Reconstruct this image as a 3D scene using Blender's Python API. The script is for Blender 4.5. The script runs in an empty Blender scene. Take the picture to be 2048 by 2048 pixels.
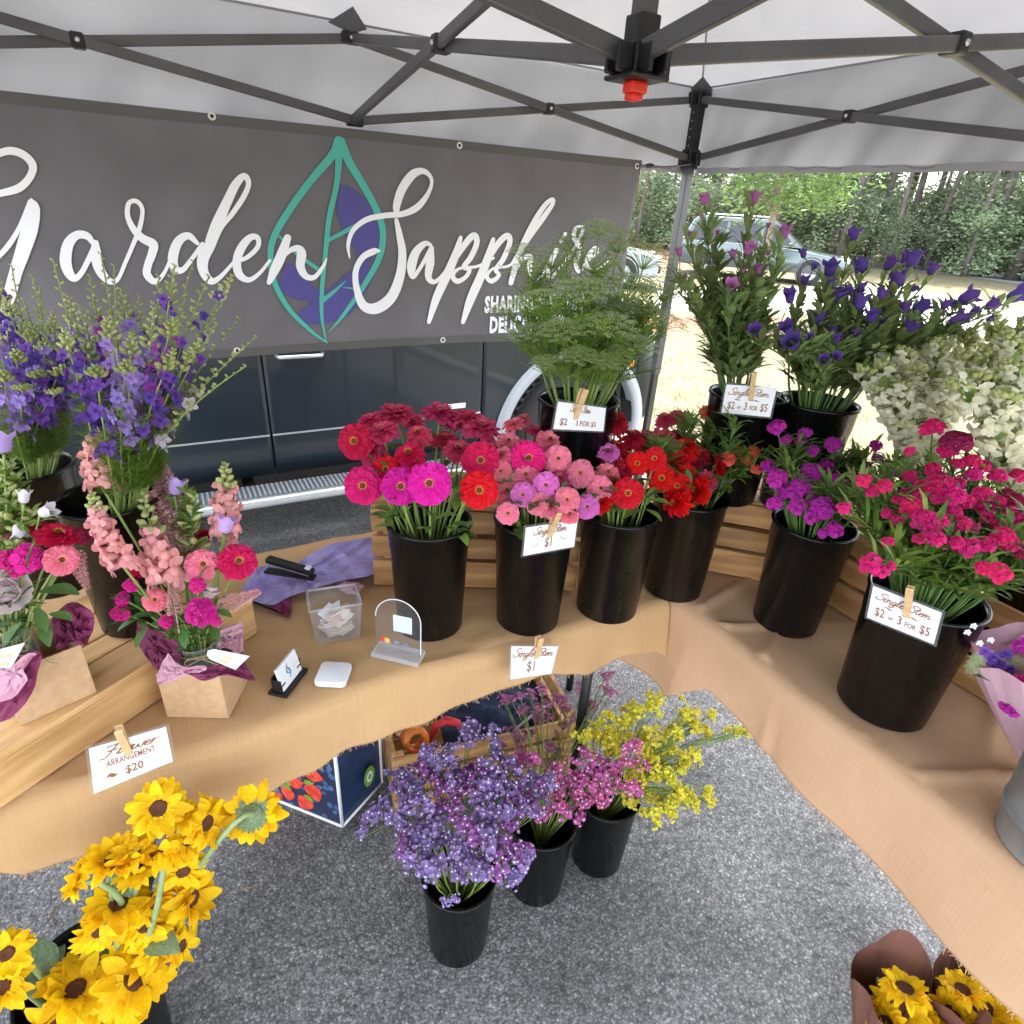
import bpy, bmesh, math, random
import numpy as np
from mathutils import Vector, Matrix
rnd = random.Random(7)
R = math.radians
SC = bpy.context.scene
COL = SC.collection

# ------------------------------------------------------------------ camera
CAM = Vector((-2.1149, -2.3149, 1.5546)); YAW, PIT, ROL = 0.5239, 0.46943, 0.06249; FPX = 1219.15
_f = Vector((math.sin(YAW)*math.cos(PIT), math.cos(YAW)*math.cos(PIT), -math.sin(PIT)))
_r0 = Vector((math.cos(YAW), -math.sin(YAW), 0)); _u0 = _r0.cross(_f)
_r = _r0*math.cos(ROL)+_u0*math.sin(ROL); _u = _u0*math.cos(ROL)-_r0*math.sin(ROL)
cam_d = bpy.data.cameras.new('camera'); cam = bpy.data.objects.new('camera', cam_d); COL.objects.link(cam)
cam_d.sensor_width = 36; cam_d.lens = 36*FPX/2048; cam_d.clip_end = 500; cam_d.clip_start = .05
cam.matrix_world = Matrix(((_r.x, _u.x, -_f.x, CAM.x), (_r.y, _u.y, -_f.y, CAM.y), (_r.z, _u.z, -_f.z, CAM.z), (0, 0, 0, 1)))
SC.camera = cam
# ------------------------------------------------------------------ world, sun, exposure
SUN_EL, SUN_AZ = R(66), R(32)          # azimuth measured from +y towards +x
w = bpy.data.worlds.new('World'); SC.world = w; w.use_nodes = True
nt = w.node_tree; bg = nt.nodes['Background']
sky = nt.nodes.new('ShaderNodeTexSky'); sky.sky_type = 'NISHITA'; sky.sun_disc = False
sky.sun_elevation = SUN_EL; sky.sun_rotation = SUN_AZ; sky.air_density = 1.0; sky.dust_density = 3.0; sky.ozone_density = 1.0
hs = nt.nodes.new('ShaderNodeHueSaturation'); hs.inputs['Saturation'].default_value = .36   # thin bright haze over the blue
nt.links.new(sky.outputs[0], hs.inputs['Color']); nt.links.new(hs.outputs[0], bg.inputs[0]); bg.inputs[1].default_value = 0.15
sd = bpy.data.lights.new('sun', 'SUN'); sun = bpy.data.objects.new('sun', sd); COL.objects.link(sun)
sd.energy = 2.0; sd.angle = R(0.6); sd.color = (1, .965, .91)
sdir = Vector((math.sin(SUN_AZ)*math.cos(SUN_EL), math.cos(SUN_AZ)*math.cos(SUN_EL), math.sin(SUN_EL)))
sun.rotation_euler = sdir.to_track_quat('Z', 'Y').to_euler(); sun.location = (0, 0, 8)
vs = SC.view_settings; vs.view_transform = 'Standard'; vs.look = 'None'; vs.exposure = 3.25; vs.gamma = 1; vs.use_curve_mapping = False
SC.render.film_transparent = False
SC.cycles.max_bounces = 8; SC.cycles.diffuse_bounces = 4; SC.cycles.transparent_max_bounces = 16

# ------------------------------------------------------------------ measuring the place (a point seen along a line of sight, where it meets a real surface)
S7 = 700/1932
def ray(x, y): return _f+_r*((x-1024)/FPX)+_u*((1024-y)/FPX)
def pz(x, y, z): d = ray(x, y); return CAM+d*((z-CAM.z)/d.z)
def py(x, y, Y): d = ray(x, y); return CAM+d*((Y-CAM.y)/d.y)
def px(x, y, X): d = ray(x, y); return CAM+d*((X-CAM.x)/d.x)
def pd(x, y, t): return CAM+ray(x, y)*t
def ppl(x, y, p, n): d = ray(x, y); return CAM+d*((Vector(p)-CAM).dot(n)/d.dot(n))
def pix(p): d = Vector(p)-CAM; z = d.dot(_f); return (1024+FPX*d.dot(_r)/z, 1024-FPX*d.dot(_u)/z)
def cr(o, s, x, y): return (o[0]+x*s, o[1]+y*s)

# ------------------------------------------------------------------ materials
MATS = {}
def nodes(m): return m.node_tree.nodes, m.node_tree.links
def mat(name, c, c2=None, rough=.6, scale=20, trans=0, metal=0, spec=.5, bump=0, bscale=None, orand=0, coat=0, detail=4, stretch=None, alpha=None, ior=None, thr=(.35, .65), hue=0):
    if name in MATS: return MATS[name]
    m = bpy.data.materials.new(name); m.use_nodes = True; N, L = nodes(m); MATS[name] = m
    b = N['Principled BSDF']; out = N['Material Output']
    b.inputs['Base Color'].default_value = (*c, 1); b.inputs['Roughness'].default_value = rough
    b.inputs['Metallic'].default_value = metal; b.inputs['Specular IOR Level'].default_value = spec
    b.inputs['Coat Weight'].default_value = coat; b.inputs['Coat Roughness'].default_value = .05
    colsock = None
    tc = N.new('ShaderNodeTexCoord'); co = tc.outputs['Object']
    if stretch:
        mp = N.new('ShaderNodeMapping'); mp.inputs['Scale'].default_value = stretch; L.new(co, mp.inputs[0]); co = mp.outputs[0]
    if c2:
        n = N.new('ShaderNodeTexNoise'); n.inputs['Scale'].default_value = scale; n.inputs['Detail'].default_value = detail; L.new(co, n.inputs[0])
        r = N.new('ShaderNodeValToRGB'); r.color_ramp.elements[0].position = thr[0]; r.color_ramp.elements[1].position = thr[1]
        r.color_ramp.elements[0].color = (*c, 1); r.color_ramp.elements[1].color = (*c2, 1)
        L.new(n.outputs[0], r.inputs[0]); colsock = r.outputs[0]
    if orand or hue:
        oi = N.new('ShaderNodeObjectInfo'); h = N.new('ShaderNodeHueSaturation')
        if colsock: L.new(colsock, h.inputs['Color'])
        else: h.inputs['Color'].default_value = (*c, 1)
        mr = N.new('ShaderNodeMapRange'); mr.inputs[3].default_value = 1-orand; mr.inputs[4].default_value = 1+orand
        L.new(oi.outputs['Random'], mr.inputs[0]); L.new(mr.outputs[0], h.inputs['Value'])
        if hue:
            mm = N.new('ShaderNodeMath'); mm.operation = 'MULTIPLY'; mm.inputs[1].default_value = 7.31; L.new(oi.outputs['Random'], mm.inputs[0])
            fr = N.new('ShaderNodeMath'); fr.operation = 'FRACT'; L.new(mm.outputs[0], fr.inputs[0])
            m2 = N.new('ShaderNodeMapRange'); m2.inputs[3].default_value = .5-hue; m2.inputs[4].default_value = .5+hue
            L.new(fr.outputs[0], m2.inputs[0]); L.new(m2.outputs[0], h.inputs['Hue'])
        colsock = h.outputs[0]
    if colsock: L.new(colsock, b.inputs['Base Color'])
    if bump:
        n2 = N.new('ShaderNodeTexNoise'); n2.inputs['Scale'].default_value = bscale or scale*3; n2.inputs['Detail'].default_value = 5; L.new(co, n2.inputs[0])
        bp = N.new('ShaderNodeBump'); bp.inputs['Strength'].default_value = bump; bp.inputs['Distance'].default_value = .01
        L.new(n2.outputs[0], bp.inputs['Height']); L.new(bp.outputs[0], b.inputs['Normal'])
    if trans:
        t = N.new('ShaderNodeBsdfTranslucent'); mx = N.new('ShaderNodeMixShader'); mx.inputs[0].default_value = trans
        if colsock: L.new(colsock, t.inputs[0])
        else: t.inputs[0].default_value = (*c, 1)
        L.new(b.outputs[0], mx.inputs[1]); L.new(t.outputs[0], mx.inputs[2]); L.new(mx.outputs[0], out.inputs[0])
    if alpha is not None:   # clear plastic or glass: mostly see-through sheet with a glossy coat
        tr = N.new('ShaderNodeBsdfTransparent'); tr.inputs[0].default_value = (.96, .97, .98, 1); mx = N.new('ShaderNodeMixShader')
        lw_ = N.new('ShaderNodeLayerWeight'); lw_.inputs[0].default_value = .5; pw = N.new('ShaderNodeMath'); pw.operation = 'POWER'; pw.inputs[1].default_value = 4; L.new(lw_.outputs['Facing'], pw.inputs[0]); gl = N.new('ShaderNodeMath'); gl.operation = 'MULTIPLY'; gl.inputs[1].default_value = .5; L.new(pw.outputs[0], gl.inputs[0])
        ad = N.new('ShaderNodeMath'); ad.operation = 'ADD'; ad.inputs[1].default_value = alpha; L.new(gl.outputs[0], ad.inputs[0]); ad.use_clamp = True
        L.new(ad.outputs[0], mx.inputs[0]); L.new(tr.outputs[0], mx.inputs[1]); L.new(b.outputs[0], mx.inputs[2]); L.new(mx.outputs[0], out.inputs[0])
    return m

def asphalt_mat():
    m = bpy.data.materials.new('asphalt'); m.use_nodes = True; N, L = nodes(m); b = N['Principled BSDF']
    tc = N.new('ShaderNodeTexCoord')
    def vor(scale, rnd_=1):
        v = N.new('ShaderNodeTexVoronoi'); v.inputs['Scale'].default_value = scale; v.inputs['Randomness'].default_value = rnd_; L.new(tc.outputs['Object'], v.inputs['Vector']); return v
    v = vor(180); sp = N.new('ShaderNodeSeparateColor'); L.new(v.outputs['Color'], sp.inputs[0])
    r = N.new('ShaderNodeValToRGB'); cr_ = r.color_ramp
    for p, g in ((0, .14), (.3, .19), (.6, .23), (.85, .29), (.94, .34), (1, .44)):
        if p in (0, 1): e = cr_.elements[0 if p == 0 else -1]
        else: e = cr_.elements.new(p)
        e.position = p; e.color = (g*1.12, g*1.10, g*1.07, 1)
    L.new(sp.outputs[0], r.inputs[0])
    edge = N.new('ShaderNodeMapRange'); edge.inputs[1].default_value = .0; edge.inputs[2].default_value = .75; edge.inputs[3].default_value = 1.05; edge.inputs[4].default_value = .50
    L.new(v.outputs['Distance'], edge.inputs[0])
    n = N.new('ShaderNodeTexNoise'); n.inputs['Scale'].default_value = 3.2; n.inputs['Detail'].default_value = 6; L.new(tc.outputs['Object'], n.inputs[0])
    mr = N.new('ShaderNodeMapRange'); mr.inputs[1].default_value = .3; mr.inputs[2].default_value = .7; mr.inputs[3].default_value = .62; mr.inputs[4].default_value = 1.15; L.new(n.outputs[0], mr.inputs[0])
    mu = N.new('ShaderNodeMath'); mu.operation = 'MULTIPLY'; L.new(edge.outputs[0], mu.inputs[0]); L.new(mr.outputs[0], mu.inputs[1])
    n3 = N.new('ShaderNodeTexNoise'); n3.inputs['Scale'].default_value = 45; n3.inputs['Detail'].default_value = 3; L.new(tc.outputs['Object'], n3.inputs[0])
    m3 = N.new('ShaderNodeMapRange'); m3.inputs[1].default_value = .3; m3.inputs[2].default_value = .7; m3.inputs[3].default_value = .7; m3.inputs[4].default_value = 1.2; L.new(n3.outputs[0], m3.inputs[0])
    mu2 = N.new('ShaderNodeMath'); mu2.operation = 'MULTIPLY'; L.new(mu.outputs[0], mu2.inputs[0]); L.new(m3.outputs[0], mu2.inputs[1])
    mx = N.new('ShaderNodeVectorMath'); mx.operation = 'SCALE'; L.new(r.outputs[0], mx.inputs[0]); L.new(mu2.outputs[0], mx.inputs['Scale'])
    L.new(mx.outputs[0], b.inputs['Base Color']); b.inputs['Roughness'].default_value = .85; b.inputs['Specular IOR Level'].default_value = .3
    bp = N.new('ShaderNodeBump'); bp.inputs['Strength'].default_value = .6; bp.inputs['Distance'].default_value = .003; bp.invert = True
    L.new(v.outputs['Distance'], bp.inputs['Height']); L.new(bp.outputs[0], b.inputs['Normal'])
    return m
def weave_mat(name, c, c2, trans=.25, sc=1300):
    m = bpy.data.materials.new(name); m.use_nodes = True; N, L = nodes(m); b = N['Principled BSDF']; out = N['Material Output']; MATS[name] = m
    tc = N.new('ShaderNodeTexCoord')
    def wave(axis):
        v = N.new('ShaderNodeTexNoise'); mp = N.new('ShaderNodeMapping'); mp.inputs['Scale'].default_value = axis; L.new(tc.outputs['UV'], mp.inputs[0]); L.new(mp.outputs[0], v.inputs[0])
        v.inputs['Scale'].default_value = 1; v.inputs['Detail'].default_value = 1; return v
    a = wave((sc, 14, 1)); c_ = wave((14, sc, 1))
    ad = N.new('ShaderNodeMath'); ad.operation = 'ADD'; L.new(a.outputs[0], ad.inputs[0]); L.new(c_.outputs[0], ad.inputs[1])
    mr = N.new('ShaderNodeMapRange'); mr.inputs[1].default_value = .55; mr.inputs[2].default_value = 1.45; L.new(ad.outputs[0], mr.inputs[0])
    big = N.new('ShaderNodeTexNoise'); big.inputs['Scale'].default_value = 5; big.inputs['Detail'].default_value = 3; L.new(tc.outputs['UV'], big.inputs[0])
    ad2 = N.new('ShaderNodeMath'); ad2.operation = 'MULTIPLY_ADD'; L.new(big.outputs[0], ad2.inputs[0]); ad2.inputs[1].default_value = .8; ad2.inputs[2].default_value = -.4
    ad3 = N.new('ShaderNodeMath'); ad3.operation = 'ADD'; ad3.use_clamp = True; L.new(mr.outputs[0], ad3.inputs[0]); L.new(ad2.outputs[0], ad3.inputs[1])
    mx = N.new('ShaderNodeMix'); mx.data_type = 'RGBA'; mx.inputs[6].default_value = (*c, 1); mx.inputs[7].default_value = (*c2, 1); L.new(ad3.outputs[0], mx.inputs[0])
    L.new(mx.outputs[2], b.inputs['Base Color']); b.inputs['Roughness'].default_value = .85; b.inputs['Specular IOR Level'].default_value = .25
    bp = N.new('ShaderNodeBump'); bp.inputs['Strength'].default_value = .35; bp.inputs['Distance'].default_value = .001; L.new(mr.outputs[0], bp.inputs['Height']); L.new(bp.outputs[0], b.inputs['Normal'])
    t = N.new('ShaderNodeBsdfTranslucent'); L.new(mx.outputs[2], t.inputs[0]); ms = N.new('ShaderNodeMixShader'); ms.inputs[0].default_value = trans
    L.new(b.outputs[0], ms.inputs[1]); L.new(t.outputs[0], ms.inputs[2]); L.new(ms.outputs[0], out.inputs[0])
    return m
def scuff(m, lo, hi, scale=9):
    N, L = nodes(m); b = N['Principled BSDF']; tc = N.new('ShaderNodeTexCoord'); n = N.new('ShaderNodeTexNoise'); n.inputs['Scale'].default_value = scale; n.inputs['Detail'].default_value = 8; n.inputs['Roughness'].default_value = .7
    mp = N.new('ShaderNodeMapping'); mp.inputs['Scale'].default_value = (1, 1, .35); L.new(tc.outputs['Object'], mp.inputs[0]); L.new(mp.outputs[0], n.inputs[0])
    r = N.new('ShaderNodeMapRange'); r.inputs[1].default_value = .35; r.inputs[2].default_value = .7; r.inputs[3].default_value = lo; r.inputs[4].default_value = hi; L.new(n.outputs[0], r.inputs[0]); L.new(r.outputs[0], b.inputs['Roughness'])
    return m
def srgb(r, g, b):
    f = lambda v: v/12.92 if v <= .04045 else ((v+.055)/1.055)**2.4
    return (f(r), f(g), f(b))
M = dict(
 asphalt=asphalt_mat(),
 canopy=mat('canopy_fabric', (.235, .235, .24), (.275, .275, .28), rough=.8, scale=3, trans=.16, spec=.2, bump=.25, bscale=6),
 steel=mat('dark_steel', (.075, .073, .075), (.095, .093, .094), rough=.42, scale=8, metal=.2, bump=.1, bscale=120),
 polesteel=mat('pole_steel', (.09, .09, .095), rough=.3, metal=.8),
 black=mat('black_plastic', (.006, .006, .007), rough=.45, bump=.08, bscale=60),
 bucket=mat('bucket_plastic', (.0022, .0022, .0026), (.004, .004, .005), rough=.22, scale=7, spec=.32, bump=.04, bscale=30),
 red=mat('red_plastic', (.75, .03, .01), rough=.4),
 bolt=mat('bolt_metal', (.6, .6, .6), rough=.35, metal=.9),
 banner=mat('banner_vinyl', (.130, .122, .130), (.155, .146, .155), rough=.55, scale=5, spec=.3, bump=.05, bscale=300),
 white=mat('white_print', (.86, .87, .88), rough=.5),
 teal=mat('teal_print', (.07, .42, .34), rough=.5), violet=mat('violet_print', (.075, .065, .26), rough=.5),
 burlap=weave_mat('burlap_gold', (.58, .355, .165), (.73, .485, .255)),
 burlap2=weave_mat('burlap_rose', (.60, .375, .215), (.74, .50, .315)),
 wood=mat('crate_wood', (.36, .17, .06), (.58, .33, .13), rough=.55, scale=6, stretch=(1, 9, 9), orand=.15, bump=.15, bscale=30),
 woodL=mat('plank_wood', (.52, .29, .11), (.76, .48, .22), rough=.5, scale=5, stretch=(1.2, 10, 10), orand=.1, bump=.12, bscale=30),
 pin=mat('pin_wood', (.60, .38, .18), (.70, .48, .26), rough=.6, scale=60),
 kraft=mat('kraft_card', (.50, .32, .17), (.57, .375, .21), rough=.8, scale=90, bump=.1, bscale=300),
 card=mat('white_card', (.76, .78, .80), rough=.35), lam=mat('clear_laminate', (.5, .5, .5), rough=.15, alpha=.18),
 ink=mat('brown_ink', (.27, .10, .035), rough=.5), grey=mat('grey_ink', (.30, .28, .27), rough=.5), gold=mat('gold_ink', (.50, .33, .12), rough=.3, metal=.3),
 clear=mat('clear_plastic', (.75, .76, .78), rough=.12, alpha=.05), glass=mat('jar_glass', (.6, .65, .65), rough=.03, alpha=.10), acryl=mat('acrylic', (.8, .8, .82), rough=.05, alpha=.03),
 whitep=mat('white_plastic', (.80, .82, .84), rough=.3),
 tissue=mat('lilac_tissue', (.44, .36, .74), (.56, .49, .82), rough=.8, scale=12, trans=.35, bump=.1, bscale=20),
 plum=mat('plum_tissue', (.24, .03, .10), (.36, .06, .17), rough=.7, scale=18, trans=.35, bump=.4, bscale=40),
 rose=mat('rose_tissue', (.66, .34, .46), (.78, .48, .58), rough=.7, scale=18, trans=.35, bump=.4, bscale=40),
 brownpaper=mat('brown_paper', (.20, .085, .06), (.27, .12, .085), rough=.75, scale=10, trans=.15, bump=.3, bscale=30),
 pinkpaper=mat('pink_paper', (.66, .42, .50), (.72, .50, .56), rough=.7, scale=10, trans=.3, bump=.2, bscale=30),
 stem=mat('stem_green', (.17, .26, .055), (.26, .35, .09), rough=.5, scale=15, trans=.1, orand=.2),
 stemd=mat('stem_dark', (.08, .16, .035), (.14, .24, .06), rough=.5, scale=15, trans=.1, orand=.2),
 leaf=mat('leaf_green', (.05, .13, .025), (.11, .22, .05), rough=.45, scale=25, trans=.3, orand=.25, hue=.015),
 leafy=mat('leaf_bright', (.15, .27, .035), (.25, .37, .07), rough=.5, scale=25, trans=.35, orand=.2, hue=.015),
 leafg=mat('leaf_greygreen', (.14, .22, .11), (.25, .35, .19), rough=.55, scale=15, trans=.3, orand=.2),
 bud=mat('bud_green', (.36, .42, .13), (.52, .55, .24), rough=.5, scale=30, trans=.3, orand=.2),
 yel=mat('zinnia_eye', (.85, .42, .02), (.95, .62, .05), rough=.6, scale=300, bump=.3, bscale=400), eye=mat('dark_eye', (.10, .02, .01), (.22, .05, .015), rough=.8, scale=150, bump=.5, bscale=300),
 wdot=mat('white_floret', (.8, .78, .82), rough=.6, trans=.2),
 zinc=mat('zinc', (.22, .24, .25), (.42, .44, .45), rough=.35, scale=9, metal=.6),
 bark=mat('pine_bark', (.13, .085, .06), (.27, .21, .17), rough=.9, scale=6, stretch=(2, 2, .6), bump=.6, bscale=12, orand=.2),
 barkg=mat('pale_bark', (.07, .06, .052), (.13, .115, .10), rough=.9, scale=5, stretch=(2, 2, .6), bump=.5, bscale=12, orand=.2),
 fol1=mat('woods_leaf', (.15, .20, .10), (.30, .36, .21), rough=.6, scale=1.6, trans=.45, orand=.3, hue=.02, thr=(.40, .60)), fol3=mat('sage_leaf', (.18, .24, .13), (.34, .40, .25), rough=.6, scale=1.6, trans=.35, orand=.25, hue=.015),
 fol2=mat('bright_tree_leaf', (.085, .15, .035), (.16, .245, .07), rough=.6, scale=1.2, trans=.45, orand=.2),
 pinef=mat('pine_needle', (.10, .15, .065), (.16, .22, .10), rough=.6, scale=1.5, trans=.3, orand=.2),
)
scuff(M['bucket'], .18, .42)
def petal(name, c, c2, t=.25, s=40, o=.14, h=.01): M[name] = mat(name, c, c2, rough=.62, scale=s, trans=t, spec=.2, orand=o, hue=h); return M[name]
petal('z_crimson', (.50, .005, .055), (.66, .015, .09)); petal('z_dusk', (.62, .035, .14), (.76, .13, .26), t=.45); petal('z_red', (.58, .003, .010), (.72, .008, .016), h=.003)
petal('z_magenta', (.60, .005, .26), (.74, .02, .34)); petal('z_hot', (.66, .006, .13), (.78, .02, .19)); petal('z_pink', (.74, .15, .24), (.86, .28, .36)); petal('z_lilac', (.62, .11, .46), (.75, .22, .58)); petal('z_dark', (.42, .008, .018), (.60, .025, .04), t=.4); petal('z_coral', (.72, .06, .03), (.8, .12, .06))
petal('larkspur_violet', (.09, .035, .27), (.18, .085, .40), h=.02); petal('larkspur_lilac', (.25, .155, .48), (.37, .26, .58), h=.02); petal('larkspur_mauve', (.26, .04, .33), (.40, .09, .45)); petal('larkspur_pale', (.50, .42, .55), (.62, .55, .60))
petal('camp_violet', (.085, .04, .24), (.16, .08, .36), h=.015); petal('camp_mauve', (.38, .11, .33), (.48, .18, .42)); petal('camp_lilac', (.45, .28, .68), (.62, .45, .78)); petal('camp_white', (.66, .60, .70), (.74, .70, .74))
petal('snap_white', (.84, .82, .60), (.90, .89, .76), t=.5); petal('snap_pink', (.78, .32, .33), (.86, .46, .44), t=.3)
petal('di_pink', (.60, .008, .13), (.72, .03, .2)); petal('di_violet', (.44, .014, .33), (.58, .04, .46)); petal('di_magenta', (.60, .005, .22), (.72, .03, .3)); petal('di_wine', (.30, .012, .07), (.40, .025, .1)); petal('di_salmon', (.75, .09, .05), (.8, .16, .1))
petal('st_violet', (.24, .15, .40), (.42, .30, .56), h=.02); petal('st_plum', (.30, .10, .35), (.40, .15, .40)); petal('st_pink', (.52, .10, .30), (.68, .20, .42), h=.02); petal('st_rose', (.48, .16, .33), (.60, .25, .42)); petal('st_yellow', (.76, .68, .06), (.86, .80, .14), t=.4)
petal('sunflower_petal', (.86, .50, .004), (.92, .64, .012), s=18, t=.3, h=.008); petal('astilbe', (.62, .33, .34), (.72, .44, .42)); petal('peony', (.84, .66, .68), (.90, .80, .80), t=.45); petal('ammi', (.38, .48, .20), (.58, .66, .40), t=.3)

# ------------------------------------------------------------------ mesh helpers
def obj(name, me, parent=None, loc=None, rot=None):
    o = bpy.data.objects.new(name, me); COL.objects.link(o)
    if parent is not None: o.parent = parent
    if rot is not None: o.rotation_mode = 'QUATERNION'; o.rotation_quaternion = rot
    if loc is not None: o.location = loc
    return o
def tag(o, label=None, cat=None, group=None, kind=None):
    if label: o['label'] = label
    if cat: o['category'] = cat
    if group: o['group'] = group
    if kind: o['kind'] = kind
    return o
def thing(name, label, cat, loc=(0, 0, 0), group=None, rot=None):
    o = obj(name, None, None, loc, rot); o.empty_display_size = .05
    return tag(o, label, cat, group)
class MB:
    def __init__(s): s.v = []; s.f = []; s.mi = []; s.uv = None
    def add(s, vs_, fs, T=None, mi=0):
        n = len(s.v)
        if T is not None: vs_ = [T @ Vector(a) for a in vs_]
        s.v += [tuple(a) for a in vs_]; s.f += [tuple(i+n for i in f) for f in fs]; s.mi += [mi]*len(fs); return s
    def box(s, c, d, T=None, mi=0, bev=0):
        x, y, z = c; a, b, h = d[0]/2, d[1]/2, d[2]/2
        vs_ = [(x+i*a, y+j*b, z+k*h) for i in (-1, 1) for j in (-1, 1) for k in (-1, 1)]
        return s.add(vs_, [(0, 1, 3, 2), (4, 6, 7, 5), (0, 4, 5, 1), (2, 3, 7, 6), (0, 2, 6, 4), (1, 5, 7, 3)], T, mi)
    def tube(s, pts, rad, n=6, caps=True, mi=0, sq=None):
        pts = [Vector(p) for p in pts]; m = len(pts)
        if not hasattr(rad, '__len__'): rad = [rad]*m
        b = len(s.v); prev = None
        for i, p in enumerate(pts):
            t = (pts[min(i+1, m-1)]-pts[max(i-1, 0)])
            t = t.normalized() if t.length > 1e-9 else Vector((0, 0, 1))
            if prev is None: u = t.orthogonal().normalized()
            else:
                u = prev-t*prev.dot(t)
                u = u.normalized() if u.length > 1e-6 else t.orthogonal().normalized()
            prev = u; v = t.cross(u)
            for k in range(n):
                a = 2*math.pi*k/n; s.v.append(tuple(p+(u*math.cos(a)+v*math.sin(a))*rad[i]))
        for i in range(m-1):
            for k in range(n):
                s.f.append((b+i*n+k, b+i*n+(k+1) % n, b+(i+1)*n+(k+1) % n, b+(i+1)*n+k)); s.mi.append(mi)
        if caps:
            s.f.append(tuple(b+k for k in range(n))[::-1]); s.f.append(tuple(b+(m-1)*n+k for k in range(n))); s.mi += [mi, mi]
        return s
    def bar(s, a, b, wdt, hgt, up=Vector((0, 0, 1)), mi=0):   # rectangular tube from a to b
        a, b = Vector(a), Vector(b); d = (b-a).normalized(); sd_ = d.cross(up).normalized(); u = sd_.cross(d)
        vs_ = []
        for p in (a, b):
            for i, j in ((-1, -1), (1, -1), (1, 1), (-1, 1)): vs_.append(p+sd_*(i*wdt/2)+u*(j*hgt/2))
        return s.add(vs_, [(0, 3, 2, 1), (4, 5, 6, 7), (0, 1, 5, 4), (1, 2, 6, 5), (2, 3, 7, 6), (3, 0, 4, 7)], None, mi)
    def lathe(s, prof, n=32, T=None, mi=0, close=False):
        vs_ = []; fs = []
        for r_, z in prof:
            for k in range(n): a = 2*math.pi*k/n; vs_.append((r_*math.cos(a), r_*math.sin(a), z))
        for i in range(len(prof)-1):
            for k in range(n): fs.append((i*n+k, i*n+(k+1) % n, (i+1)*n+(k+1) % n, (i+1)*n+k))
        return s.add(vs_, fs, T, mi)
    def disc(s, r_, z, n=24, T=None, mi=0):
        return s.add([(r_*math.cos(2*math.pi*k/n), r_*math.sin(2*math.pi*k/n), z) for k in range(n)], [tuple(range(n))], T, mi)
    def mesh(s, name, mats, smooth=False, off=None):
        me = bpy.data.meshes.new(name); v = s.v
        if off is not None: v = [(a-off[0], b-off[1], c-off[2]) for a, b, c in v]
        me.from_pydata(v, [], s.f)
        if not isinstance(mats, (list, tuple)): mats = [mats]
        for m_ in mats: me.materials.append(m_)
        if len(mats) > 1: me.polygons.foreach_set('material_index', s.mi)
        if smooth: me.polygons.foreach_set('use_smooth', [True]*len(s.f))
        me.update(); return me
    def build(s, name, mats, parent=None, smooth=False, bev=0, solid=0, local=False):
        off = None if (parent is None or local) else world_loc(parent)
        me = s.mesh(name, mats, smooth, off); o = obj(name, me, parent)
        if bev: b = o.modifiers.new('bevel', 'BEVEL'); b.width = bev; b.segments = 2; b.limit_method = 'ANGLE'
        if solid: b = o.modifiers.new('solid', 'SOLIDIFY'); b.thickness = solid; b.offset = 0
        return o
def world_loc(p):
    l = Vector((0, 0, 0))
    while p is not None: l += p.location; p = p.parent
    return l
def quatz(d): return Vector(d).to_track_quat('Z', 'Y')
def TRS(loc, q=None, s=1):
    m = Matrix.Translation(Vector(loc))
    if q is not None: m = m @ q.to_matrix().to_4x4()
    return m @ Matrix.Scale(s, 4)
def bez(a, b, c, n=6):
    a, b, c = Vector(a), Vector(b), Vector(c)
    return [a*(1-t)**2+b*2*t*(1-t)+c*t*t for t in [i/n for i in range(n+1)]]
def catmull(pts, n=6):
    P = [np.array(p, float) for p in pts]; out = []
    P = [2*P[0]-P[1]]+P+[2*P[-1]-P[-2]]
    for i in range(1, len(P)-2):
        for k in range(n):
            t = k/n; out.append(.5*((2*P[i])+(-P[i-1]+P[i+1])*t+(2*P[i-1]-5*P[i]+4*P[i+1]-P[i+2])*t*t+(-P[i-1]+3*P[i]-3*P[i+1]+P[i+2])*t**3))
    out.append(P[-2]); return out
def ribbon(mb, pts, P, z0=0, step=.00001, n=6, mi=0):
    """ink stroke: (x, y, width) samples mapped by P(x, y, lift) onto a real surface"""
    c = catmull(pts, n); b = len(mb.v)
    for i, q in enumerate(c):
        a = c[max(i-1, 0)]; d = c[min(i+1, len(c)-1)]; t = d[:2]-a[:2]; L = np.hypot(*t) or 1; nx, ny = -t[1]/L, t[0]/L
        h = max(q[2], 1e-6)/2; z = z0+i*step
        mb.v.append(tuple(P(q[0]+nx*h, q[1]+ny*h, z))); mb.v.append(tuple(P(q[0]-nx*h, q[1]-ny*h, z)))
    for i in range(len(c)-1): mb.f.append((b+2*i, b+2*i+1, b+2*i+3, b+2*i+2)); mb.mi.append(mi)
    for q, a, z in ((c[0], c[1], z0), (c[-1], c[-2], z0+len(c)*step)):    # round ends
        t = q[:2]-a[:2]; ang = math.atan2(t[1], t[0]); h = max(q[2], 1e-6)/2; k0 = len(mb.v)
        for k in range(7):
            th = ang-math.pi/2+math.pi*k/6; mb.v.append(tuple(P(q[0]+h*math.cos(th), q[1]+h*math.sin(th), z)))
        mb.f.append(tuple(range(k0, k0+7))); mb.mi.append(mi)
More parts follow.
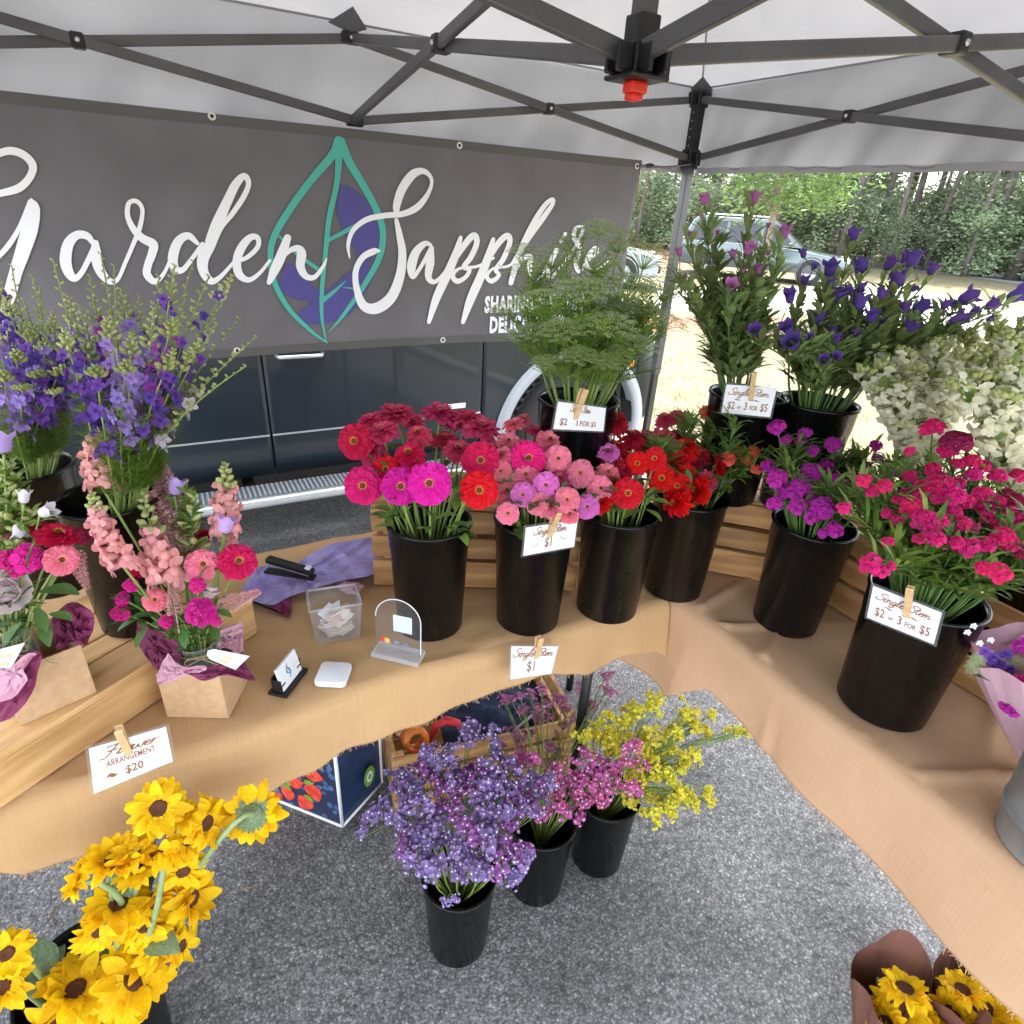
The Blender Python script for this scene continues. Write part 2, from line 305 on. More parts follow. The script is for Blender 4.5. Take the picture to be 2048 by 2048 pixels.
def poly(mb, pts, P, z0=0, mi=0, n=4, cuts=0):
    c = catmull(pts+[pts[0]], n)[:-1]; b = len(mb.v); bm = bmesh.new()
    bm.faces.new([bm.verts.new((q[0], q[1], 0)) for q in c]); bmesh.ops.triangulate(bm, faces=bm.faces[:])
    if cuts: bmesh.ops.subdivide_edges(bm, edges=bm.edges[:], cuts=cuts, use_grid_fill=True)
    for i, v in enumerate(bm.verts): v.index = i; mb.v.append(tuple(P(v.co.x, v.co.y, z0)))
    for f in bm.faces: mb.f.append(tuple(b+v.index for v in f.verts)); mb.mi.append(mi)
    bm.free()
def text_mb(mb, body, P, x, y, h, stretch=1, shear=0, align='CENTER', mi=0, z0=0, space=1, bold=0):
    """printed capitals: P maps (x right, y up) to the surface"""
    cu = bpy.data.curves.new('lettering', 'FONT'); cu.body = body; cu.align_x = align; cu.size = h/.7; cu.space_character = space; cu.offset = bold; cu.resolution_u = 2
    o = bpy.data.objects.new('lettering', cu); COL.objects.link(o); bpy.context.view_layer.update()
    me = bpy.data.meshes.new_from_object(o); b = len(mb.v)
    for v in me.vertices: mb.v.append(tuple(P(x+(v.co.x+shear*v.co.y)*stretch, y+v.co.y, z0)))
    for p in me.polygons: mb.f.append(tuple(b+i for i in p.vertices)); mb.mi.append(mi)
    bpy.data.objects.remove(o); bpy.data.curves.remove(cu); bpy.data.meshes.remove(me)
# ------------------------------------------------------------------ the ground
def sheet(name, pts, z, m, label=None):
    mb = MB(); mb.add([(x, y, z) for x, y in pts], [tuple(range(len(pts)))]); return tag(mb.build(name, m), label, None, None, 'structure')
sheet('asphalt_lot', [(-40, -40), (60, -40), (60, 60), (-40, 60)], 0, M['asphalt'])
grass_m = mat('dry_grass', (.062, .058, .022), (.108, .090, .042), rough=.9, scale=3, bump=.5, bscale=60, detail=8)
road_m = mat('pale_concrete', (.27, .265, .25), (.34, .335, .32), rough=.85, scale=3, bump=.2, bscale=80)
road2_m = mat('grey_road', (.16, .16, .17), (.21, .21, .22), rough=.85, scale=3, bump=.2, bscale=80)
straw_m = mat('pine_straw', (.13, .045, .02), (.22, .085, .04), rough=.9, scale=6, bump=.8, bscale=30, detail=8)
def gp(l): return [(p.x, p.y) for p in (pz(x*1.06, y*1.06, 0) for x, y in l)]
kerb = MB(); kerb.box((.62, 10, .05), (.16, 60, .10)); tag(kerb.build('concrete_kerb', road_m, bev=.015), None, None, None, 'structure')
sheet('grass_verge', [(.70, -20), (58, -20), (58, 55), (.70, 40)], .004, grass_m)
# pale drive that runs past the lot, a second grey road behind it, straw under the woods
def strip(name, y0s, y1s, z, m):
    sheet(name, gp(y0s)+gp(y1s)[::-1], z, m)
strip('concrete_drive', [(1240, 548), (1500, 541), (1640, 540), (1780, 556), (1932, 586), (2400, 680)], [(1240, 585), (1500, 592), (1640, 597), (1780, 616), (1932, 650), (2400, 800)], .008, road_m)
strip('far_road', [(1560, 494), (1700, 503), (1800, 510), (1932, 522), (2200, 550)], [(1560, 499), (1700, 509), (1800, 520), (1932, 537), (2200, 575)], .012, road2_m)
sheet('straw_bank', gp([(1230, 508), (1400, 503), (1560, 490), (1700, 499), (1800, 505), (1932, 517), (2150, 540)])+[(58, -8), (58, 58), (0, 58)], .010, straw_m)
# grass tufts: blades near the kerb
g = MB()
for i in range(9000):
    x = .72+abs(rnd.gauss(0, 1.8)); y = rnd.uniform(-2.2, 5.5); a = rnd.uniform(0, 6.28); h = rnd.uniform(.02, .055); s_ = .004
    lx, ly = rnd.gauss(0, .012), rnd.gauss(0, .012)
    g.add([(x-s_*math.cos(a), y-s_*math.sin(a), .003), (x+s_*math.cos(a), y+s_*math.sin(a), .003), (x+lx, y+ly, h)], [(0, 1, 2)])
tag(g.build('grass', mat('grass_blade', (.10, .125, .035), (.19, .18, .075), rough=.8, scale=2, trans=.3)), 'short dry yellow green grass along the kerb', 'grass', None, 'stuff')
# dead leaf litter on the asphalt
def litter(x, y, L_, W_, a, c_, label):
    p = pz(x, y, .003); mb = MB(); ca, sa = math.cos(a), math.sin(a); vs_ = []
    for k in range(7):
        t = k/6; wv = W_*math.sin(math.pi*min(max(t, .06), .94)); xx = (t-.5)*L_
        for sgn in (-1, 0, 1): vs_.append((p.x+ca*xx-sa*wv*sgn, p.y+sa*xx+ca*wv*sgn, .004+(.004 if sgn else 0)+.003*math.sin(t*5)))
    fs = [(3*k+j, 3*k+j+1, 3*k+j+4, 3*k+j+3) for k in range(6) for j in (0, 1)]
    mb.add(vs_, fs); tag(mb.build('fallen_leaf', mat('dead_leaf_'+c_, {'pale': (.42, .40, .36), 'tan': (.40, .27, .18)}[c_], rough=.8)), label, 'leaf', 'litter on the asphalt')
litter(430, 1793, .030, .007, .5, 'pale', 'pale grey fallen leaf on the asphalt right of the sunflowers')
litter(106, 1830, .045, .002, 1.3, 'tan', 'thin tan pine needle on the asphalt above the sunflower bucket')
litter(1240, 1760, .018, .003, .8, 'tan', 'small tan chip on the asphalt below the yellow statice bucket')
litter(640, 1905, .016, .003, 2.1, 'pale', 'small pale chip on the asphalt right of the sunflowers')
litter(1420, 1800, .014, .0025, .3, 'tan', 'small tan flake on the open asphalt')
litter(495, 1778, .022, .002, -.1, 'tan', 'short tan twig on the asphalt right of the pale leaf')

# ------------------------------------------------------------------ canopy tent
S_, ZU, ZL, ZH = 1.46, 1.979, 1.762, 1.7475
tent = thing('canopy_tent', 'grey pop-up canopy tent with dark steel scissor frame over the stall', 'canopy tent', (-1.46, -1.46, 0))
Ks = {'a': (0, 0), 'b': (-2.92, 0), 'c': (-2.92, -2.92), 'd': (0, -2.92)}
Ms = {'n': (-1.46, 0), 'w': (-2.92, -1.46), 's': (-1.46, -2.92), 'e': (0, -1.46)}
def bar(a, b, side=0, nm='truss_bar'):
    a, b = Vector(a), Vector(b); d = (b-a).normalized(); sd_ = d.cross(Vector((0, 0, 1))).normalized()
    a2, b2 = a+sd_*side, b+sd_*side
    mb = MB(); mb.bar(a2+d*.012, b2-d*.012, .014, .026); return mb.build(nm, M['steel'], tent, bev=.003)
def bracket(p, d, sz=(.05, .05, .052)):
    sz = tuple(a*.72 for a in sz)
    d = Vector(d).normalized(); q = d.to_track_quat('X', 'Z'); mb = MB(); T = TRS(p, q)
    mb.box((0, 0, 0), sz, T); o = mb.build('bracket', M['black'], tent, bev=.005)
    for s_ in (-1, 1):
        b = MB(); b.lathe([(.0001, .003), (.005, .003), (.006, 0)], 10, T @ Matrix.Translation((0, s_*(sz[1]/2+.001), 0)) @ Matrix.Rotation(-s_*math.pi/2, 4, 'X')); b.build('bolt', M['bolt'], o, True)
    return o
for k, m_ in (('a', 'n'), ('b', 'n'), ('b', 'w'), ('c', 'w'), ('c', 's'), ('d', 's'), ('d', 'e'), ('a', 'e')):
    (kx, ky), (mx_, my_) = Ks[k], Ms[m_]
    bar((kx, ky, ZU), (mx_, my_, ZL), .0085); bar((kx, ky, ZL), (mx_, my_, ZU), -.0085)
    bracket(((kx+mx_)/2, (ky+my_)/2, (ZU+ZL)/2), (mx_-kx, my_-ky, .0), (.044, .058, .05))
HC = Vector((-1.46, -1.46, ZH)); HT = Vector((-1.46, -1.46, ZH+ZU-ZL))
for k, (x, y) in Ms.items():
    bar(HC, (x, y, ZU), .0085); bar(HT, (x, y, ZL), -.0085)
    bracket(((x-1.46)/2, (y-1.46)/2, (ZH+ZU)/2), (x+1.46, y+1.46, 0), (.044, .058, .05))
    for z in (ZU, ZL):
        bracket((x, y, z), (y+1.46, x+1.46, 0), (.075, .040, .045))
def collar(x, y, z, h=.07):
    mb = MB(); mb.box((x, y, z), (.056, .056, h)); o = mb.build('leg_collar', M['black'], tent, bev=.005)
    s_ = MB(); sx = -1 if x > -1 else 1; sy = -1 if y > -1 else 1
    s_.box((x+sx*.038, y, z), (.036, .024, h*.7)); s_.box((x, y+sy*.038, z), (.024, .036, h*.7)); s_.build('socket', M['black'], o, bev=.004)
for k, (x, y) in Ks.items():
    collar(x, y, ZU, .06); collar(x, y, ZL, .075)
    u = MB(); u.box((x, y, 1.41), (.038, .038, 1.16)); u.build('upper_leg', M['black'] if 0 else M['steel'], tent, bev=.004)
    l = MB(); l.box((x, y, .47), (.030, .030, .90)); l.build('lower_leg', M['polesteel'], tent, bev=.004)
    l2 = MB(); l2.box((x, y, .9), (.0285, .0285, .3)); 
    ft = MB(); ft.box((x, y, .008), (.11, .11, .012)); ft.build('foot_plate', M['polesteel'], tent, bev=.003)
    c_ = MB(); c_.box((x, y, (ZU+ZL)/2), (.042, .042, ZU-ZL-.05)); cc = c_.build('leg_channel', M['black'], tent, bev=.003)
    hb = MB()
    for i in range(5): hb.lathe([(.0001, .001), (.003, .001)], 8, Matrix.Translation((x-(.0215 if x > -1 else -.0215), y, ZL+.05+i*.03)) @ Matrix.Rotation(-math.pi/2, 4, 'Y'))
    hb.build('rivet', M['bolt'], cc)
# centre hub: post, two sliders, red release tab
def hub(z, low):
    mb = MB(); mb.box((-1.46, -1.46, z), (.042, .042, .044))
    for dx, dy in ((1, 0), (-1, 0), (0, 1), (0, -1)):
        for s_ in (-1, 1): mb.box((-1.46+dx*.034+dy*s_*.013, -1.46+dy*.034+dx*s_*.013, z), (.028 if dx else .006, .028 if dy else .006, .036))
    if low: mb.box((-1.46, -1.46, z-.020), (.068, .068, .007)); mb.box((-1.46, -1.46, z+.036), (.036, .036, .034))
    return mb.build('hub_block', M['black'], tent, bev=.006)
h1 = hub(ZH-.005, True); hub(HT.z, False)
rb = MB(); rb.box((-1.46, -1.46, ZH-.036), (.030, .024, .016)); rb.box((-1.464, -1.464, ZH-.048), (.022, .020, .010)); rb.build('release_tab', M['red'], h1, bev=.004)
p_ = MB(); p_.box((-1.46, -1.46, 2.19), (.028, .028, .92)); p_.build('centre_post', M['steel'], tent, bev=.004)
# canopy cloth: four sagging roof panels and four valances
PEAK = 2.70; ZE = 2.025; H_ = 1.495; C0 = -1.46
def roofz(x, y):
    ax, ay = abs(x-C0)/H_, abs(y-C0)/H_; r_ = max(ax, ay); q = min(ax, ay)/max(r_, 1e-6)
    return PEAK-(PEAK-ZE)*r_-.035*math.sin(math.pi*min(r_, 1))*(1-q**2)+.008*math.sin(9*x+4*y)*math.sin(math.pi*min(r_, 1))+.004*math.sin(23*x-11*y)*math.sin(math.pi*min(r_, 1))
N_ = 48
for nm, ang in (('n', 0), ('w', 90), ('s', 180), ('e', 270)):
    mb = MB(); Rm = Matrix.Translation((C0, C0, 0)) @ Matrix.Rotation(R(ang), 4, 'Z'); vs_ = []; fs = []
    for i in range(N_+1):
        t = i/N_
        for j in range(N_+1):
            s_ = (j/N_*2-1)*t*H_; p = Rm @ Vector((s_, t*H_, 0)); vs_.append((p.x, p.y, roofz(p.x, p.y)))
    for i in range(N_):
        for j in range(N_): a = i*(N_+1)+j; fs.append((a, a+1, a+N_+2, a+N_+1))
    mb.add(vs_, fs); mb.build('roof_panel', M['canopy'], tent, True)
    mb = MB(); vs_ = []; fs = []; n1, n2 = 120, 12
    for i in range(n1+1):
        s_ = (i/n1*2-1)*H_
        for j in range(n2+1):
            t = j/n2; z = ZE-t*.315; wv = .014*t*math.sin(s_*7+ang)+.011*math.sin(s_*17+ang*2+t*3)*t+.004*math.sin(s_*41+t*7)*t+.003*math.sin(t*9+s_*3)
            p = Rm @ Vector((s_, H_+.004+wv, 0)); vs_.append((p.x, p.y, z))
    for i in range(n1):
        for j in range(n2): a = i*(n2+1)+j; fs.append((a, a+1, a+n2+2, a+n2+1))
    mb.add(vs_, fs)
    vl = mb.build('valance', M['canopy'], tent, True)
    hm = MB(); hm.add([v for i in range(n1+1) for v in (tuple(Vector(vs_[i*(n2+1)+n2])+Vector((0, 0, 0))), tuple(Vector(vs_[i*(n2+1)+n2])+Vector((0, 0, .022))))], [(2*i, 2*i+1, 2*i+3, 2*i+2) for i in range(n1)])
    me_ = hm.build('hem_band', mat('canopy_hem', (.42, .42, .43), rough=.8, trans=.2), vl)
    md = me_.modifiers.new('solid', 'SOLIDIFY'); md.thickness = .004; md.offset = 0
# seams on the hips
for sx, sy in ((1, 1), (-1, 1), (1, -1), (-1, -1)):
    mb = MB(); pts = []
    for i in range(25):
        t = i/24; x, y = C0+sx*t*H_, C0+sy*t*H_; pts.append((x, y, roofz(x, y)-.004))
    mb.tube(pts, .0035, 5); mb.build('seam', mat('seam_grey', (.25, .25, .25), rough=.8), tent)
# eave seam and black corner / mid sleeves where the frame meets the cloth
mb = MB()
e = H_-.002
for a, b in (((C0-e, C0+e), (C0+e, C0+e)), ((C0+e, C0+e), (C0+e, C0-e)), ((C0+e, C0-e), (C0-e, C0-e)), ((C0-e, C0-e), (C0-e, C0+e))): mb.tube([(a[0], a[1], ZE-.002), (b[0], b[1], ZE-.002)], .0035, 5)
mb.build('eave_seam', MATS['seam_grey'], tent)
slv = mat('sleeve_cloth', (.09, .09, .095), rough=.8)
for x, y in list(Ks.values())+[Ms['n'], Ms['e'], Ms['w'], Ms['s']]:
    dx, dy = C0-x, C0-y; L = math.hypot(dx, dy); dx, dy = dx/L, dy/L; mb = MB()
    wd = .05 if (x, y) in Ks.values() else .06
    pts = [(x-dx*.02-dy*wd, y-dy*.02+dx*wd), (x-dx*.02+dy*wd, y-dy*.02-dx*wd), (x+dx*.045, y+dy*.045)]
    zt = roofz(x+dx*.02, y+dy*.02)
    mb.add([(pts[0][0], pts[0][1], ZE-.012), (pts[1][0], pts[1][1], ZE-.012), (pts[2][0], pts[2][1], zt+.004), (x+dx*.012, y+dy*.012, ZU+.01)], [(0, 2, 3), (2, 1, 3), (0, 3, 1)])
    mb.build('corner_sleeve', slv, tent, solid=.002)

# ------------------------------------------------------------------ banner
BY = -.05
bt = thing('banner', 'dark grey vinyl banner with white brush lettering reading Garden Sapphire behind the stall', 'banner', (-1.9, BY, 1.04))
def bf(x, z): return .006*math.sin(x*5+z*3)+.004*math.sin(x*11-z*5)*(1.74-z)/.7+.0025*math.sin(x*19+z*9)*(1.74-z)/.7
def by_(z): return BY+.012*math.sin((z-1.04)*4.5)
X0, X1, ZB, ZT = -3.15, -.303, 1.040, 1.735
mb = MB(); vs_ = []; fs = []; n1, n2 = 150, 24
for i in range(n1+1):
    x = X0+(X1-X0)*i/n1
    for j in range(n2+1):
        t = j/n2; z = ZB+(ZT-ZB)*t; vs_.append((x, by_(z)+bf(x, z), z+.004*math.sin(x*4)*(1-t)))
for i in range(n1):
    for j in range(n2): a = i*(n2+1)+j; fs.append((a, a+n2+1, a+n2+2, a+1))
mb.add(vs_, fs); mb.build('banner_sheet', M['banner'], bt, True, solid=.0015)
def BP(x, y, lift, o=(0, 0)):      # lettering position, read off along the line of sight onto the banner
    p = py(o[0]+x*S7, o[1]+y*S7, BY); z = p.z
    return (p.x, by_(z)+bf(p.x, z)-.0032-lift, z)
def B1(x, y, l): return BP(x, y, l, (0, 0))
def B2(x, y, l): return BP(x, y, l, (680, 0))
hem = MB()
for (za, zb) in ((ZB, ZB+.028), (ZT-.028, ZT)):
    v_ = []
    for i in range(n1+1):
        x = X0+(X1-X0)*i/n1
        for z in (za, zb): v_.append((x, by_(z)+bf(x, z)-.0018, z+.004*math.sin(x*4)*(1-(z-ZB)/(ZT-ZB))))
    hem.add(v_, [(2*i, 2*i+2, 2*i+3, 2*i+1) for i in range(n1)])
hem.build('hem', mat('banner_hem', (.085, .080, .080), rough=.55), bt)
# blue patches then teal leaf then white letters, each a little proud of the last
mb = MB()
poly(mb, [(1885, 1020), (1862, 1130), (1880, 1230), (1925, 1330), (1960, 1370), (2010, 1480), (2060, 1420), (2100, 1330), (2092, 1250), (2060, 1160), (2000, 1080), (1940, 1035)], B1, .0004, cuts=5)
poly(mb, [(1590, 1450), (1558, 1520), (1550, 1595), (1620, 1650), (1722, 1675), (1650, 1730), (1690, 1785), (1790, 1790), (1905, 1755), (1985, 1680), (2050, 1560), (2070, 1490), (2020, 1470), (1940, 1500), (1870, 1560), (1800, 1610), (1720, 1570), (1650, 1480)], B1, .0005, cuts=5)
mb.build('print_patch', M['violet'], bt)
mb = MB()
for st in ([(1865, 775, 48), (1838, 850, 48), (1700, 1020, 42), (1575, 1200, 40), (1508, 1330, 36), (1497, 1450, 32), (1522, 1570, 30), (1600, 1710, 26), (1720, 1830, 20), (1808, 1893, 7)],
           [(1870, 785, 44), (1862, 1000, 32), (1822, 1200, 30), (1802, 1400, 26), (1782, 1600, 24), (1780, 1750, 18), (1802, 1890, 7)],
           [(1815, 1330, 20), (1925, 1270, 24), (1990, 1228, 12)], [(1540, 1300, 12), (1640, 1400, 20), (1790, 1510, 22)], [(1780, 1665, 26), (1840, 1620, 20), (1912, 1556, 6)],
           [(1878, 780, 46), (1930, 900, 44), (2010, 1030, 40), (2080, 1160, 38), (2113, 1260, 35), (2113, 1350, 35), (2085, 1450, 32), (2000, 1600, 27), (1900, 1740, 20), (1820, 1832, 5)], [(2010, 1600, 16), (1900, 1590, 4)]):
    ribbon(mb, st, B1, .0010+.0002*rnd.random(), .000004, 10)
mb.build('print_leaf', M['teal'], bt)
letters1 = [  # G a r d e n
 [(-70, 1090, 30), (0, 1068, 36), (100, 1040, 44), (160, 985, 42), (182, 920, 42), (145, 865, 40), (80, 835, 42), (10, 842, 40), (-90, 900, 30)],
 [(172, 1098, 10), (185, 1150, 66), (165, 1260, 88), (125, 1390, 80), (88, 1500, 70), (50, 1640, 66), (20, 1760, 40)], [(165, 1110, 20), (110, 1250, 24), (50, 1350, 30), (-30, 1440, 24)],
 [(515, 1345, 22), (480, 1303, 38), (425, 1298, 46), (378, 1345, 58), (362, 1430, 62), (378, 1500, 52), (412, 1535, 38), (450, 1505, 30), (490, 1430, 30), (528, 1352, 34)],
 [(525, 1345, 40), (532, 1420, 60), (556, 1500, 50), (605, 1552, 34), (650, 1542, 22), (692, 1450, 22), (735, 1350, 24), (770, 1262, 26), (786, 1160, 22), (755, 1112, 24), (712, 1122, 26), (704, 1190, 28), (735, 1262, 34), (785, 1315, 42), (845, 1350, 48), (840, 1400, 46), (818, 1460, 42), (812, 1515, 42), (855, 1555, 32), (905, 1510, 20), (955, 1400, 18)],
 [(1092, 1345, 20), (1040, 1303, 38), (985, 1335, 50), (955, 1420, 54), (968, 1485, 42), (1010, 1490, 30), (1060, 1430, 24), (1120, 1350, 26)],
 [(1165, 1335, 60), (1200, 1240, 62), (1258, 1110, 52), (1305, 1015, 46), (1350, 972, 34), (1374, 1015, 28), (1345, 1090, 30), (1285, 1180, 28), (1222, 1260, 26), (1160, 1360, 56), (1122, 1430, 62), (1125, 1500, 50), (1165, 1552, 38), (1215, 1532, 24), (1292, 1450, 18)],
 [(1290, 1455, 15), (1370, 1420, 24), (1425, 1365, 26), (1425, 1315, 28), (1385, 1312, 36), (1338, 1365, 46), (1310, 1440, 46), (1322, 1515, 42), (1375, 1547, 28), (1435, 1510, 20), (1492, 1440, 16)],
 [(1590, 1315, 40), (1552, 1420, 54), (1515, 1500, 48), (1488, 1560, 26)],
 [(1500, 1520, 16), (1580, 1405, 22), (1640, 1372, 34), (1668, 1400, 50), (1662, 1470, 46), (1690, 1525, 34), (1740, 1532, 26), (1788, 1475, 18), (1808, 1430, 8)]]
letters2 = [  # S a p p h i r e
 [(58, 1425, 8), (50, 1350, 20), (78, 1270, 25), (150, 1212, 30), (250, 1190, 30), (350, 1180, 32), (430, 1140, 36), (488, 1060, 22), (502, 990, 18), (460, 946, 30), (400, 962, 46), (342, 1042, 46), (314, 1130, 40), (312, 1180, 26)],
 [(312, 1215, 22), (330, 1300, 34), (345, 1400, 42), (332, 1520, 48), (284, 1640, 54), (205, 1702, 58), (135, 1690, 48), (98, 1600, 34), (92, 1500, 30), (130, 1422, 32), (190, 1388, 34), (218, 1385, 14)],
 [(500, 1352, 18), (468, 1345, 30), (420, 1392, 44), (395, 1470, 48), (402, 1528, 26), (442, 1480, 20), (505, 1370, 26)], [(505, 1372, 26), (498, 1450, 44), (488, 1530, 34), (522, 1556, 24), (572, 1510, 16), (622, 1420, 14)],
 [(665, 1312, 22), (640, 1400, 40), (590, 1520, 46), (530, 1650, 42), (488, 1775, 22)], [(640, 1425, 22), (700, 1335, 34), (742, 1300, 34), (756, 1342, 30), (722, 1420, 30), (684, 1472, 26), (715, 1490, 22), (690, 1532, 22), (645, 1552, 28), (622, 1520, 24), (660, 1482, 16), (760, 1470, 16), (850, 1425, 14)],
 [(850, 1322, 22), (828, 1400, 40), (780, 1520, 46), (722, 1650, 44), (678, 1778, 22)], [(825, 1430, 22), (882, 1340, 32), (930, 1302, 32), (942, 1342, 28), (906, 1430, 28), (864, 1488, 24), (880, 1520, 20), (838, 1552, 26), (812, 1525, 20), (850, 1482, 14), (950, 1460, 14), (1030, 1340, 14)],
 [(955, 1460, 20), (1010, 1370, 26), (1070, 1280, 30), (1130, 1200, 28), (1178, 1130, 22), (1180, 1100, 20), (1140, 1130, 26), (1080, 1220, 28), (1020, 1340, 30), (980, 1450, 32), (945, 1562, 26)], [(960, 1512, 16), (1012, 1432, 25), (1056, 1420, 28), (1050, 1482, 28), (1062, 1550, 22), (1102, 1540, 14), (1152, 1460, 14)],
 [(1200, 1382, 26), (1160, 1470, 28), (1156, 1540, 20), (1202, 1500, 12), (1270, 1410, 12)], [(1252, 1290, 18), (1228, 1332, 20)],
 [(1270, 1430, 14), (1332, 1312, 16), (1350, 1258, 18), (1310, 1262, 20), (1300, 1312, 22), (1332, 1372, 26), (1312, 1450, 26), (1332, 1500, 20), (1382, 1430, 12)],
 [(1380, 1440, 12), (1430, 1392, 20), (1415, 1370, 20), (1380, 1420, 26), (1380, 1482, 24), (1432, 1490, 16), (1492, 1440, 8)]]
for grp, P in ((letters1, B1), (letters2, B2)):
    for i, st in enumerate(grp):
        mb = MB(); ribbon(mb, [(a, b, c*1.05) for a, b, c in st], P, .0017+.0002*(i % 3), .000004, 9); mb.build('letter', M['white'], bt)
# small strap line, lower right
def strap(body, y0, xs):
    a = py(680+xs*S7, y0*S7, BY)
    mb = MB(); text_mb(mb, body, lambda x, y, z: (a.x+x, by_(a.z+y)+bf(a.x+x, a.z+y)-.0045, a.z+y), 0, 0, .058, stretch=.60, shear=.06, align='LEFT', bold=.004, space=1.1)
    mb.build('strap_line', M['white'], bt)
strap("SHARING NATURE'S", 1722, 795); strap('DELICATE GEMS', 1832, 818)
def ring(p, n, r_, parent, nm='grommet'):
    mb = MB(); q = quatz(n); prof = [(r_*.45, 0), (r_*.55, .002), (r_*.8, .0028), (r_, .001), (r_, 0)]; mb.lathe(prof, 16, TRS(p, q)); o = mb.build(nm, M['bolt'] if 0 else mat('grommet_metal', (.68, .66, .62), rough=.45, metal=.3), parent, True)
    d = MB(); d.disc(r_*.5, .0004, 12, TRS(p, q)); d.build('eyelet_hole', M['black'] if 0 else mat('hole_dark', (.02, .02, .02)), o)
for x, z in ((py(424, 232, BY).x, py(424, 232, BY).z), (py(918, 291, BY).x, py(918, 291, BY).z), (X1-.022, ZT-.022), (X1-.02, ZB+.02), (py(474, 702, BY).x, ZB+.018), (py(885, 687, BY).x, ZB+.018), (-2.6, ZT-.03), (-2.75, ZB+.018)):
    ring((x, by_(z)+bf(x, z)-.003, z), (0, -1, 0), .011, bt)
# bungee from banner to tent leg
mb = MB(); ga = Vector((X1-.02, BY-.012, ZT-.022)); gb = Vector((-.02, -.03, ZL-.02))
mb.tube(bez(ga, (ga+gb)/2+Vector((0, -.01, -.012)), gb, 8), .0035, 6); mb.tube([gb+Vector((.0, -.002, 0)), gb+Vector((.05, -.002, .002))], .0035, 6)
bg_ = mb.build('bungee_cord', mat('purple_cord', (.12, .08, .16), rough=.7)); tag(bg_, 'short dark purple bungee cord tying the banner corner to the tent leg', 'cord')
mb = MB(); mb.tube([ga+(gb-ga)*.12, ga+(gb-ga)*.16, ga+(gb-ga)*.24, ga+(gb-ga)*.28], [.003, .009, .009, .003], 8); mb.build('toggle', M['black'], bg_)

# ------------------------------------------------------------------ the dark vehicle behind the stall
paint = mat('navy_paint', (.006, .012, .018), (.010, .017, .024), rough=.3, scale=2, spec=.35, coat=.28)
chrome = mat('silver_trim', (.50, .52, .54), rough=.3, metal=.7); rubber = mat('tyre_rubber', (.018, .018, .018), rough=.8, bump=.2, bscale=200)
rim_m = mat('alloy_wheel', (.45, .46, .48), rough=.35, metal=.7); dglass = mat('dark_glass', (.01, .012, .014), rough=.05, spec=.8)
VY = .50; AX = -.12; AZ = .36
van = thing('parked_truck', 'dark navy sport truck parked side-on behind the banner', 'truck', (-1.6, 1.3, 0))
def side_z(x):   # slight barrel of the body side: y offset by height
    return 0
def bodyy(z): return VY+.02*max(0, (z-.75))**1*1.2+(.035*((.55-z)/.25)**2 if z < .55 else 0)
def side_panel(nm, x0, x1, z0f, z1, m, mir=False, pr=None):
    """outer skin between x0 and x1; z0f gives the lower edge"""
    mb = MB(); n = max(2, int((x1-x0)/.02)); k = 10; vs_ = []
    for i in range(n+1):
        x = x0+(x1-x0)*i/n; z0 = z0f(x)
        for j in range(k+1): z = z0+(z1-z0)*j/k; y = bodyy(z); vs_.append((x, y if not mir else 2*(VY+.9)-y, z))
    fs = [(i*(k+1)+j, (i+1)*(k+1)+j, (i+1)*(k+1)+j+1, i*(k+1)+j+1) for i in range(n) for j in range(k)]
    mb.add(vs_, fs); return mb.build(nm, m, pr or van, True, solid=.006)
def arch(x, r_=.455, cx=AX, base=.34): return max(base, AZ+math.sqrt(max(0, r_*r_-(x-cx)**2))) if abs(x-cx) < r_ else base
g_ = .004
for mir in (False, True):
    dr = side_panel('front_door', -1.778+g_, -.716-g_, lambda x: .35, 1.12, paint, mir)
    if not mir:
        h = MB(); h.tube([(-1.72, VY-.004, .905), (-1.71, VY-.032, .903), (-1.60, VY-.034, .903), (-1.53, VY-.032, .903), (-1.52, VY-.004, .905)], .009, 8); h.build('handle', chrome, dr, True)
        bd = MB(); bd.box((-.885, VY-.006, .598), (.145, .006, .026)); b_ = bd.build('name_badge', M['whitep'], dr, bev=.002)
        tr = MB(); tr.box((-1.247, VY+.002, .548), (1.05, .012, .010)); tr.build('trim_strip', chrome, dr, bev=.003)
    rd = side_panel('rear_door', -2.78+g_, -1.778-g_, lambda x: .35, 1.12, paint, mir)
    if not mir:
        tr = MB(); tr.box((-2.28, VY+.002, .548), (.99, .012, .010)); tr.build('trim_strip', chrome, rd, bev=.003)
    side_panel('front_fender', -.716+g_, .30, arch, 1.02, paint, mir)
    side_panel('rear_quarter', -4.3, -2.78-g_, lambda x: arch(x, .455, -3.45), 1.12, paint, mir)
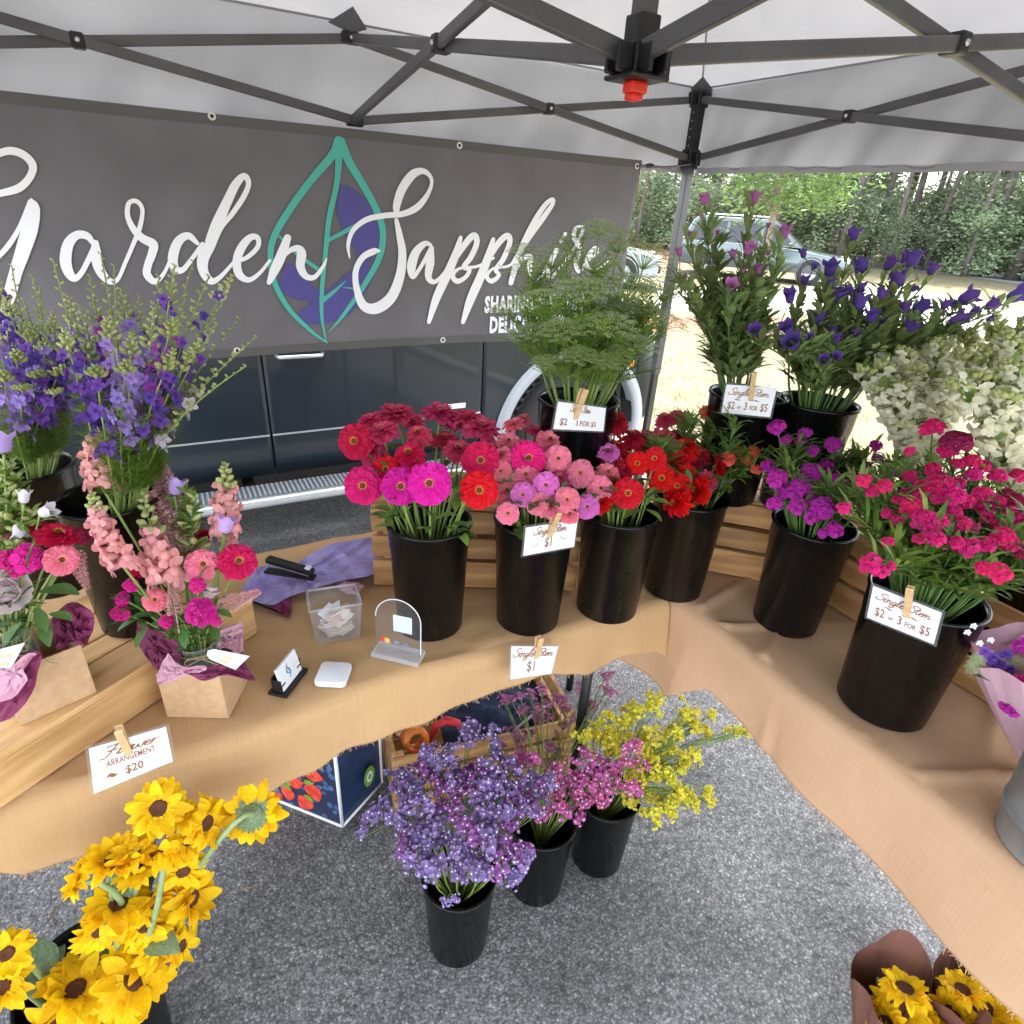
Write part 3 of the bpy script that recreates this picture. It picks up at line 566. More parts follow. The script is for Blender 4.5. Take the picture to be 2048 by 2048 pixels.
# inner shell closes the body, dark underside, hood, cabin, roof
mb = MB(); mb.box((-2.0, VY+.9, .72), (4.5, 1.70, .72)); mb.box((-2.0, VY+.9, .30), (4.3, 1.5, .16)); mb.build('chassis', M['black'], van)
mb = MB(); prof = [(.42, .40), (.47, .55), (.45, .75), (.38, .93), (.15, 1.03), (-.30, 1.09), (-.62, 1.125), (-.62, 1.08), (.10, .98), (.30, .6), (.30, .38)]
ys = [(VY-.0, 0), (VY+.02, .02), (VY+.12, .045), (VY+.9, .06), (VY+1.68, .045), (VY+1.78, .02), (VY+1.8, 0)]
vs_ = []
for y, b_ in ys: vs_ += [(x+(b_ if x > .2 and i < 5 else 0), y, z+(b_*.4 if z > .9 and i < 7 else 0)) for i, (x, z) in enumerate(prof)]
n = len(prof); fs = [(i*n+j, (i+1)*n+j, (i+1)*n+(j+1) % n, i*n+(j+1) % n) for i in range(len(ys)-1) for j in range(n)]+[tuple(range(n)), tuple(range((len(ys)-1)*n, len(ys)*n))[::-1]]
mb.add(vs_, fs); mb.build('hood', paint, van, True)
mb = MB(); prof = [(-.60, 1.12), (-1.28, 1.60), (-1.5, 1.64), (-4.1, 1.62), (-4.3, 1.5), (-4.34, 1.12)]
vs_ = [(x, VY+.05+(z-1.12)*.25, z) for x, z in prof]+[(x, VY+1.75-(z-1.12)*.25, z) for x, z in prof]; n = 6
mb.add(vs_, [tuple(range(n)), tuple(range(n, 2*n))[::-1]]+[(j, j+n, (j+1) % n+n, (j+1) % n) for j in range(n)]); mb.build('cabin', paint, van, bev=.03)
for mir in (0, 1):
    for x0, x1 in ((-1.70, -.95), (-2.70, -1.80), (-3.95, -2.85)):
        mb = MB(); yy = lambda z: VY+.045+(z-1.12)*.25 if not mir else VY+1.755-(z-1.12)*.25
        zt = 1.55; xt0 = x0; xt1 = x1-(.35 if x1 > -1 else 0)
        mb.add([(x0, yy(1.16), 1.16), (x1, yy(1.16), 1.16), (xt1, yy(zt), zt), (xt0, yy(zt), zt)], [(0, 1, 2, 3)]); mb.build('side_window', dglass, van, solid=.006)
mb = MB(); mb.add([(-.66, VY+.16, 1.155), (-.66, VY+1.64, 1.155), (-1.24, VY+1.5, 1.57), (-1.24, VY+.28, 1.57)], [(0, 1, 2, 3)]); mb.build('windshield', dglass, van, solid=.012)
# flare, wheel, step board, marker lamp
def flare(cx):
    mb = MB(); vs_ = []; n = 36; P_ = [(.515, VY+.012), (.512, VY-.020), (.455, VY-.026), (.447, VY-.004), (.447, VY+.05)]
    a0, a1 = R(-8), R(188)
    for i in range(n+1):
        a = a0+(a1-a0)*i/n
        for r_, y in P_: vs_.append((cx+r_*math.cos(a), y, AZ+r_*math.sin(a)))
    k = len(P_); mb.add(vs_, [(i*k+j, i*k+j+1, (i+1)*k+j+1, (i+1)*k+j) for i in range(n) for j in range(k-1)])
    mb.build('wheel_flare', mat('grey_flare', (.30, .33, .36), (.36, .39, .42), rough=.35, scale=3, coat=.3), van, True)
flare(AX); flare(-3.45)
def wheel(x, y, r_, wd, parent, m_t=rubber, rimm=rim_m, name='wheel', spokes=6):
    ro = obj(name, None, parent, Vector((x, y, r_))-world_loc(parent)); T = Matrix.Rotation(math.pi/2, 4, 'X')
    mb = MB(); h = wd/2; mb.lathe([(r_*.60, -h*.9), (r_*.85, -h), (r_*.96, -h*.8), (r_, -h*.5), (r_, h*.5), (r_*.96, h*.8), (r_*.85, h), (r_*.60, h*.9), (r_*.60, -h*.9)], 40, T)
    mb.build('tyre', m_t, ro, True, local=True)
    tb = MB()
    for k in range(44):
        a = 2*math.pi*k/44; tb.box((0, 0, 0), (wd*.94, .010*r_/.38, .03*r_/.38), TRS((r_*1.003*math.cos(a), 0, r_*1.003*math.sin(a))) @ Matrix.Rotation(-a, 4, 'Y') @ Matrix.Rotation(math.pi/2, 4, 'Z') @ Matrix.Rotation(.3, 4, 'Y'))
    tb.build('tread', m_t, ro, local=True)
    mb = MB(); mb.lathe([(r_*.60, -h*.85), (r_*.57, -h*.9), (r_*.54, -h*.5), (r_*.54, h*.8)], 40, T)
    for k in range(spokes):
        a = 2*math.pi*k/spokes; mb.box((r_*.30, -h*.55, 0), (r_*.52, wd*.12, r_*.16), Matrix.Rotation(a, 4, 'Y'))
    mb.lathe([(.0001, -h*.72), (r_*.13, -h*.72), (r_*.17, -h*.5), (r_*.17, 0)], 16, T); mb.disc(r_*.54, h*.1, 24, T)
    mb.build('rim', rimm, ro, False, local=True); return ro
for x in (AX, -3.45):
    wheel(x, VY+.135, .375, .24, van)
    wheel(x, VY+1.665, .375, .24, van)
mb = MB(); mb.box((-1.85, VY-.085, .305), (2.15, .155, .028)); sb = mb.build('step_board', mat('step_grey', (.10, .11, .12), rough=.5, bump=.2, bscale=90), van, bev=.008)
mb = MB(); mb.tube([(-2.93, VY-.168, .300), (-2.9, VY-.170, .300), (-.80, VY-.170, .300), (-.77, VY-.168, .300)], .023, 10); mb.build('step_rail', mat('step_silver', (.42, .44, .46), rough=.3, metal=.6), sb, True)
mb = MB()
for i in range(100): mb.box((-2.88+i*.021, VY-.085, .3215), (.008, .12, .006))
mb.build('step_ribs', mat('step_rib', (.24, .26, .28), rough=.45), sb)
mb = MB()
for x in (-2.6, -1.9, -1.1): mb.box((x, VY+.05, .30), (.05, .26, .02))
mb.build('step_bracket', M['black'], van)
mb = MB(); mb.box((.235, VY-.006, .748), (.075, .012, .045)); mb.build('marker_lamp', mat('amber_lens', (.8, .25, .02), rough=.15), van, bev=.004)
mb = MB(); mb.box((.40, VY+.9, .48), (.16, 1.76, .20)); mb.build('bumper', chrome, van, bev=.03)

# ------------------------------------------------------------------ cars beyond
def car(name, label, loc, yaw, paintm, L=4.35, H=1.52, wagon=True, lower=None):
    t = thing(name, label, 'car', loc); t.rotation_euler = (0, 0, yaw)
    W = 1.74; prof = [(-L/2, .40), (-L/2-.02, .62), (-L/2+.05, .86), (-L/2+.12, .93), (-.1, .92), (.55, .90), (1.0, .86), (L/2-.25, .74), (L/2-.03, .60), (L/2, .45), (L/2-.05, .28), (-L/2+.1, .28)]
    def sect(y): k = abs(y)/(W/2); return [(x*(1-.035*k**4), z+(-.03*k**4 if z > .7 else 0)) for x, z in prof]
    ys = [-W/2, -W/2*.94, -W/2*.6, 0, W/2*.6, W/2*.94, W/2]; vs_ = []
    for y in ys: vs_ += [(x, y, z) for x, z in sect(y)]
    n = len(prof); mb = MB(); mb.add(vs_, [(i*n+j, i*n+(j+1) % n, (i+1)*n+(j+1) % n, (i+1)*n+j) for i in range(6) for j in range(n)]+[tuple(range(n))[::-1], tuple(range(6*n, 7*n))]); mb.build('body', paintm, t, True, bev=.02, local=True)
    if wagon: cp = [(-L/2+.10, .90), (-L/2+.32, H-.10), (-L/2+.45, H), (.05, H), (.22, H-.03), (1.02, .88)]
    else: cp = [(-L/2+.45, .90), (-L/2+1.0, H-.04), (-L/2+1.3, H), (-.1, H), (.1, H-.04), (1.0, .88)]
    n = len(cp); yb = lambda z: W/2*.93-(z-.9)*.28
    mb = MB(); mb.add([(x, -yb(z), z) for x, z in cp]+[(x, yb(z), z) for x, z in cp], [tuple(range(n))[::-1], tuple(range(n, 2*n))]+[(j, (j+1) % n, (j+1) % n+n, j+n) for j in range(n)]); mb.build('cabin', paintm, t, bev=.03, local=True)
    zs, ze = .93, H-.11
    xb = cp[0][0]; 
    for sg in (-1, 1):
        for x0, x1, x0t, x1t in ((xb+.16, -1.02, xb+.34, -1.02), (-.94, -.12, -.94, -.12), (-.04, .80, -.04, .28)):
            mb = MB(); mb.add([(x0, sg*(yb(zs)+.006), zs), (x1, sg*(yb(zs)+.006), zs), (x1t, sg*(yb(ze)+.006), ze), (x0t, sg*(yb(ze)+.006), ze)], [(0, 1, 2, 3)]); mb.build('side_window', dglass, t, solid=.008, local=True)
    mb = MB(); mb.add([(1.0, -.70, .925), (1.0, .70, .925), (.26, .58, H-.05), (.26, -.58, H-.05)], [(0, 1, 2, 3)]); mb.build('windshield', dglass, t, solid=.03, local=True)
    mb = MB(); mb.add([(xb-.012, -.66, .95), (xb-.012, .66, .95), (xb+.19, .55, H-.12), (xb+.19, -.55, H-.12)], [(0, 3, 2, 1)]); mb.build('rear_window', dglass, t, solid=.03, local=True)
    if lower:
        for sg in (-1, 1): mb = MB(); mb.box((0, sg*(W/2+.004), .40), (L*.93, .03, .22)); mb.build('side_cladding', lower, t, bev=.01, local=True)
    for sg in (-1, 1):
        for x in (-1.36, 1.32):
            ro = obj('wheel', None, t, (x, sg*(W/2-.08), .32)); T = Matrix.Rotation(sg*math.pi/2, 4, 'X'); mb = MB()
            mb.lathe([(.19, -.1), (.28, -.105), (.32, -.08), (.32, .08), (.28, .105), (.19, .1)], 28, T); mb.build('tyre', rubber, ro, True, local=True)
            mb = MB(); mb.lathe([(.0001, -.085), (.06, -.09), (.07, -.06), (.17, -.07), (.195, -.1), (.195, .05)], 20, T)
            for k in range(7): mb.box((.12, .0, 0), (.14, .18, .035), Matrix.Rotation(2*math.pi*k/7, 4, 'Y'))
            mb.build('rim', rim_m, ro, local=True)
            mb = MB(); mb.lathe([(.365, -.012), (.335, -.012), (.335, .01)], 28, Matrix.Translation((x, sg*(W/2+.004), .34)) @ T); mb.build('wheel_arch', lower or M['black'], t, local=True)
        mb = MB(); mb.box((L/2-.18, sg*.64, .66), (.30, .32, .12)); mb.build('headlight', mat('lamp_lens', (.55, .58, .60), rough=.1), t, bev=.03, local=True)
        mb = MB(); mb.box((L/2-.35, sg*.825, .66), (.16, .06, .07)); mb.build('turn_lamp', MATS['amber_lens'], t, bev=.01, local=True)
        mb = MB(); mb.box((-L/2+.06, sg*.74, .80), (.12, .22, .18)); mb.build('tail_light', mat('red_lens', (.5, .02, .02), rough=.2), t, bev=.02, local=True)
        mb = MB(); mb.box((.72, sg*(W/2+.07), .95), (.12, .18, .11)); mb.build('mirror', paintm, t, bev=.03, local=True)
        mb = MB(); mb.tube([(-L/2+.5, sg*.60, H), (-L/2+.6, sg*.60, H+.055), (.0, sg*.60, H+.055), (.12, sg*.60, H)], .018, 6); mb.build('roof_rail', chrome, t, True, local=True)
    mb = MB(); mb.box((L/2-.01, 0, .42), (.05, 1.1, .16)); mb.build('grille', M['black'], t, bev=.01, local=True)
    return t
whitepaint = mat('white_paint', (.26, .30, .30), rough=.25, coat=.6); silverpaint = mat('silver_green_paint', (.085, .115, .115), rough=.22, metal=.3, coat=1.0); dgrey = mat('dark_cladding', (.06, .065, .07), rough=.5)
p1 = pz(1310*1.06, 531*1.06, 0); p2 = pz(1545*1.06, 545*1.06, 0)
cc_ = pz(1440*1.06, 528*1.06, 0)
car('station_wagon', 'silver white station wagon with roof rails parked beyond the young green tree', (cc_.x+.15, cc_.y+.35, .004), -.93, silverpaint, L=4.5, H=1.52, lower=dgrey)
cd_ = ray(1128, 470); cd_.z = 0; cd_.normalize()
car('parked_car', 'white car half hidden behind the right end of the banner', (CAM.x+cd_.x*15, CAM.y+cd_.y*15, .004), -.60, whitepaint, L=4.3, H=1.40, wagon=False)
# ------------------------------------------------------------------ tables and cloths
TZ = .757
def table(label, x0, x1, y0, y1, group='folding tables under burlap'):
    t = thing('folding_table', label, 'table', ((x0+x1)/2, (y0+y1)/2, 0), group)
    mb = MB(); mb.box(((x0+x1)/2, (y0+y1)/2, TZ-.022), (x1-x0, y1-y0, .034)); mb.build('table_top', mat('table_plastic', (.55, .55, .54), rough=.6), t, bev=.01)
    for lx, ly in ((x0+.10, y0+.05), (x1-.10, y0+.05), (x0+.10, y1-.05), (x1-.10, y1-.05)):
        mb = MB(); mb.tube([(lx, ly, .0), (lx, ly, TZ-.04)], .013, 12); mb.build('leg', M['black'], t, True)
    return t
table('long folding table under the left burlap cloth, in front of the truck', -3.05, -1.24, -1.452, -.93)
table('long folding table under the right burlap cloth, nearest the verge', -1.160, -.60, -2.95, -.93)
def noise2(x, y, s=0): return math.sin(x*3.1+y*2.3+s)*.5+math.sin(x*7.3-y*5.1+s*2)*.3+math.sin(x*13.7+y*11.9+s*3)*.2
hemL = [(-60, 1668), (40, 1668), (80, 1660), (200, 1628), (300, 1592), (450, 1530), (600, 1467), (720, 1420), (850, 1372), (950, 1330), (1000, 1308), (1050, 1283), (1085, 1284), (1120, 1287), (1160, 1268), (1200, 1245), (1245, 1237), (1275, 1246), (1294, 1272), (1306, 1318)]
hl = [py(a*1.06, b*1.06, -1.52) for a, b in hemL]; hlx = [p.x for p in hl]; hlz = [p.z for p in hl]
def cloth_left():
    mb = MB(); uv = []; n1, n2 = 260, 64; vs_ = []; xa, xb = -3.02, -1.200
    for i in range(n1+1):
        x = xa+(xb-xa)*i/n1; hz = float(np.interp(x, hlx, hlz))+.003*math.sin(x*60); k = (x-xa)/(xb-xa)
        yf = -1.490-.010*math.sin(x*4.5)-.006*math.sin(x*11); drop = TZ-hz; r_ = .028
        L1 = .575; L2 = math.pi/2*r_; L3 = max(.02, drop-r_); LT = L1+L2+L3
        for j in range(n2+1):
            # spend half the rows on the drop
            t = j/n2; l = L1*t/.5 if t < .5 else L1+(t-.5)/.5*(L2+L3)
            if l <= L1: y = -.915+(yf+r_+.915)*l/L1; z = TZ+.002*noise2(x*3, y*5)+.006*max(0, noise2(x*2.2, y*6, 1)-.2)+.001*noise2(x*9, y*12, 4)
            elif l <= L1+L2: a = (l-L1)/r_; y = yf+r_-r_*math.sin(a); z = TZ-r_+r_*math.cos(a)
            else:
                d = (l-L1-L2); z = TZ-r_-d; f = d/.2
                y = yf-.014*f*math.sin(x*9+.6)-.012*f*math.sin(x*21+2)-.012*f+.004*math.sin(x*55+d*20)*f+.003*math.sin(x*33-d*40)*f
            if l > L1-.06: z += .002*math.sin(x*16)*(1 if l < L1+L2 else 0)
            vs_.append((x, y, z)); uv.append((x, l))
    fs = [(i*(n2+1)+j, i*(n2+1)+j+1, (i+1)*(n2+1)+j+1, (i+1)*(n2+1)+j) for i in range(n1) for j in range(n2)]
    mb.add(vs_, fs); me = mb.mesh('burlap', M['burlap'], True); ul = me.uv_layers.new(name='UVMap')
    idx = np.zeros(len(me.loops), dtype=np.int32); me.loops.foreach_get('vertex_index', idx); ul.data.foreach_set('uv', np.array(uv)[idx].ravel()); 
    o = obj('burlap_cloth', me); m_ = o.modifiers.new('solid', 'SOLIDIFY'); m_.thickness = .0016; return o
def fringe(o, pts, m):
    mb = MB()
    for i in range(len(pts)-1):
        for k in range(3):
            p = Vector(pts[i])+(Vector(pts[i+1])-Vector(pts[i]))*rnd.random(); L = rnd.choice((.002, .003, .004, .009)); d = Vector((rnd.gauss(0, .35), rnd.gauss(0, .35), -1)); s_ = .0004; e = (Vector(pts[i+1])-Vector(pts[i])).normalized()*s_
            mb.add([p-e, p+e, p+d*L+e, p+d*L-e], [(0, 1, 2, 3)])
    tag(mb.build('frayed_threads', m, o), None, None, None, 'stuff')
cl_ = tag(cloth_left(), 'golden tan burlap cloth with a wavy hem over the left table', 'tablecloth'); fringe(cl_, [cl_.data.vertices[i*65+64].co for i in range(261)], M['burlap'])
hemR = [(1391, 1388), (1470, 1475), (1562, 1576), (1745, 1755), (1928, 1928)]
hr = [px(a, b, -1.235) for a, b in hemR]; hry = [p.y for p in hr][::-1]; hrz = [p.z for p in hr][::-1]
def cloth_right():
    n1, n2 = 260, 70; vs_ = []; uv = []; ya, yb = -2.98, -.93
    for i in range(n1+1):
        y = ya+(yb-ya)*i/n1
        hz = float(np.interp(y, hry, hrz)) if y < hry[-1] else hrz[-1]-.10*min(1, (y-hry[-1])/.10)
        xf = -1.200-.008*math.sin(y*5+1)-.005*math.sin(y*13); r_ = .03; drop = TZ-hz; L1 = .61; L2 = math.pi/2*r_; L3 = max(.02, drop-r_)
        for j in range(n2+1):
            t = j/n2; l = L1*t/.5 if t < .5 else L1+(t-.5)/.5*(L2+L3)
            zo = .002+.0022*noise2(y*3, l*5, 2)+.0016*noise2(y*7+l*6, l*9, 5)
            if l <= L1:
                x = -.575+(xf+r_+.575)*l/L1; z = TZ+zo
                for (c0, wd, amp, sl) in ((-1.62, .012, .007, .5), (-2.05, .014, .008, .35), (-2.25, .010, .006, .45), (-1.80, .009, .005, .7), (-1.50, .012, .006, .2), (-1.70, .010, .006, -.4), (-2.15, .012, .007, -.5), (-1.38, .012, .006, -.3), (-2.4, .012, .007, .2)):
                    q = (y-c0-(x+.95)*sl)/wd; z += 1.7*amp*math.exp(-q*q)*(.5+.5*math.sin(l*6+c0*9))
            elif l <= L1+L2: a = (l-L1)/r_; x = xf+r_-r_*math.sin(a); z = TZ-r_+r_*math.cos(a)+zo
            else:
                d = l-L1-L2; f = min(1, d/.15); z = TZ-r_-d+zo
                x = xf-.010*f*math.sin(y*8+.3)-.007*f*math.sin(y*19)-.018*f
                q = (y+1.79+.10*d)/.010; x += -.006*f*math.exp(-q*q)+.004*f*math.exp(-((y+1.815+.1*d)/.012)**2)
                if y > -1.56: x += .018*f*math.sin((y+1.56)*22)
            vs_.append((x, y, z)); uv.append((y, l))
    fs = [(i*(n2+1)+j, (i+1)*(n2+1)+j, (i+1)*(n2+1)+j+1, i*(n2+1)+j+1) for i in range(n1) for j in range(n2)]
    mb = MB(); mb.add(vs_, fs); me = mb.mesh('burlap', M['burlap2'], True); ul = me.uv_layers.new(name='UVMap')
    idx = np.zeros(len(me.loops), dtype=np.int32); me.loops.foreach_get('vertex_index', idx); ul.data.foreach_set('uv', np.array(uv)[idx].ravel())
    o = obj('burlap_cloth', me); m_ = o.modifiers.new('solid', 'SOLIDIFY'); m_.thickness = .0016; return o
cl_ = tag(cloth_right(), 'rosy tan burlap cloth with long creases over the right table', 'tablecloth'); fringe(cl_, [cl_.data.vertices[i*71+70].co for i in range(261)], M['burlap2'])

# ------------------------------------------------------------------ wooden crates
def board(parent, c, d, ang, nm, m=None, T0=None):
    mb = MB(); x, y, z = d; jx = rnd.uniform(-.002, .002)
    T = Matrix.Translation((c[0], c[1], c[2])) @ Matrix.Rotation(ang, 4, 'Z') @ (T0 or Matrix.Identity(4))
    mb.box((0, 0, 0), (x+jx, y, z)); me = mb.mesh(nm, m or M['wood'])
    o = obj(nm, me, parent, T.to_translation()-world_loc(parent), T.to_quaternion()); b = o.modifiers.new('bevel', 'BEVEL'); b.width = .0018; b.segments = 1; return o
def crate(label, p0, ang, L, D, H, z0, rows, m=None, group='wooden crates', top=True):
    """open slatted crate: p0 = front left corner, runs L along ang, D behind"""
    ca, sa = math.cos(ang), math.sin(ang); P = lambda u, v, z: (p0[0]+ca*u-sa*v, p0[1]+sa*u+ca*v, z0+z)
    t = thing('wooden_crate', label, 'crate', P(L/2, D/2, 0), group); th = .010
    for v in (th/2, D-th/2):
        for a, b in rows: board(t, P(L/2, v, (a+b)/2), (L, th, b-a), ang, 'slat', m)
    for u in (th*1.5+.001, L-th*1.5-.001):
        for a, b in rows: board(t, P(u, D/2, (a+b)/2), (th*1.4, D-2*th-.002, b-a-.002), ang, 'end_board', m)
        for v in (th+.011, D-th-.011): board(t, P(u+(.016 if u < L/2 else -.016), v, H/2), (.018, .020, H-.004), ang, 'corner_post', m)
    n = 4
    for i in range(n): board(t, P(L/2, th+.01+(D-2*th-.02)*(i+.5)/n, .0065), (L-.06, (D-2*th-.03)/n, .009), ang, 'floor_board', m)
    for i in range(n if top else 0): board(t, P(L/2, .0+(D)*(i+.5)/n, H+.0055), (L, D/n-.006, .009), ang, 'top_board', m)
    return t
RW = [(.002, .068), (.078, .130), (.142, .196)]
a1 = math.atan2(-.106, .213)
crate('low wooden crate behind the first and second zinnia buckets', (-1.80, -1.165), a1, .46, .20, .196, TZ+.003, RW)
crate('wooden crate set askew at the table corner behind the red zinnias', (-1.075, -1.392), R(-45), .40, .33, .196, TZ+.004, RW)
crate('wooden crate along the back of the right table behind the dark pink dianthus', (-.875, -1.655), R(-90), .60, .27, .19, TZ+.004, RW, top=False)
# crate lying at the left with a plank top
ca, sa = math.cos(R(34.7)), math.sin(R(34.7)); LP = lambda u, v, z: (-2.433+ca*u-sa*v, -1.492+sa*u+ca*v, TZ+z)
lc = thing('wooden_crate', 'broad pale wooden crate laid flat as a shelf at the left end of the table', 'crate', LP(.1, .13, 0), 'wooden crates')
u0, u1 = -.30, .455; um, ul_ = (u0+u1)/2, u1-u0
board(lc, LP(um, .006, .038), (ul_, .012, .070), R(34.7), 'front_board', M['woodL']); board(lc, LP(um, .268, .038), (ul_, .012, .070), R(34.7), 'back_board', M['woodL'])
for u in (u0+.006, u1-.006): board(lc, LP(u, .137, .038), (.012, .25, .070), R(34.7), 'end_board', M['woodL'])
for a, b in ((0, .079), (.083, .128), (.132, .200), (.205, .272)): board(lc, LP(um, (a+b)/2, .079), (ul_, b-a, .011), R(34.7), 'top_board', M['woodL'])
LCZ = TZ+.0855
# crate on the ground under the table, with odds and ends
gcr = thing('wooden_crate', 'wooden crate on the asphalt under the left table, filled with tools', 'crate', (-1.5, -1.08, 0), 'wooden crates')
def gboard(c, d, ang=R(-9), nm='slat'): return board(gcr, c, d, ang, nm)
fx = lambda u, v, z: (-1.79+math.cos(R(-9))*u-math.sin(R(-9))*v, -1.205+math.sin(R(-9))*u+math.cos(R(-9))*v, z)
for z in (.045, .125, .205): 
    gboard(fx(.27, 0, z), (.54, .012, .055)); gboard(fx(.27, .27, z), (.54, .012, .055))
for u in (.008, .532):
    for z in (.045, .125, .205): gboard(fx(u, .135, z), (.012, .256, .055), nm='end_board')
    for v in (.018, .252): gboard(fx(u+(.016 if u < .2 else -.016), v, .118), (.02, .02, .23), nm='corner_post')
for i in range(4): gboard(fx(.27, .035+i*.067, .012), (.50, .060, .010), nm='floor_board')
# things in it
mb = MB(); T = TRS(fx(.33, .15, .16)) @ Matrix.Rotation(R(-9), 4, 'Z')
vs_ = []; n = 18
for i in range(n+1):
    for j in range(n+1): u, v = i/n-.5, j/n-.5; vs_.append((u*.34, v*.20, .05*math.cos(u*2.6)*math.cos(v*2.8)+.012*noise2(u*9, v*9)+.008*noise2(u*20, v*22, 1)))
mb.add(vs_, [(i*(n+1)+j, i*(n+1)+j+1, (i+1)*(n+1)+j+1, (i+1)*(n+1)+j) for i in range(n) for j in range(n)], T)
tag(mb.build('folded_bag', mat('navy_cloth', (.012, .022, .055), (.02, .035, .08), rough=.8, scale=20, bump=.4, bscale=60), None, True, solid=.003), 'crumpled navy bag stuffed in the crate under the table', 'bag')
def tape_roll(p, m, label):
    t_ = MB(); t_.lathe([(.022, -.018), (.036, -.018), (.036, .018), (.022, .018), (.022, -.018)], 24, TRS(p) @ Matrix.Rotation(R(70), 4, 'X')); tag(t_.build('tape_roll', m, None, True), label, 'tape')
tape_roll(fx(.075, .07, .215), mat('orange_tape', (.65, .17, .02), rough=.4), 'orange roll of tape on top of the crate under the table')
mb = MB(); mb.tube([fx(.12, .09, .17), fx(.14, .10, .215), fx(.17, .09, .238), fx(.20, .085, .225), fx(.215, .08, .19)], [.007, .011, .013, .011, .006], 12)
tag(mb.build('garden_glove', mat('red_glove', (.55, .02, .03), rough=.6, bump=.3), None, True), 'red glove poking out of the crate under the table', 'glove')
mb = MB(); mb.tube([fx(.36, .03, .21), fx(.42, .045, .238), fx(.47, .07, .235), fx(.50, .11, .20)], [.004]*4, 8)
tag(mb.build('cable', mat('pale_cable', (.4, .42, .46), rough=.5), None, True), 'pale cable looped over the edge of the crate under the table', 'cable')

# tote bag with a fruit print
fr = mat('tote_navy', (.012, .035, .10), (.018, .05, .13), rough=.5, scale=15, bump=.2, bscale=50)
tb = thing('tote_bag', 'shopping tote with navy side and strawberry print under the left table', 'tote bag', (-1.93, -1.12, 0))
tr0, tr1, tl1, tl0 = Vector((-1.920, -1.165, .0)), Vector((-1.790, -1.085, .0)), Vector((-2.05, -.99, 0)), Vector((-2.0, -1.02, 0))
A, B, C_, D_ = Vector((-1.925, -1.165, .004)), Vector((-1.785, -1.075, .004)), Vector((-2.085, -.985, .004)), Vector((-1.95, -.88, .004)); up = Vector((0, 0, .30))
mb = MB()
for a, b in ((A, B), (B, D_), (D_, C_)):
    vs_ = []; n = 8
    for i in range(n+1):
        for j in range(n+1): p = a+(b-a)*(i/n)+up*(j/n); p += Vector((-(b-a).y, (b-a).x, 0)).normalized()*(.010*math.sin(math.pi*i/n)*math.sin(math.pi*j/n*1.0)); vs_.append(p)
    mb.add(vs_, [(i*(n+1)+j, (i+1)*(n+1)+j, (i+1)*(n+1)+j+1, i*(n+1)+j+1) for i in range(n) for j in range(n)])
mb.build('side_panel', fr, tb, True, solid=.002)
mb = MB(); mb.add([A, C_, C_+up, A+up], [(0, 1, 2, 3)]); mb.build('front_panel', mat('print_ground', (.02, .03, .07), rough=.5), tb, solid=.002)
nrm = (C_-A).cross(up).normalized()
if nrm.dot(CAM-A) < 0: nrm = -nrm
ux = (A-C_).normalized()
red_p = mat('strawberry_print', (.60, .03, .02), (.78, .10, .05), rough=.5, scale=60); grn_p = mat('leaf_print', (.22, .35, .04), rough=.5); blu_p = mat('blueberry_print', (.03, .06, .17), (.10, .17, .33), rough=.5, scale=80)
lw = (A-C_).length; P_ = lambda x, y, z: C_+ux*x+Vector((0, 0, y))+nrm*(.0018+z)
for i, (x, y, r_) in enumerate([(.03, .02, .02), (.07, .05, .026), (.125, .04, .030), (.16, .10, .032), (.10, .11, .028), (.05, .13, .024), (.165, .17, .030), (.11, .18, .026), (.05, .21, .028), (.16, .24, .03), (.10, .26, .028), (.03, .27, .02)]):
    mb = MB(); a = rnd.uniform(0, 6.28); c_, s_ = math.cos(a), math.sin(a)
    sh = [(0, -1.15), (.55, -.6), (.85, 0), (.75, .6), (.3, .85), (-.3, .85), (-.75, .6), (-.85, 0), (-.55, -.6)]
    poly(mb, [(x+r_*(c_*u-s_*v), y+r_*(s_*u+c_*v)) for u, v in sh], P_, .0006+.0002*(i % 4)); mb.build('strawberry_print', red_p, tb)
    mb = MB(); 
    for k in range(5): b_ = a+math.pi/2+(k-2)*.55; mb.add([P_(x-r_*.8*s_, y+r_*.8*c_, .0018), P_(x-r_*.8*s_+r_*.5*math.cos(b_-.25), y+r_*.8*c_+r_*.5*math.sin(b_-.25), .0018), P_(x-r_*.8*s_+r_*.7*math.cos(b_), y+r_*.8*c_+r_*.7*math.sin(b_), .0018), P_(x-r_*.8*s_+r_*.5*math.cos(b_+.25), y+r_*.8*c_+r_*.5*math.sin(b_+.25), .0018)], [(0, 1, 2, 3)])
    mb.build('leaf_print', grn_p, tb)
mb = MB()
for i in range(70):
    x, y, r_ = rnd.uniform(.005, lw-.01), rnd.uniform(.01, .28), rnd.uniform(.006, .011); mb.add([P_(x+r_*math.cos(k), y+r_*math.sin(k), .0001+.000005*i) for k in [j*.785 for j in range(8)]], [tuple(range(8))])
tag(mb.build('blueberry_print', blu_p, tb), None, None, None, 'stuff')
mb = MB()
for a in (A, B, C_): mb.tube([a+Vector((0, 0, .001)), a+up], .005, 6)
mb.tube([A, B], .005, 6); mb.tube([A, C_], .005, 6); mb.tube([A+up, B+up], .005, 6)
mb.build('piping', M['white'], tb, True)
n2_ = (B-A).cross(up).normalized(); n2_ = n2_ if n2_.dot(CAM-A) > 0 else -n2_; u2 = (B-A).normalized(); o2 = A+u2*.105+Vector((0, 0, .095))
P2 = lambda x, y, z: o2+u2*x+Vector((0, 0, y))+n2_*(.011+z)
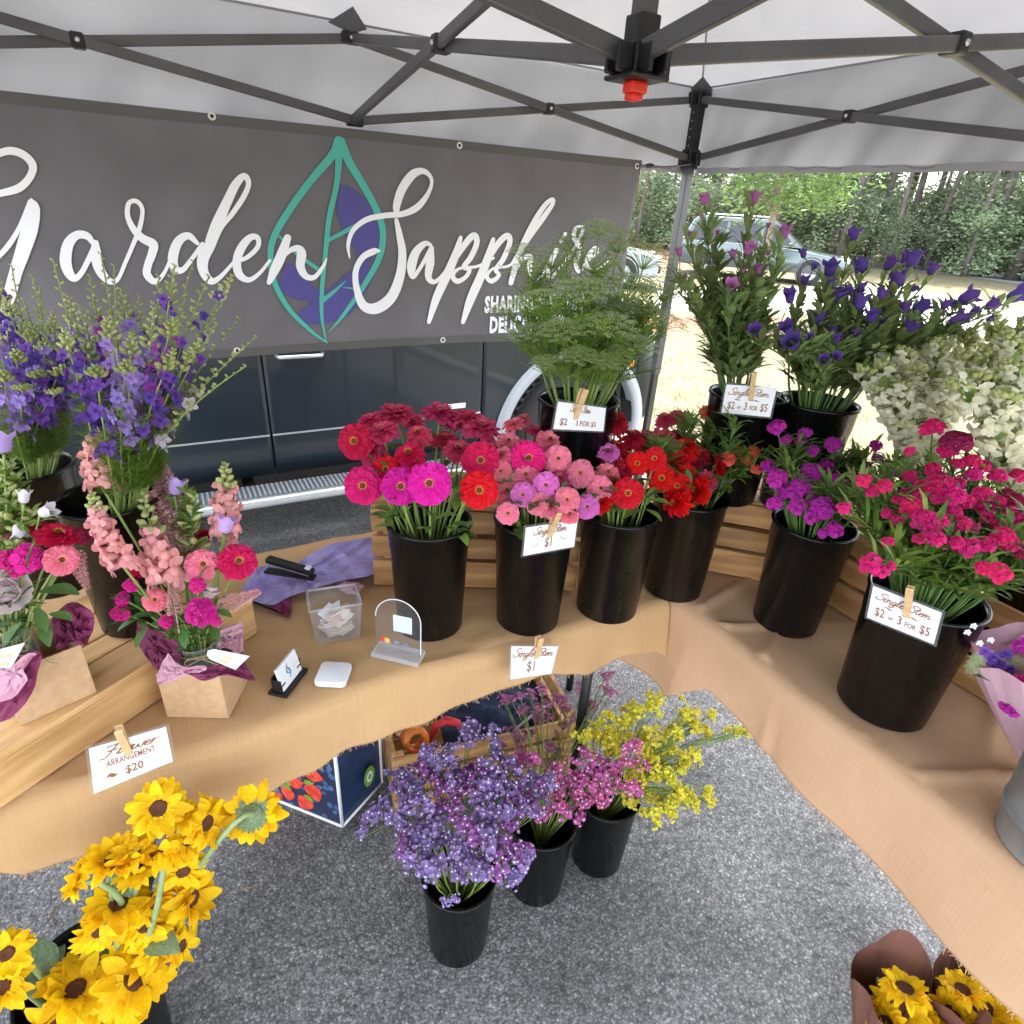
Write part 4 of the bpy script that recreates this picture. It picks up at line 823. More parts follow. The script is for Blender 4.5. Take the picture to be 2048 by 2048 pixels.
for r_, m_, z in ((.036, grn_p if 0 else mat('green_badge', (.16, .42, .04), rough=.5), .0), (.020, M['white'], .001), (.010, MATS['green_badge'], .002)):
    mb = MB(); mb.add([P2(r_*.62*math.cos(k*math.pi/10), r_*math.sin(k*math.pi/10), z) for k in range(20)], [tuple(range(20))]); mb.build('round_emblem', m_, tb)

# ------------------------------------------------------------------ buckets
BH, RR, RB = .248, .079, .0665
def bucket(label, x, y, z, h=BH, rr=RR, rb=RB, group='black flower buckets'):
    t = thing('flower_bucket', label, 'bucket', (x, y, z), group); T = TRS((x, y, z))
    k = lambda s_: rb+(rr-rb)*s_
    mb = MB(); mb.lathe([(.0001, .0), (rb-.006, 0), (rb, .005), (k(.78), h*.78), (k(.785)+.0015, h*.785), (k(.97)+.0015, h*.97), (rr+.004, h*.975), (rr+.0045, h-.001), (rr+.002, h), (rr-.002, h-.001), (rr-.004, h*.97), (rb-.004, .008), (.0001, .008)], 56, T)
    mb.build('bucket_wall', M['bucket'], t, True)
    wt = MB(); wt.disc(k(.4)-.004, h*.42, 40, T); wt.build('water', mat('dark_water', (.01, .012, .01), rough=.05), t)
    return Vector((x, y, z))
BK = {}
for k, (lab, x, y, z) in dict(
  b1=('black bucket of crimson zinnias, leftmost on the left table edge', -1.735, -1.342, TZ),
  b2=('black bucket of pink zinnias with a price card on its rim', -1.539, -1.412, TZ),
  b3=('black bucket of red zinnias right of the pink zinnia bucket', -1.357, -1.45, TZ),
  b4=('black bucket of red zinnias at the table corner, before the askew crate', -1.163, -1.450, TZ),
  b5=('black bucket of violet dianthus standing on the right table', -1.022, -1.658, TZ+.003),
  g1=('black bucket of violet statice, nearest of three on the asphalt', -1.758, -1.567, 0.001),
  g2=('black bucket of pink statice, middle of three on the asphalt', -1.526, -1.533, 0.001),
  g3=('black bucket of yellow statice, farthest of three on the asphalt', -1.342, -1.544, 0.001)).items():
    BK[k] = bucket(lab, x, y, z)
BK['b6'] = bucket('large black bucket of dark pink dianthus at the front of the right table', -1.065, -1.913, TZ+.003, rr=.0865, rb=.075)
CT = TZ+.004+.205
q_ = pz(1097*1.06, 752*1.06, CT+BH); BK['ammi'] = bucket('black bucket of green lace flower standing on the low wooden crate', q_.x, q_.y+.01, CT-.001)
q_ = pz(1412*1.06, 742*1.06, CT+BH); BK['c1'] = bucket('black bucket of mauve bellflowers on the askew corner crate', q_.x, q_.y, CT+.001)
q_ = pz(1545*1.06, 757*1.06, CT+BH); BK['c2'] = bucket('black bucket of violet bellflowers on the corner crate, farther right', q_.x, q_.y, CT+.001)
BK['d1'] = bucket('black bucket of violet larkspur on the plank crate behind the bouquets', -2.247, -1.222, LCZ, rr=.075, rb=.060)
q_ = pz(40, 930, LCZ+BH); BK['d2'] = bucket('black bucket of larkspur at the far left behind the first', q_.x, q_.y, LCZ, rr=.079)
BK['w1'] = bucket('black bucket of white snapdragons on the right-hand crate', -.742, -1.775, TZ+.0165, rr=.076)
BK['w2'] = bucket('black bucket of white snapdragons nearest the right edge', -.742, -1.965, TZ+.0165, rr=.076)
BK['sf'] = None

# ------------------------------------------------------------------ price cards and clothespins
SCR = {  # tiny brush script, unit height, advance last
 'S': ([[(.62, .92), (.45, 1.0), (.22, .85), (.30, .62), (.50, .42), (.42, .12), (.15, .0), (-.05, .15), (.02, .30)]], .55),
 'F': ([[(.05, .9), (.35, .98), (.75, .95)], [(.42, .95), (.30, .45), (.15, .0), (-.05, -.05)], [(.12, .5), (.5, .52)]], .55),
 'i': ([[(.10, .45), (.02, .1), (.12, .0), (.28, .15)], [(.16, .62), (.18, .66)]], .22),
 'n': ([[(.05, .45), (0, 0)], [(.02, .2), (.18, .45), (.28, .35), (.24, .08), (.32, 0), (.44, .15)]], .38),
 'g': ([[(.30, .40), (.12, .44), (.02, .18), (.14, .02), (.28, .30), (.24, -.25), (.08, -.42), (-.05, -.28), (.16, -.08), (.42, .15)]], .36),
 'l': ([[(.0, .1), (.20, .6), (.28, .95), (.16, .9), (.06, .3), (.10, .02), (.26, .15)]], .24),
 'e': ([[(.02, .15), (.22, .28), (.20, .44), (.06, .34), (.04, .08), (.18, 0), (.36, .15)]], .30),
 't': ([[(.18, .85), (.06, .2), (.12, .0), (.28, .12)], [(0, .55), (.28, .6)]], .26),
 'm': ([[(.05, .45), (0, 0)], [(.02, .2), (.16, .45), (.24, .3), (.18, 0)], [(.2, .2), (.34, .45), (.44, .3), (.40, .06), (.50, 0), (.6, .15)]], .56),
 'o': ([[(.22, .44), (.04, .36), (.04, .08), (.2, .02), (.3, .25), (.22, .44), (.42, .4)]], .34),
 'w': ([[(.02, .44), (.04, .06), (.16, .04), (.24, .36), (.28, .06), (.40, .06), (.46, .42), (.56, .38)]], .48),
 'r': ([[(.05, .45), (0, 0)], [(.02, .2), (.16, .42), (.30, .38)]], .28), ' ': ([], .30)}
def script(mb, body, P, x, y, h, wd, sh=.25, z0=0, stretch=1):
    tot = sum(SCR[c][1] for c in body)*h*stretch; x -= tot/2
    for c in body:
        st, adv = SCR[c]
        for s_ in st: ribbon(mb, [(x+(a+b*sh)*h*stretch, y+b*h, wd*h*(1.3 if i == 0 else 1)) for i, (a, b) in enumerate(s_)], P, z0, .000002, 4)
        x += adv*h*stretch
def leafmark(mb, P, x, y, s, flip):
    for k in range(6):
        t = k/5; cx, cy = x+flip*(t-.5)*s, y+(t-.5)*s*.45
        for sg in (-1, 1): mb.add([P(cx, cy, 0), P(cx+flip*s*.12, cy+sg*s*.16, 0), P(cx+flip*s*.22, cy+sg*s*.10, 0)], [(0, 1, 2)])
def pin(p, d, n, label, s=1.0):
    """clothespin: p = jaw end point, d = direction the handles point, n = out of the card"""
    d = Vector(d).normalized(); n = Vector(n).normalized(); side = d.cross(n).normalized()
    Mx = Matrix(((side.x, d.x, n.x, p[0]), (side.y, d.y, n.y, p[1]), (side.z, d.z, n.z, p[2]), (0, 0, 0, 1)))
    t = thing('clothespin', label, 'clothespin', p, 'clothespins holding the price cards')
    for sg in (1, -1):
        mb = MB(); T = Mx @ Matrix.Rotation(sg*.06, 4, 'X'); o_ = .0045*sg
        prof = [(-.016, .0005), (-.012, .0035), (.012, .004), (.018, .0028), (.022, .004), (.046, .0040), (.050, .0020)]
        vs_ = []
        for y, h in prof:
            for xx in (-.0048, .0048): vs_ += [(xx*s, y*s, o_*.15*s), (xx*s, y*s, sg*h*s*1.2+o_*.15*s)]
        fs = []
        for i in range(len(prof)-1): a = i*4; fs += [(a, a+4, a+5, a+1), (a+2, a+3, a+7, a+6), (a+1, a+5, a+7, a+3), (a, a+2, a+6, a+4)]
        fs += [(0, 1, 3, 2), (24, 26, 27, 25)]
        mb.add(vs_, fs, T); mb.build('pin_half', M['pin'], t)
    mb = MB(); mb.tube([Mx @ Vector((x*s, .016*s, 0)) for x in (-.0056, 0, .0056)], .0030*s, 8); mb.build('spring', M['bolt'], t, True)
def card(label, pts, P3, lines, group, pin_at=None, pin_label=None, lam=.004, pin_dir=None):
    TL, TR, BR, BL = [P3(*p) for p in pts]; n = (TR-TL).cross(BL-TL).normalized()
    if n.dot(CAM-TL) < 0: n = -n
    w_ = (TR-TL).length; h_ = (BL-TL).length
    def P(x, y, z):   # x 0..w, y 0..h from the bottom left
        u, v = x/w_, y/h_; return BL*(1-u)*(1-v)+BR*u*(1-v)+TR*u*v+TL*(1-u)*v+n*(.0009+z)
    t = thing('price_card', label, 'price card', BL, group)
    mb = MB(); nn = 8; vs_ = [P(w_*i/nn, h_*j/nn, -.0002) for i in range(nn+1) for j in range(nn+1)]
    mb.add(vs_, [(i*(nn+1)+j, (i+1)*(nn+1)+j, (i+1)*(nn+1)+j+1, i*(nn+1)+j+1) for i in range(nn) for j in range(nn)]); mb.build('card', M['card'], t, solid=.0006)
    if lam:
        mb = MB(); mb.add([P(-lam, -lam, -.0014), P(w_+lam, -lam, -.0014), P(w_+lam, h_+lam, -.0014), P(-lam, h_+lam, -.0014)], [(0, 1, 2, 3)]); mb.build('laminate_edge', M['lam'], t)
    ink = MB(); gr = MB()
    for kind, body, x, y, hh, st in lines:
        x, y, hh = x*w_, y*h_, hh*h_
        if kind == 's': script(ink, body, P, x, y, hh, .10, z0=.0004, stretch=st)
        elif kind == 't': text_mb(ink, body, P, x, y, hh, stretch=st, z0=.0004, bold=.0003)
        elif kind == 'd': ribbon(ink, [(x-.06*w_, y, hh*.1), (x-.02*w_, y+hh*.15, hh*.3), (x+.02*w_, y-hh*.05, hh*.3), (x+.06*w_, y, hh*.1)], P, .0004)
        elif kind == 'l': leafmark(gr, lambda a, b, c: P(a, b, c+.0004), x, y, w_*.12, st)
    ink.build('lettering', M['ink'], t)
    if gr.v: gr.build('leaf_mark', M['grey'], t)
    if pin_at:
        p = P3(*pin_at[0]); q = P3(*pin_at[1]); d = (q-p); pin(p+n*.003, d+n*.012, n, pin_label, 1.0)
    return t
ONE = [('s', 'Single Stem', .47, .68, .26, 1.15), ('t', '$1', .47, .20, .33, .66), ('l', '', .20, .30, .16, 1), ('l', '', .77, .40, .18, -1)]
TWO = [('s', 'Single Stem', .47, .66, .24, 1.35), ('t', '$2', .17, .17, .26, .66), ('t', 'or', .34, .20, .11, .8), ('t', '3', .47, .17, .26, .7), ('t', 'FOR', .63, .18, .15, .66), ('t', '$5', .84, .17, .26, .66), ('d', '', .28, .50, .12, 1), ('d', '', .66, .50, .12, 1)]
def C5(x, y): return cr((680, 680), S7, x, y)
card('twenty dollar flower arrangement price card clipped to the left burlap hem', [(490, 410), (915, 290), (955, 480), (520, 658)], lambda x, y: py(*cr((0, 1348), S7, x, y), -1.532),
     [('s', 'Flower', .50, .70, .24, 1.5), ('t', 'ARRANGEMENT', .50, .48, .145, .46), ('t', '$20', .52, .17, .19, .62), ('d', '', .24, .25, .22, 1), ('l', '', .80, .26, .18, -1)], 'price cards', ((700, 400), (645, 235)), 'wooden clothespin on the twenty dollar arrangement card')
card('one dollar single stem card pinned to the burlap edge below the pink zinnias', [(945, 1690), (1203, 1690), (1165, 1840), (940, 1872)], lambda x, y: py(*C5(x, y), -1.530), ONE, 'price cards', ((1082, 1725), (1083, 1600)), 'wooden clothespin on the card at the burlap edge')
card('one dollar single stem card on the rim of the pink zinnia bucket', [(1025, 1035), (1310, 990), (1290, 1140), (1010, 1190)], lambda x, y: py(*C5(x, y), -1.497), ONE, 'price cards', ((1155, 1055), (1172, 945)), 'wooden clothespin on the pink zinnia bucket card')
Z4 = 460/1932
yb = BK['ammi'].y-.088
card('single stem card on the green lace flower bucket, half hidden by zinnias', [(990, 600), (1390, 655), (1370, 850), (950, 830)], lambda x, y: py(880+x*Z4, 660+y*Z4, yb), [('s', 'Single Stem', .47, .70, .26, .85), ('t', '$2', .17, .17, .26, .85), ('t', '3 FOR $5', .62, .17, .2, .8)], 'price cards', ((1140, 690), (1168, 490)), 'wooden clothespin on the green lace flower bucket card')
def toward(k, r_):
    b = BK[k]; n = Vector((CAM.x-b.x, CAM.y-b.y, 0)).normalized(); return b+n*r_, n
pc, nc = toward('c1', .088)
card('two dollar single stem card on the mauve bellflower bucket', [(290, 245), (568, 262), (530, 425), (262, 400)], lambda x, y: ppl(*cr((1348, 680), S7, x, y), pc, nc), TWO, 'price cards', ((428, 300), (445, 180)), 'wooden clothespin on the mauve bellflower bucket card')
pc6, nc6 = toward('b6', .096)
card('two dollar single stem card on the large dark pink dianthus bucket', [(472, 228), (915, 403), (862, 606), (432, 432)], lambda x, y: ppl(1600+x*.3106, 1100+y*.3106, pc6, nc6), TWO, 'price cards', ((693, 385), (722, 225)), 'wooden clothespin on the large dianthus bucket card')

# ------------------------------------------------------------------ small things on the left table
K4 = 420/1932
def C4(x, y): return (480+x*K4, 1050+y*K4)
def P4(x, y, z): return pz(*C4(x, y), z)
# clear tub of cards
tubm = thing('card_tub', 'clear plastic tub filled with pale pink printed cards', 'tub', P4(880, 1050, TZ))
base = [Vector((-1.962, -1.318, TZ+.003)), Vector((-1.880, -1.330, TZ+.003)), Vector((-1.872, -1.268, TZ+.003)), Vector((-1.954, -1.256, TZ+.003))]
c0 = sum(base, Vector())/4; topv = [c0+(p-c0)*1.16+Vector((0, 0, .083)) for p in base]
topv2 = [c0+(p-c0)*1.24+Vector((0, 0, .085)) for p in base]
mb = MB(); mb.add(base+topv, [(0, 1, 2, 3), (0, 4, 5, 1), (1, 5, 6, 2), (2, 6, 7, 3), (3, 7, 4, 0)]); mb.build('tub_wall', M['clear'], tubm, solid=.0016, bev=0)
mb = MB()
for i in range(4): mb.tube([topv[i], topv[(i+1) % 4]], .0026, 6)
mb.build('tub_rim', mat('frosted_rim', (.62, .62, .64), rough=.2, alpha=.35), tubm, True)
pcards = [mat('card_pink', (.78, .58, .50), rough=.5), mat('card_cream', (.82, .72, .62), rough=.5), mat('card_white', (.78, .80, .80), rough=.5)]
for i in range(26):
    mb = MB(); z = TZ+.008+i*.0019; sc = .72+.2*(i/26)
    x, y = rnd.uniform(-.016, .016)*sc, rnd.uniform(-.010, .010)*sc
    w2, h2 = .021, .014
    T = TRS((c0.x+x, c0.y+y, z)) @ Matrix.Rotation(rnd.uniform(0, 3.14), 4, 'Z') @ Matrix.Rotation(rnd.uniform(-.55, .55) if i > 10 else rnd.uniform(-.1, .1), 4, 'X')
    mb.box((0, 0, 0), (w2*2, h2*2, .0008), T)
    cd = mb.build('printed_card', pcards[rnd.choice((0, 0, 1, 1, 2))]); tag(cd, 'small pale printed card in the clear plastic tub', 'card', 'cards in the clear tub')
# acrylic arch stand (blank sticker) on a clear foot
ac = thing('acrylic_stand', 'clear arched acrylic stand with a blank pale sticker by the first bucket', 'sign stand', P4(1480, 1200, TZ))
fA, fB, fC, fD = P4(1205, 1212, TZ+.003), P4(1640, 1310, TZ+.003), P4(1760, 1160, TZ+.003), P4(1262, 1150, TZ+.003)
ex = (fB-fA).normalized(); ey = Vector((-ex.y, ex.x, 0)); wA = (fB-fA).length
mb = MB(); T = Matrix(((ex.x, ey.x, 0, (fA+ex*wA/2).x), (ex.y, ey.y, 0, (fA+ex*wA/2).y), (0, 0, 1, TZ+.003), (0, 0, 0, 1)))
mb.box((0, .018, .006), (wA, .040, .011), T); mb.build('foot', mat('acrylic_foot', (.75, .76, .78), rough=.06, alpha=.30), ac, bev=.002)
wa2 = wA*.47; Hs = .115
def AP(x, y, z=0): v = T @ Vector((x, .020+z+.10*y*.35, .013+y)); return v
arch_p = [(-wa2, 0), (wa2, 0)]+[(wa2*math.cos(a), Hs-wa2+wa2*math.sin(a)) for a in [math.pi*k/18 for k in range(19)]]
mb = MB(); b = len(mb.v); mb.v += [tuple(AP(x, y, -.0012)) for x, y in arch_p]+[tuple(AP(x, y, .0012)) for x, y in arch_p]; n = len(arch_p)
mb.f = [tuple(range(n)), tuple(range(n, 2*n))[::-1]]+[(i, i+n, (i+1) % n+n, (i+1) % n) for i in range(n)]; mb.mi = [0]*len(mb.f); mb.build('arch_panel', M['acryl'], ac)
mb = MB(); mb.tube([AP(x, y) for x, y in arch_p[1:]], .0011, 6); mb.build('panel_edge', mat('edge_white', (.7, .72, .74), rough=.2), ac)
mb = MB(); sx = .010; mb.add([AP(sx-.019, .045, -.0022), AP(sx+.019, .045, -.0022), AP(sx+.019, .082, -.0022), AP(sx-.019, .082, -.0022)], [(0, 1, 2, 3)]); mb.build('blank_sticker', mat('sticker', (.50, .60, .60), (.62, .70, .70), rough=.5, scale=200), ac)
for i, (x, c_) in enumerate(((-.030, (.65, .04, .04)), (-.022, (.75, .42, .10)), (-.002, (.20, .22, .35)), (.016, (.15, .17, .28)))):
    mb = MB(); h = .006; mb.add([AP(x+h*math.cos(k), .020+h*math.sin(k)*(1 if i < 2 else .6), -.0020-.0003*i) for k in [j*.5236 for j in range(12)]], [tuple(range(12))]); mb.build('payment_mark', mat('mark_%d' % i, c_, rough=.4), ac)
# white card reader
mb = MB(); q = [P4(705, 1480, TZ), P4(940, 1492, TZ), P4(1015, 1350, TZ), P4(790, 1320, TZ)]; c_ = sum(q, Vector())/4; r0 = []
ax_ = (q[1]-q[0]).normalized(); ay_ = Vector((-ax_.y, ax_.x, 0)); hw = .0285
for sx, sy in ((1, 1), (-1, 1), (-1, -1), (1, -1)):
    for k in range(6):
        a = math.atan2(sy, sx)-math.pi/4+math.pi/2*k/5; r0.append((sx*(hw-.009)+.009*math.cos(a), sy*(hw-.009)+.009*math.sin(a)))
rings_ = [(.95, .003), (1, .005), (1, .0125), (.97, .0145), (.93, .015)]; n = len(r0); vs_ = []
for s_, z in rings_: vs_ += [tuple(Vector((c_.x, c_.y, TZ+z))+ax_*x*s_+ay_*y*s_) for x, y in r0]
mb.add(vs_, [(i*n+j, i*n+(j+1) % n, (i+1)*n+(j+1) % n, (i+1)*n+j) for i in range(4) for j in range(n)]+[tuple(range(n))[::-1], tuple(range(4*n, 5*n))])
tag(mb.build('card_reader', M['whitep'], None, True), 'white rounded square card reader on the burlap', 'card reader')
# business card holder
ch = thing('card_holder', 'black business card holder with a stack of white cards', 'card holder', P4(400, 1550, TZ))
a_, b_, c2 = P4(222, 1592, TZ), P4(430, 1608, TZ), P4(630, 1345, TZ); e1 = (c2-b_).normalized(); e2 = (a_-b_); e2 = (e2-e1*e2.dot(e1)).normalized(); LL = (c2-b_).length; WW = .036
T = Matrix(((e1.x, e2.x, 0, b_.x), (e1.y, e2.y, 0, b_.y), (0, 0, 1, TZ+.002), (0, 0, 0, 1)))
mb = MB(); mb.box((LL/2, WW/2, .003), (LL, WW, .006), T); mb.box((LL/2, WW*.80, .020), (LL*.86, .003, .030), T); mb.box((.006, WW*.55, .018), (.003, WW*.5, .026), T); mb.box((LL-.006, WW*.55, .018), (.003, WW*.5, .026), T); mb.box((.012, WW*.32, .013), (.014, .003, .016), T); mb.box((LL-.012, WW*.32, .013), (.014, .003, .016), T)
mb.build('holder', M['black'], ch, bev=.0012)
st = thing('business_card', 'white business card with a small blue leaf emblem in the black holder', 'business card', T @ Vector((LL/2, WW*.5, .01)))
mb = MB(); T2 = T @ Matrix.Translation((LL/2, WW*.42, .030)) @ Matrix.Rotation(-.22, 4, 'X')
mb.box((0, 0, 0), (LL*.80, .0045, .046), T2); mb.build('card_stack', M['card'], st)
mb = MB(); Pc = lambda x, y, z: T2 @ Vector((-x, -.0027-z, y))
ribbon(mb, [(.004, -.012, .001), (-.001, -.002, .004), (.004, .010, .003), (.002, .016, .001)], Pc, .0002); ribbon(mb, [(.002, -.004, .001), (.008, .002, .003), (.004, .012, .001)], Pc, .0003)
mb.build('leaf_emblem', mat('blue_emblem', (.10, .25, .38), rough=.5), st)
mb = MB(); script(mb, 'Single', Pc, .018, -.004, .006, .12, z0=.0002) if 0 else text_mb(mb, 'Garden Sapphire', Pc, -.018, -.002, .0026, stretch=.7, z0=.0002); mb.build('lettering', M['grey'], st)
# lilac tissue with stapler on top
ts = [(-40, 700), (160, 400), (480, 360), (800, 190), (1100, 130), (1350, 85), (1410, 150), (1405, 250), (1300, 350), (1200, 460), (900, 520), (480, 650), (300, 735), (120, 700)]
cen = (560, 440); mb = MB(); nr = 10; vs_ = []; npt = 84
out = catmull(ts+[ts[0]], 6)[:-1]; npt = len(out)
for i in range(nr+1):
    t = i/nr
    for k, q in enumerate(out):
        x, y = cen[0]+(q[0]-cen[0])*t, cen[1]+(q[1]-cen[1])*t
        p = P4(x, y, TZ+.045); a = math.atan2(y-cen[1], x-cen[0])
        ridge = .030*max(0, (x-500)/900)*(.6+.4*math.sin(t*3))+.010*t*abs(math.sin(a*3+.5))+.009*noise2(x*.003, y*.005, 3)+.002*noise2(x*.010, y*.012, 1)
        d = ray(*C4(x, y)); z = TZ+.010+ridge; vs_.append(tuple(CAM+d*((z-CAM.z)/d.z)))
mb.add(vs_, [(i*npt+k, i*npt+(k+1) % npt, (i+1)*npt+(k+1) % npt, (i+1)*npt+k) for i in range(nr) for k in range(npt)])
tag(mb.build('tissue_paper', M['tissue'], None, False, solid=.0006), 'crumpled lilac tissue paper spread behind the clear tub', 'tissue paper')
mb = MB(); q3 = [(480, 650), (470, 720), (475, 800), (440, 850), (380, 820), (300, 760), (250, 735)]; vs_ = [tuple(P4(x, y, TZ+.006+.01*(i % 2))) for i, (x, y) in enumerate(q3)]+[tuple(P4(380, 690, TZ+.02))]
mb.add(vs_, [(i, i+1, 7) for i in range(6)]); tag(mb.build('tissue_scrap', M['plum'], None, False, solid=.0006), 'small plum tissue scrap under the lilac paper', 'tissue paper')
mb = MB(); q3 = [(880, 545), (960, 510), (1050, 505), (1140, 560), (1100, 610), (1080, 640), (980, 640), (920, 600)]; vs_ = [tuple(P4(x, y, TZ+.012+.012*(i % 2))) for i, (x, y) in enumerate(q3)]+[tuple(P4(1010, 570, TZ+.03))]
mb.add(vs_, [(i, (i+1) % 8, 8) for i in range(8)]); tag(mb.build('tissue_scrap', M['rose'], None, False, solid=.0006), 'pink tissue scrap behind the clear tub', 'tissue paper')
sp = thing('stapler', 'black stapler lying on the lilac tissue paper', 'stapler', P4(450, 470, TZ+.03)); zz = TZ+.030
s0, s1 = P4(240, 430, zz), P4(690, 500, zz); e1 = (s1-s0).normalized(); e2 = Vector((-e1.y, e1.x, 0)); T = Matrix(((e1.x, e2.x, 0, s0.x), (e1.y, e2.y, 0, s0.y), (0, 0, 1, zz), (0, 0, 0, 1)))
LS = (s1-s0).length
mb = MB(); mb.box((LS*.5, 0, .004), (LS, .022, .006), T); mb.build('base_plate', M['black'], sp, bev=.002)
mb = MB(); T2 = T @ Matrix.Translation((LS*.96, 0, .008)) @ Matrix.Rotation(.16, 4, 'Y'); mb.box((-LS*.46, 0, .010), (LS*.94, .020, .013), T2); mb.build('top_arm', M['black'], sp, bev=.004)
mb = MB(); mb.box((-LS*.48, 0, .0015), (LS*.84, .013, .004), T2); mb.build('magazine', chrome, sp, bev=.0006)
mb = MB(); mb.box((-LS*.10, 0, .0185), (.012, .013, .004), T2); mb.build('badge_plate', M['whitep'], sp, bev=.001)
mb = MB(); pts = [P4(-60, 640, TZ+.02), P4(60, 680, TZ+.014), P4(250, 760, TZ+.006), P4(440, 838, TZ+.004)]; mb.tube(pts, .0018, 6); o_ = tag(mb.build('marker_pen', M['black'], None, True), 'thin black wand lying beside the lilac tissue', 'pen')
mb = MB(); mb.tube([P4(-90, 628, TZ+.02), P4(-10, 655, TZ+.018)], .005, 8); mb.build('grip', M['black'], o_, True)
M['leafb'] = mat('bell_leaf', (.17, .24, .075), (.30, .39, .15), rough=.5, scale=25, trans=.45, orand=.3, hue=.02)
M['leafm'] = mat('leaf_mid', (.12, .20, .045), (.24, .34, .09), rough=.5, scale=25, trans=.4, orand=.3, hue=.02)
# ------------------------------------------------------------------ flower parts (meshes shared between alike stems)
Z = Vector((0, 0, 1))
def leafshape(mb, T, L, W, n=4, bend=.25, fold=.2, mi=0):
    vs_ = []
    for i in range(n+1):
        t = i/n; w_ = W/2*math.sin(math.pi*min(.97, max(.06, t)))**.8; z = bend*L*math.sin(t*1.6)-.5*bend*L*t*t
        vs_ += [(-w_, L*t, z+w_*fold), (0, L*t, z), (w_, L*t, z+w_*fold)]
    fs = []
    for i in range(n): a = 3*i; fs += [(a, a+1, a+4, a+3), (a+1, a+2, a+5, a+4)]
    mb.add(vs_, fs, T, mi)
def petalshape(mb, T, L, W, tip=.35, cup=.15, droop=0, n=3, mi=0, notch=0, wmax=.7):
    vs_ = []
    for i in range(n+1):
        t = i/n; w_ = W/2*(.28+.72*math.sin(min(1, t/wmax)*math.pi/2)) if t < wmax else W/2*(1-(1-tip)*((t-wmax)/(1-wmax))**1.6)
        z = droop*L*t*t; vs_ += [(-w_, L*t-(notch*0), z+cup*w_), (0, L*t*(1-notch*(i == n)), z), (w_, L*t, z+cup*w_)]
    fs = []
    for i in range(n): a = 3*i; fs += [(a, a+1, a+4, a+3), (a+1, a+2, a+5, a+4)]
    mb.add(vs_, fs, T, mi)
def rot(ax, a): return Matrix.Rotation(a, 4, ax)
MC = {}
def zinnia_mesh(v, m):
    k = ('z', v, m.name)
    if k in MC: return MC[k]
    r = random.Random(v*7+1); mb = MB()
    rows = [(20, 1.0, .04, 0), (19, .90, .16, .03), (16, .76, .28, .06), (13, .60, .42, .085), (10, .44, .62, .10)] if v != 2 else [(18, 1.0, -.22, 0), (16, .9, -.06, .03), (14, .76, .15, .06), (12, .58, .40, .08), (9, .42, .7, .1)]
    if v == 3: rows = [(14, 1.0, .05, 0), (12, .85, .18, .03)]
    for n, L, el, z in rows:
        for i in range(n):
            a = 2*math.pi*(i+r.uniform(-.2, .2))/n+L*9
            T = Matrix.Translation((0, 0, z)) @ rot('Z', a) @ rot('X', el+r.uniform(-.08, .08)) @ rot('Y', r.uniform(-.15, .15))
            petalshape(mb, T, L*r.uniform(.90, 1.04), .42*L**.55, cup=.28, droop=r.uniform(-.20, -.02), tip=.66, n=3, wmax=.78)
    MC[k] = mb.mesh('bloom', m, False); return MC[k]
def zinnia_eye(m1):
    if 'zeye' in MC: return MC['zeye']
    mb = MB(); mb.lathe([(.0001, .25), (.09, .27), (.15, .25), (.18, .12)], 14, mi=1)
    for i in range(14):
        a = i*.449; T = Matrix.Translation((0, 0, .24)) @ rot('Z', a) @ Matrix.Translation((0, .16, 0)) @ rot('X', .7)
        for j in range(4): petalshape(mb, T @ rot('Z', j*math.pi/2), .095, .07, n=1, tip=.2, cup=.2)
    MC['zeye'] = mb.mesh('eye', [M['yel'], M['eye']]); return MC['zeye']
def calyx_mesh():
    if 'cal' in MC: return MC['cal']
    mb = MB(); mb.lathe([(.05, -.22), (.16, -.16), (.20, -.06), (.16, .0)], 12); 
    for i in range(10): petalshape(mb, rot('Z', i*.628) @ Matrix.Translation((0, .10, -.12)) @ rot('X', .9), .14, .10, n=1, tip=.2)
    MC['cal'] = mb.mesh('calyx', M['leaf'], True); return MC['cal']
def leaf_mesh(kind='leaf', mk='leaf'):
    k = (kind, mk)
    if k in MC: return MC[k]
    mb = MB()
    if kind == 'leaf': leafshape(mb, Matrix.Identity(4), 1, .42, 6, .25, .3)
    elif kind == 'heart':
        vs_ = []; n = 7
        for i in range(n+1):
            t = i/n; w_ = .46*math.sin(math.pi*t**.62)**.9+.01; vs_ += [(-w_, t-.12*(1 if i == 0 else 0), .10*math.sin(t*2.5)+.12*w_+.02*math.sin(i*2.1)), (0, t, .14*math.sin(t*2.5)), (w_, t, .10*math.sin(t*2.5)+.12*w_-.02*math.sin(i*2.4))]
        mb.add(vs_, [f for i in range(n) for f in ((3*i, 3*i+1, 3*i+4, 3*i+3), (3*i+1, 3*i+2, 3*i+5, 3*i+4))])
    MC[k] = mb.mesh('leaf', M[mk], True); return MC[k]
def stem_to(root, base, head, r0=.0016, r1=.0022, sag=.0, m='stem', bend=None, n=6, nm='stem'):
    mid = (base+head)/2 + (bend if bend is not None else Vector((0, 0, .02))); pts = bez(base, mid, head, n)
    mb = MB(); k = len(pts); mb.tube(pts, [r0+(r1-r0)*i/(k-1) for i in range(k)], 5, caps=False)
    return mb.build(nm, M[m], root, True), pts
BUNCH = []
def reg(root, bunch, phrase, head, place): BUNCH.append((root, bunch, phrase, Vector(head), place))
def bucket_base(b, head, spread=.045, depth=.10):
    d = Vector((head.x-b.x, head.y-b.y, 0)); 
    if d.length > 1e-4: d = d.normalized()*min(spread, d.length*.45)
    return Vector((b.x-d.x*.3, b.y-d.y*.3, b.z+depth))
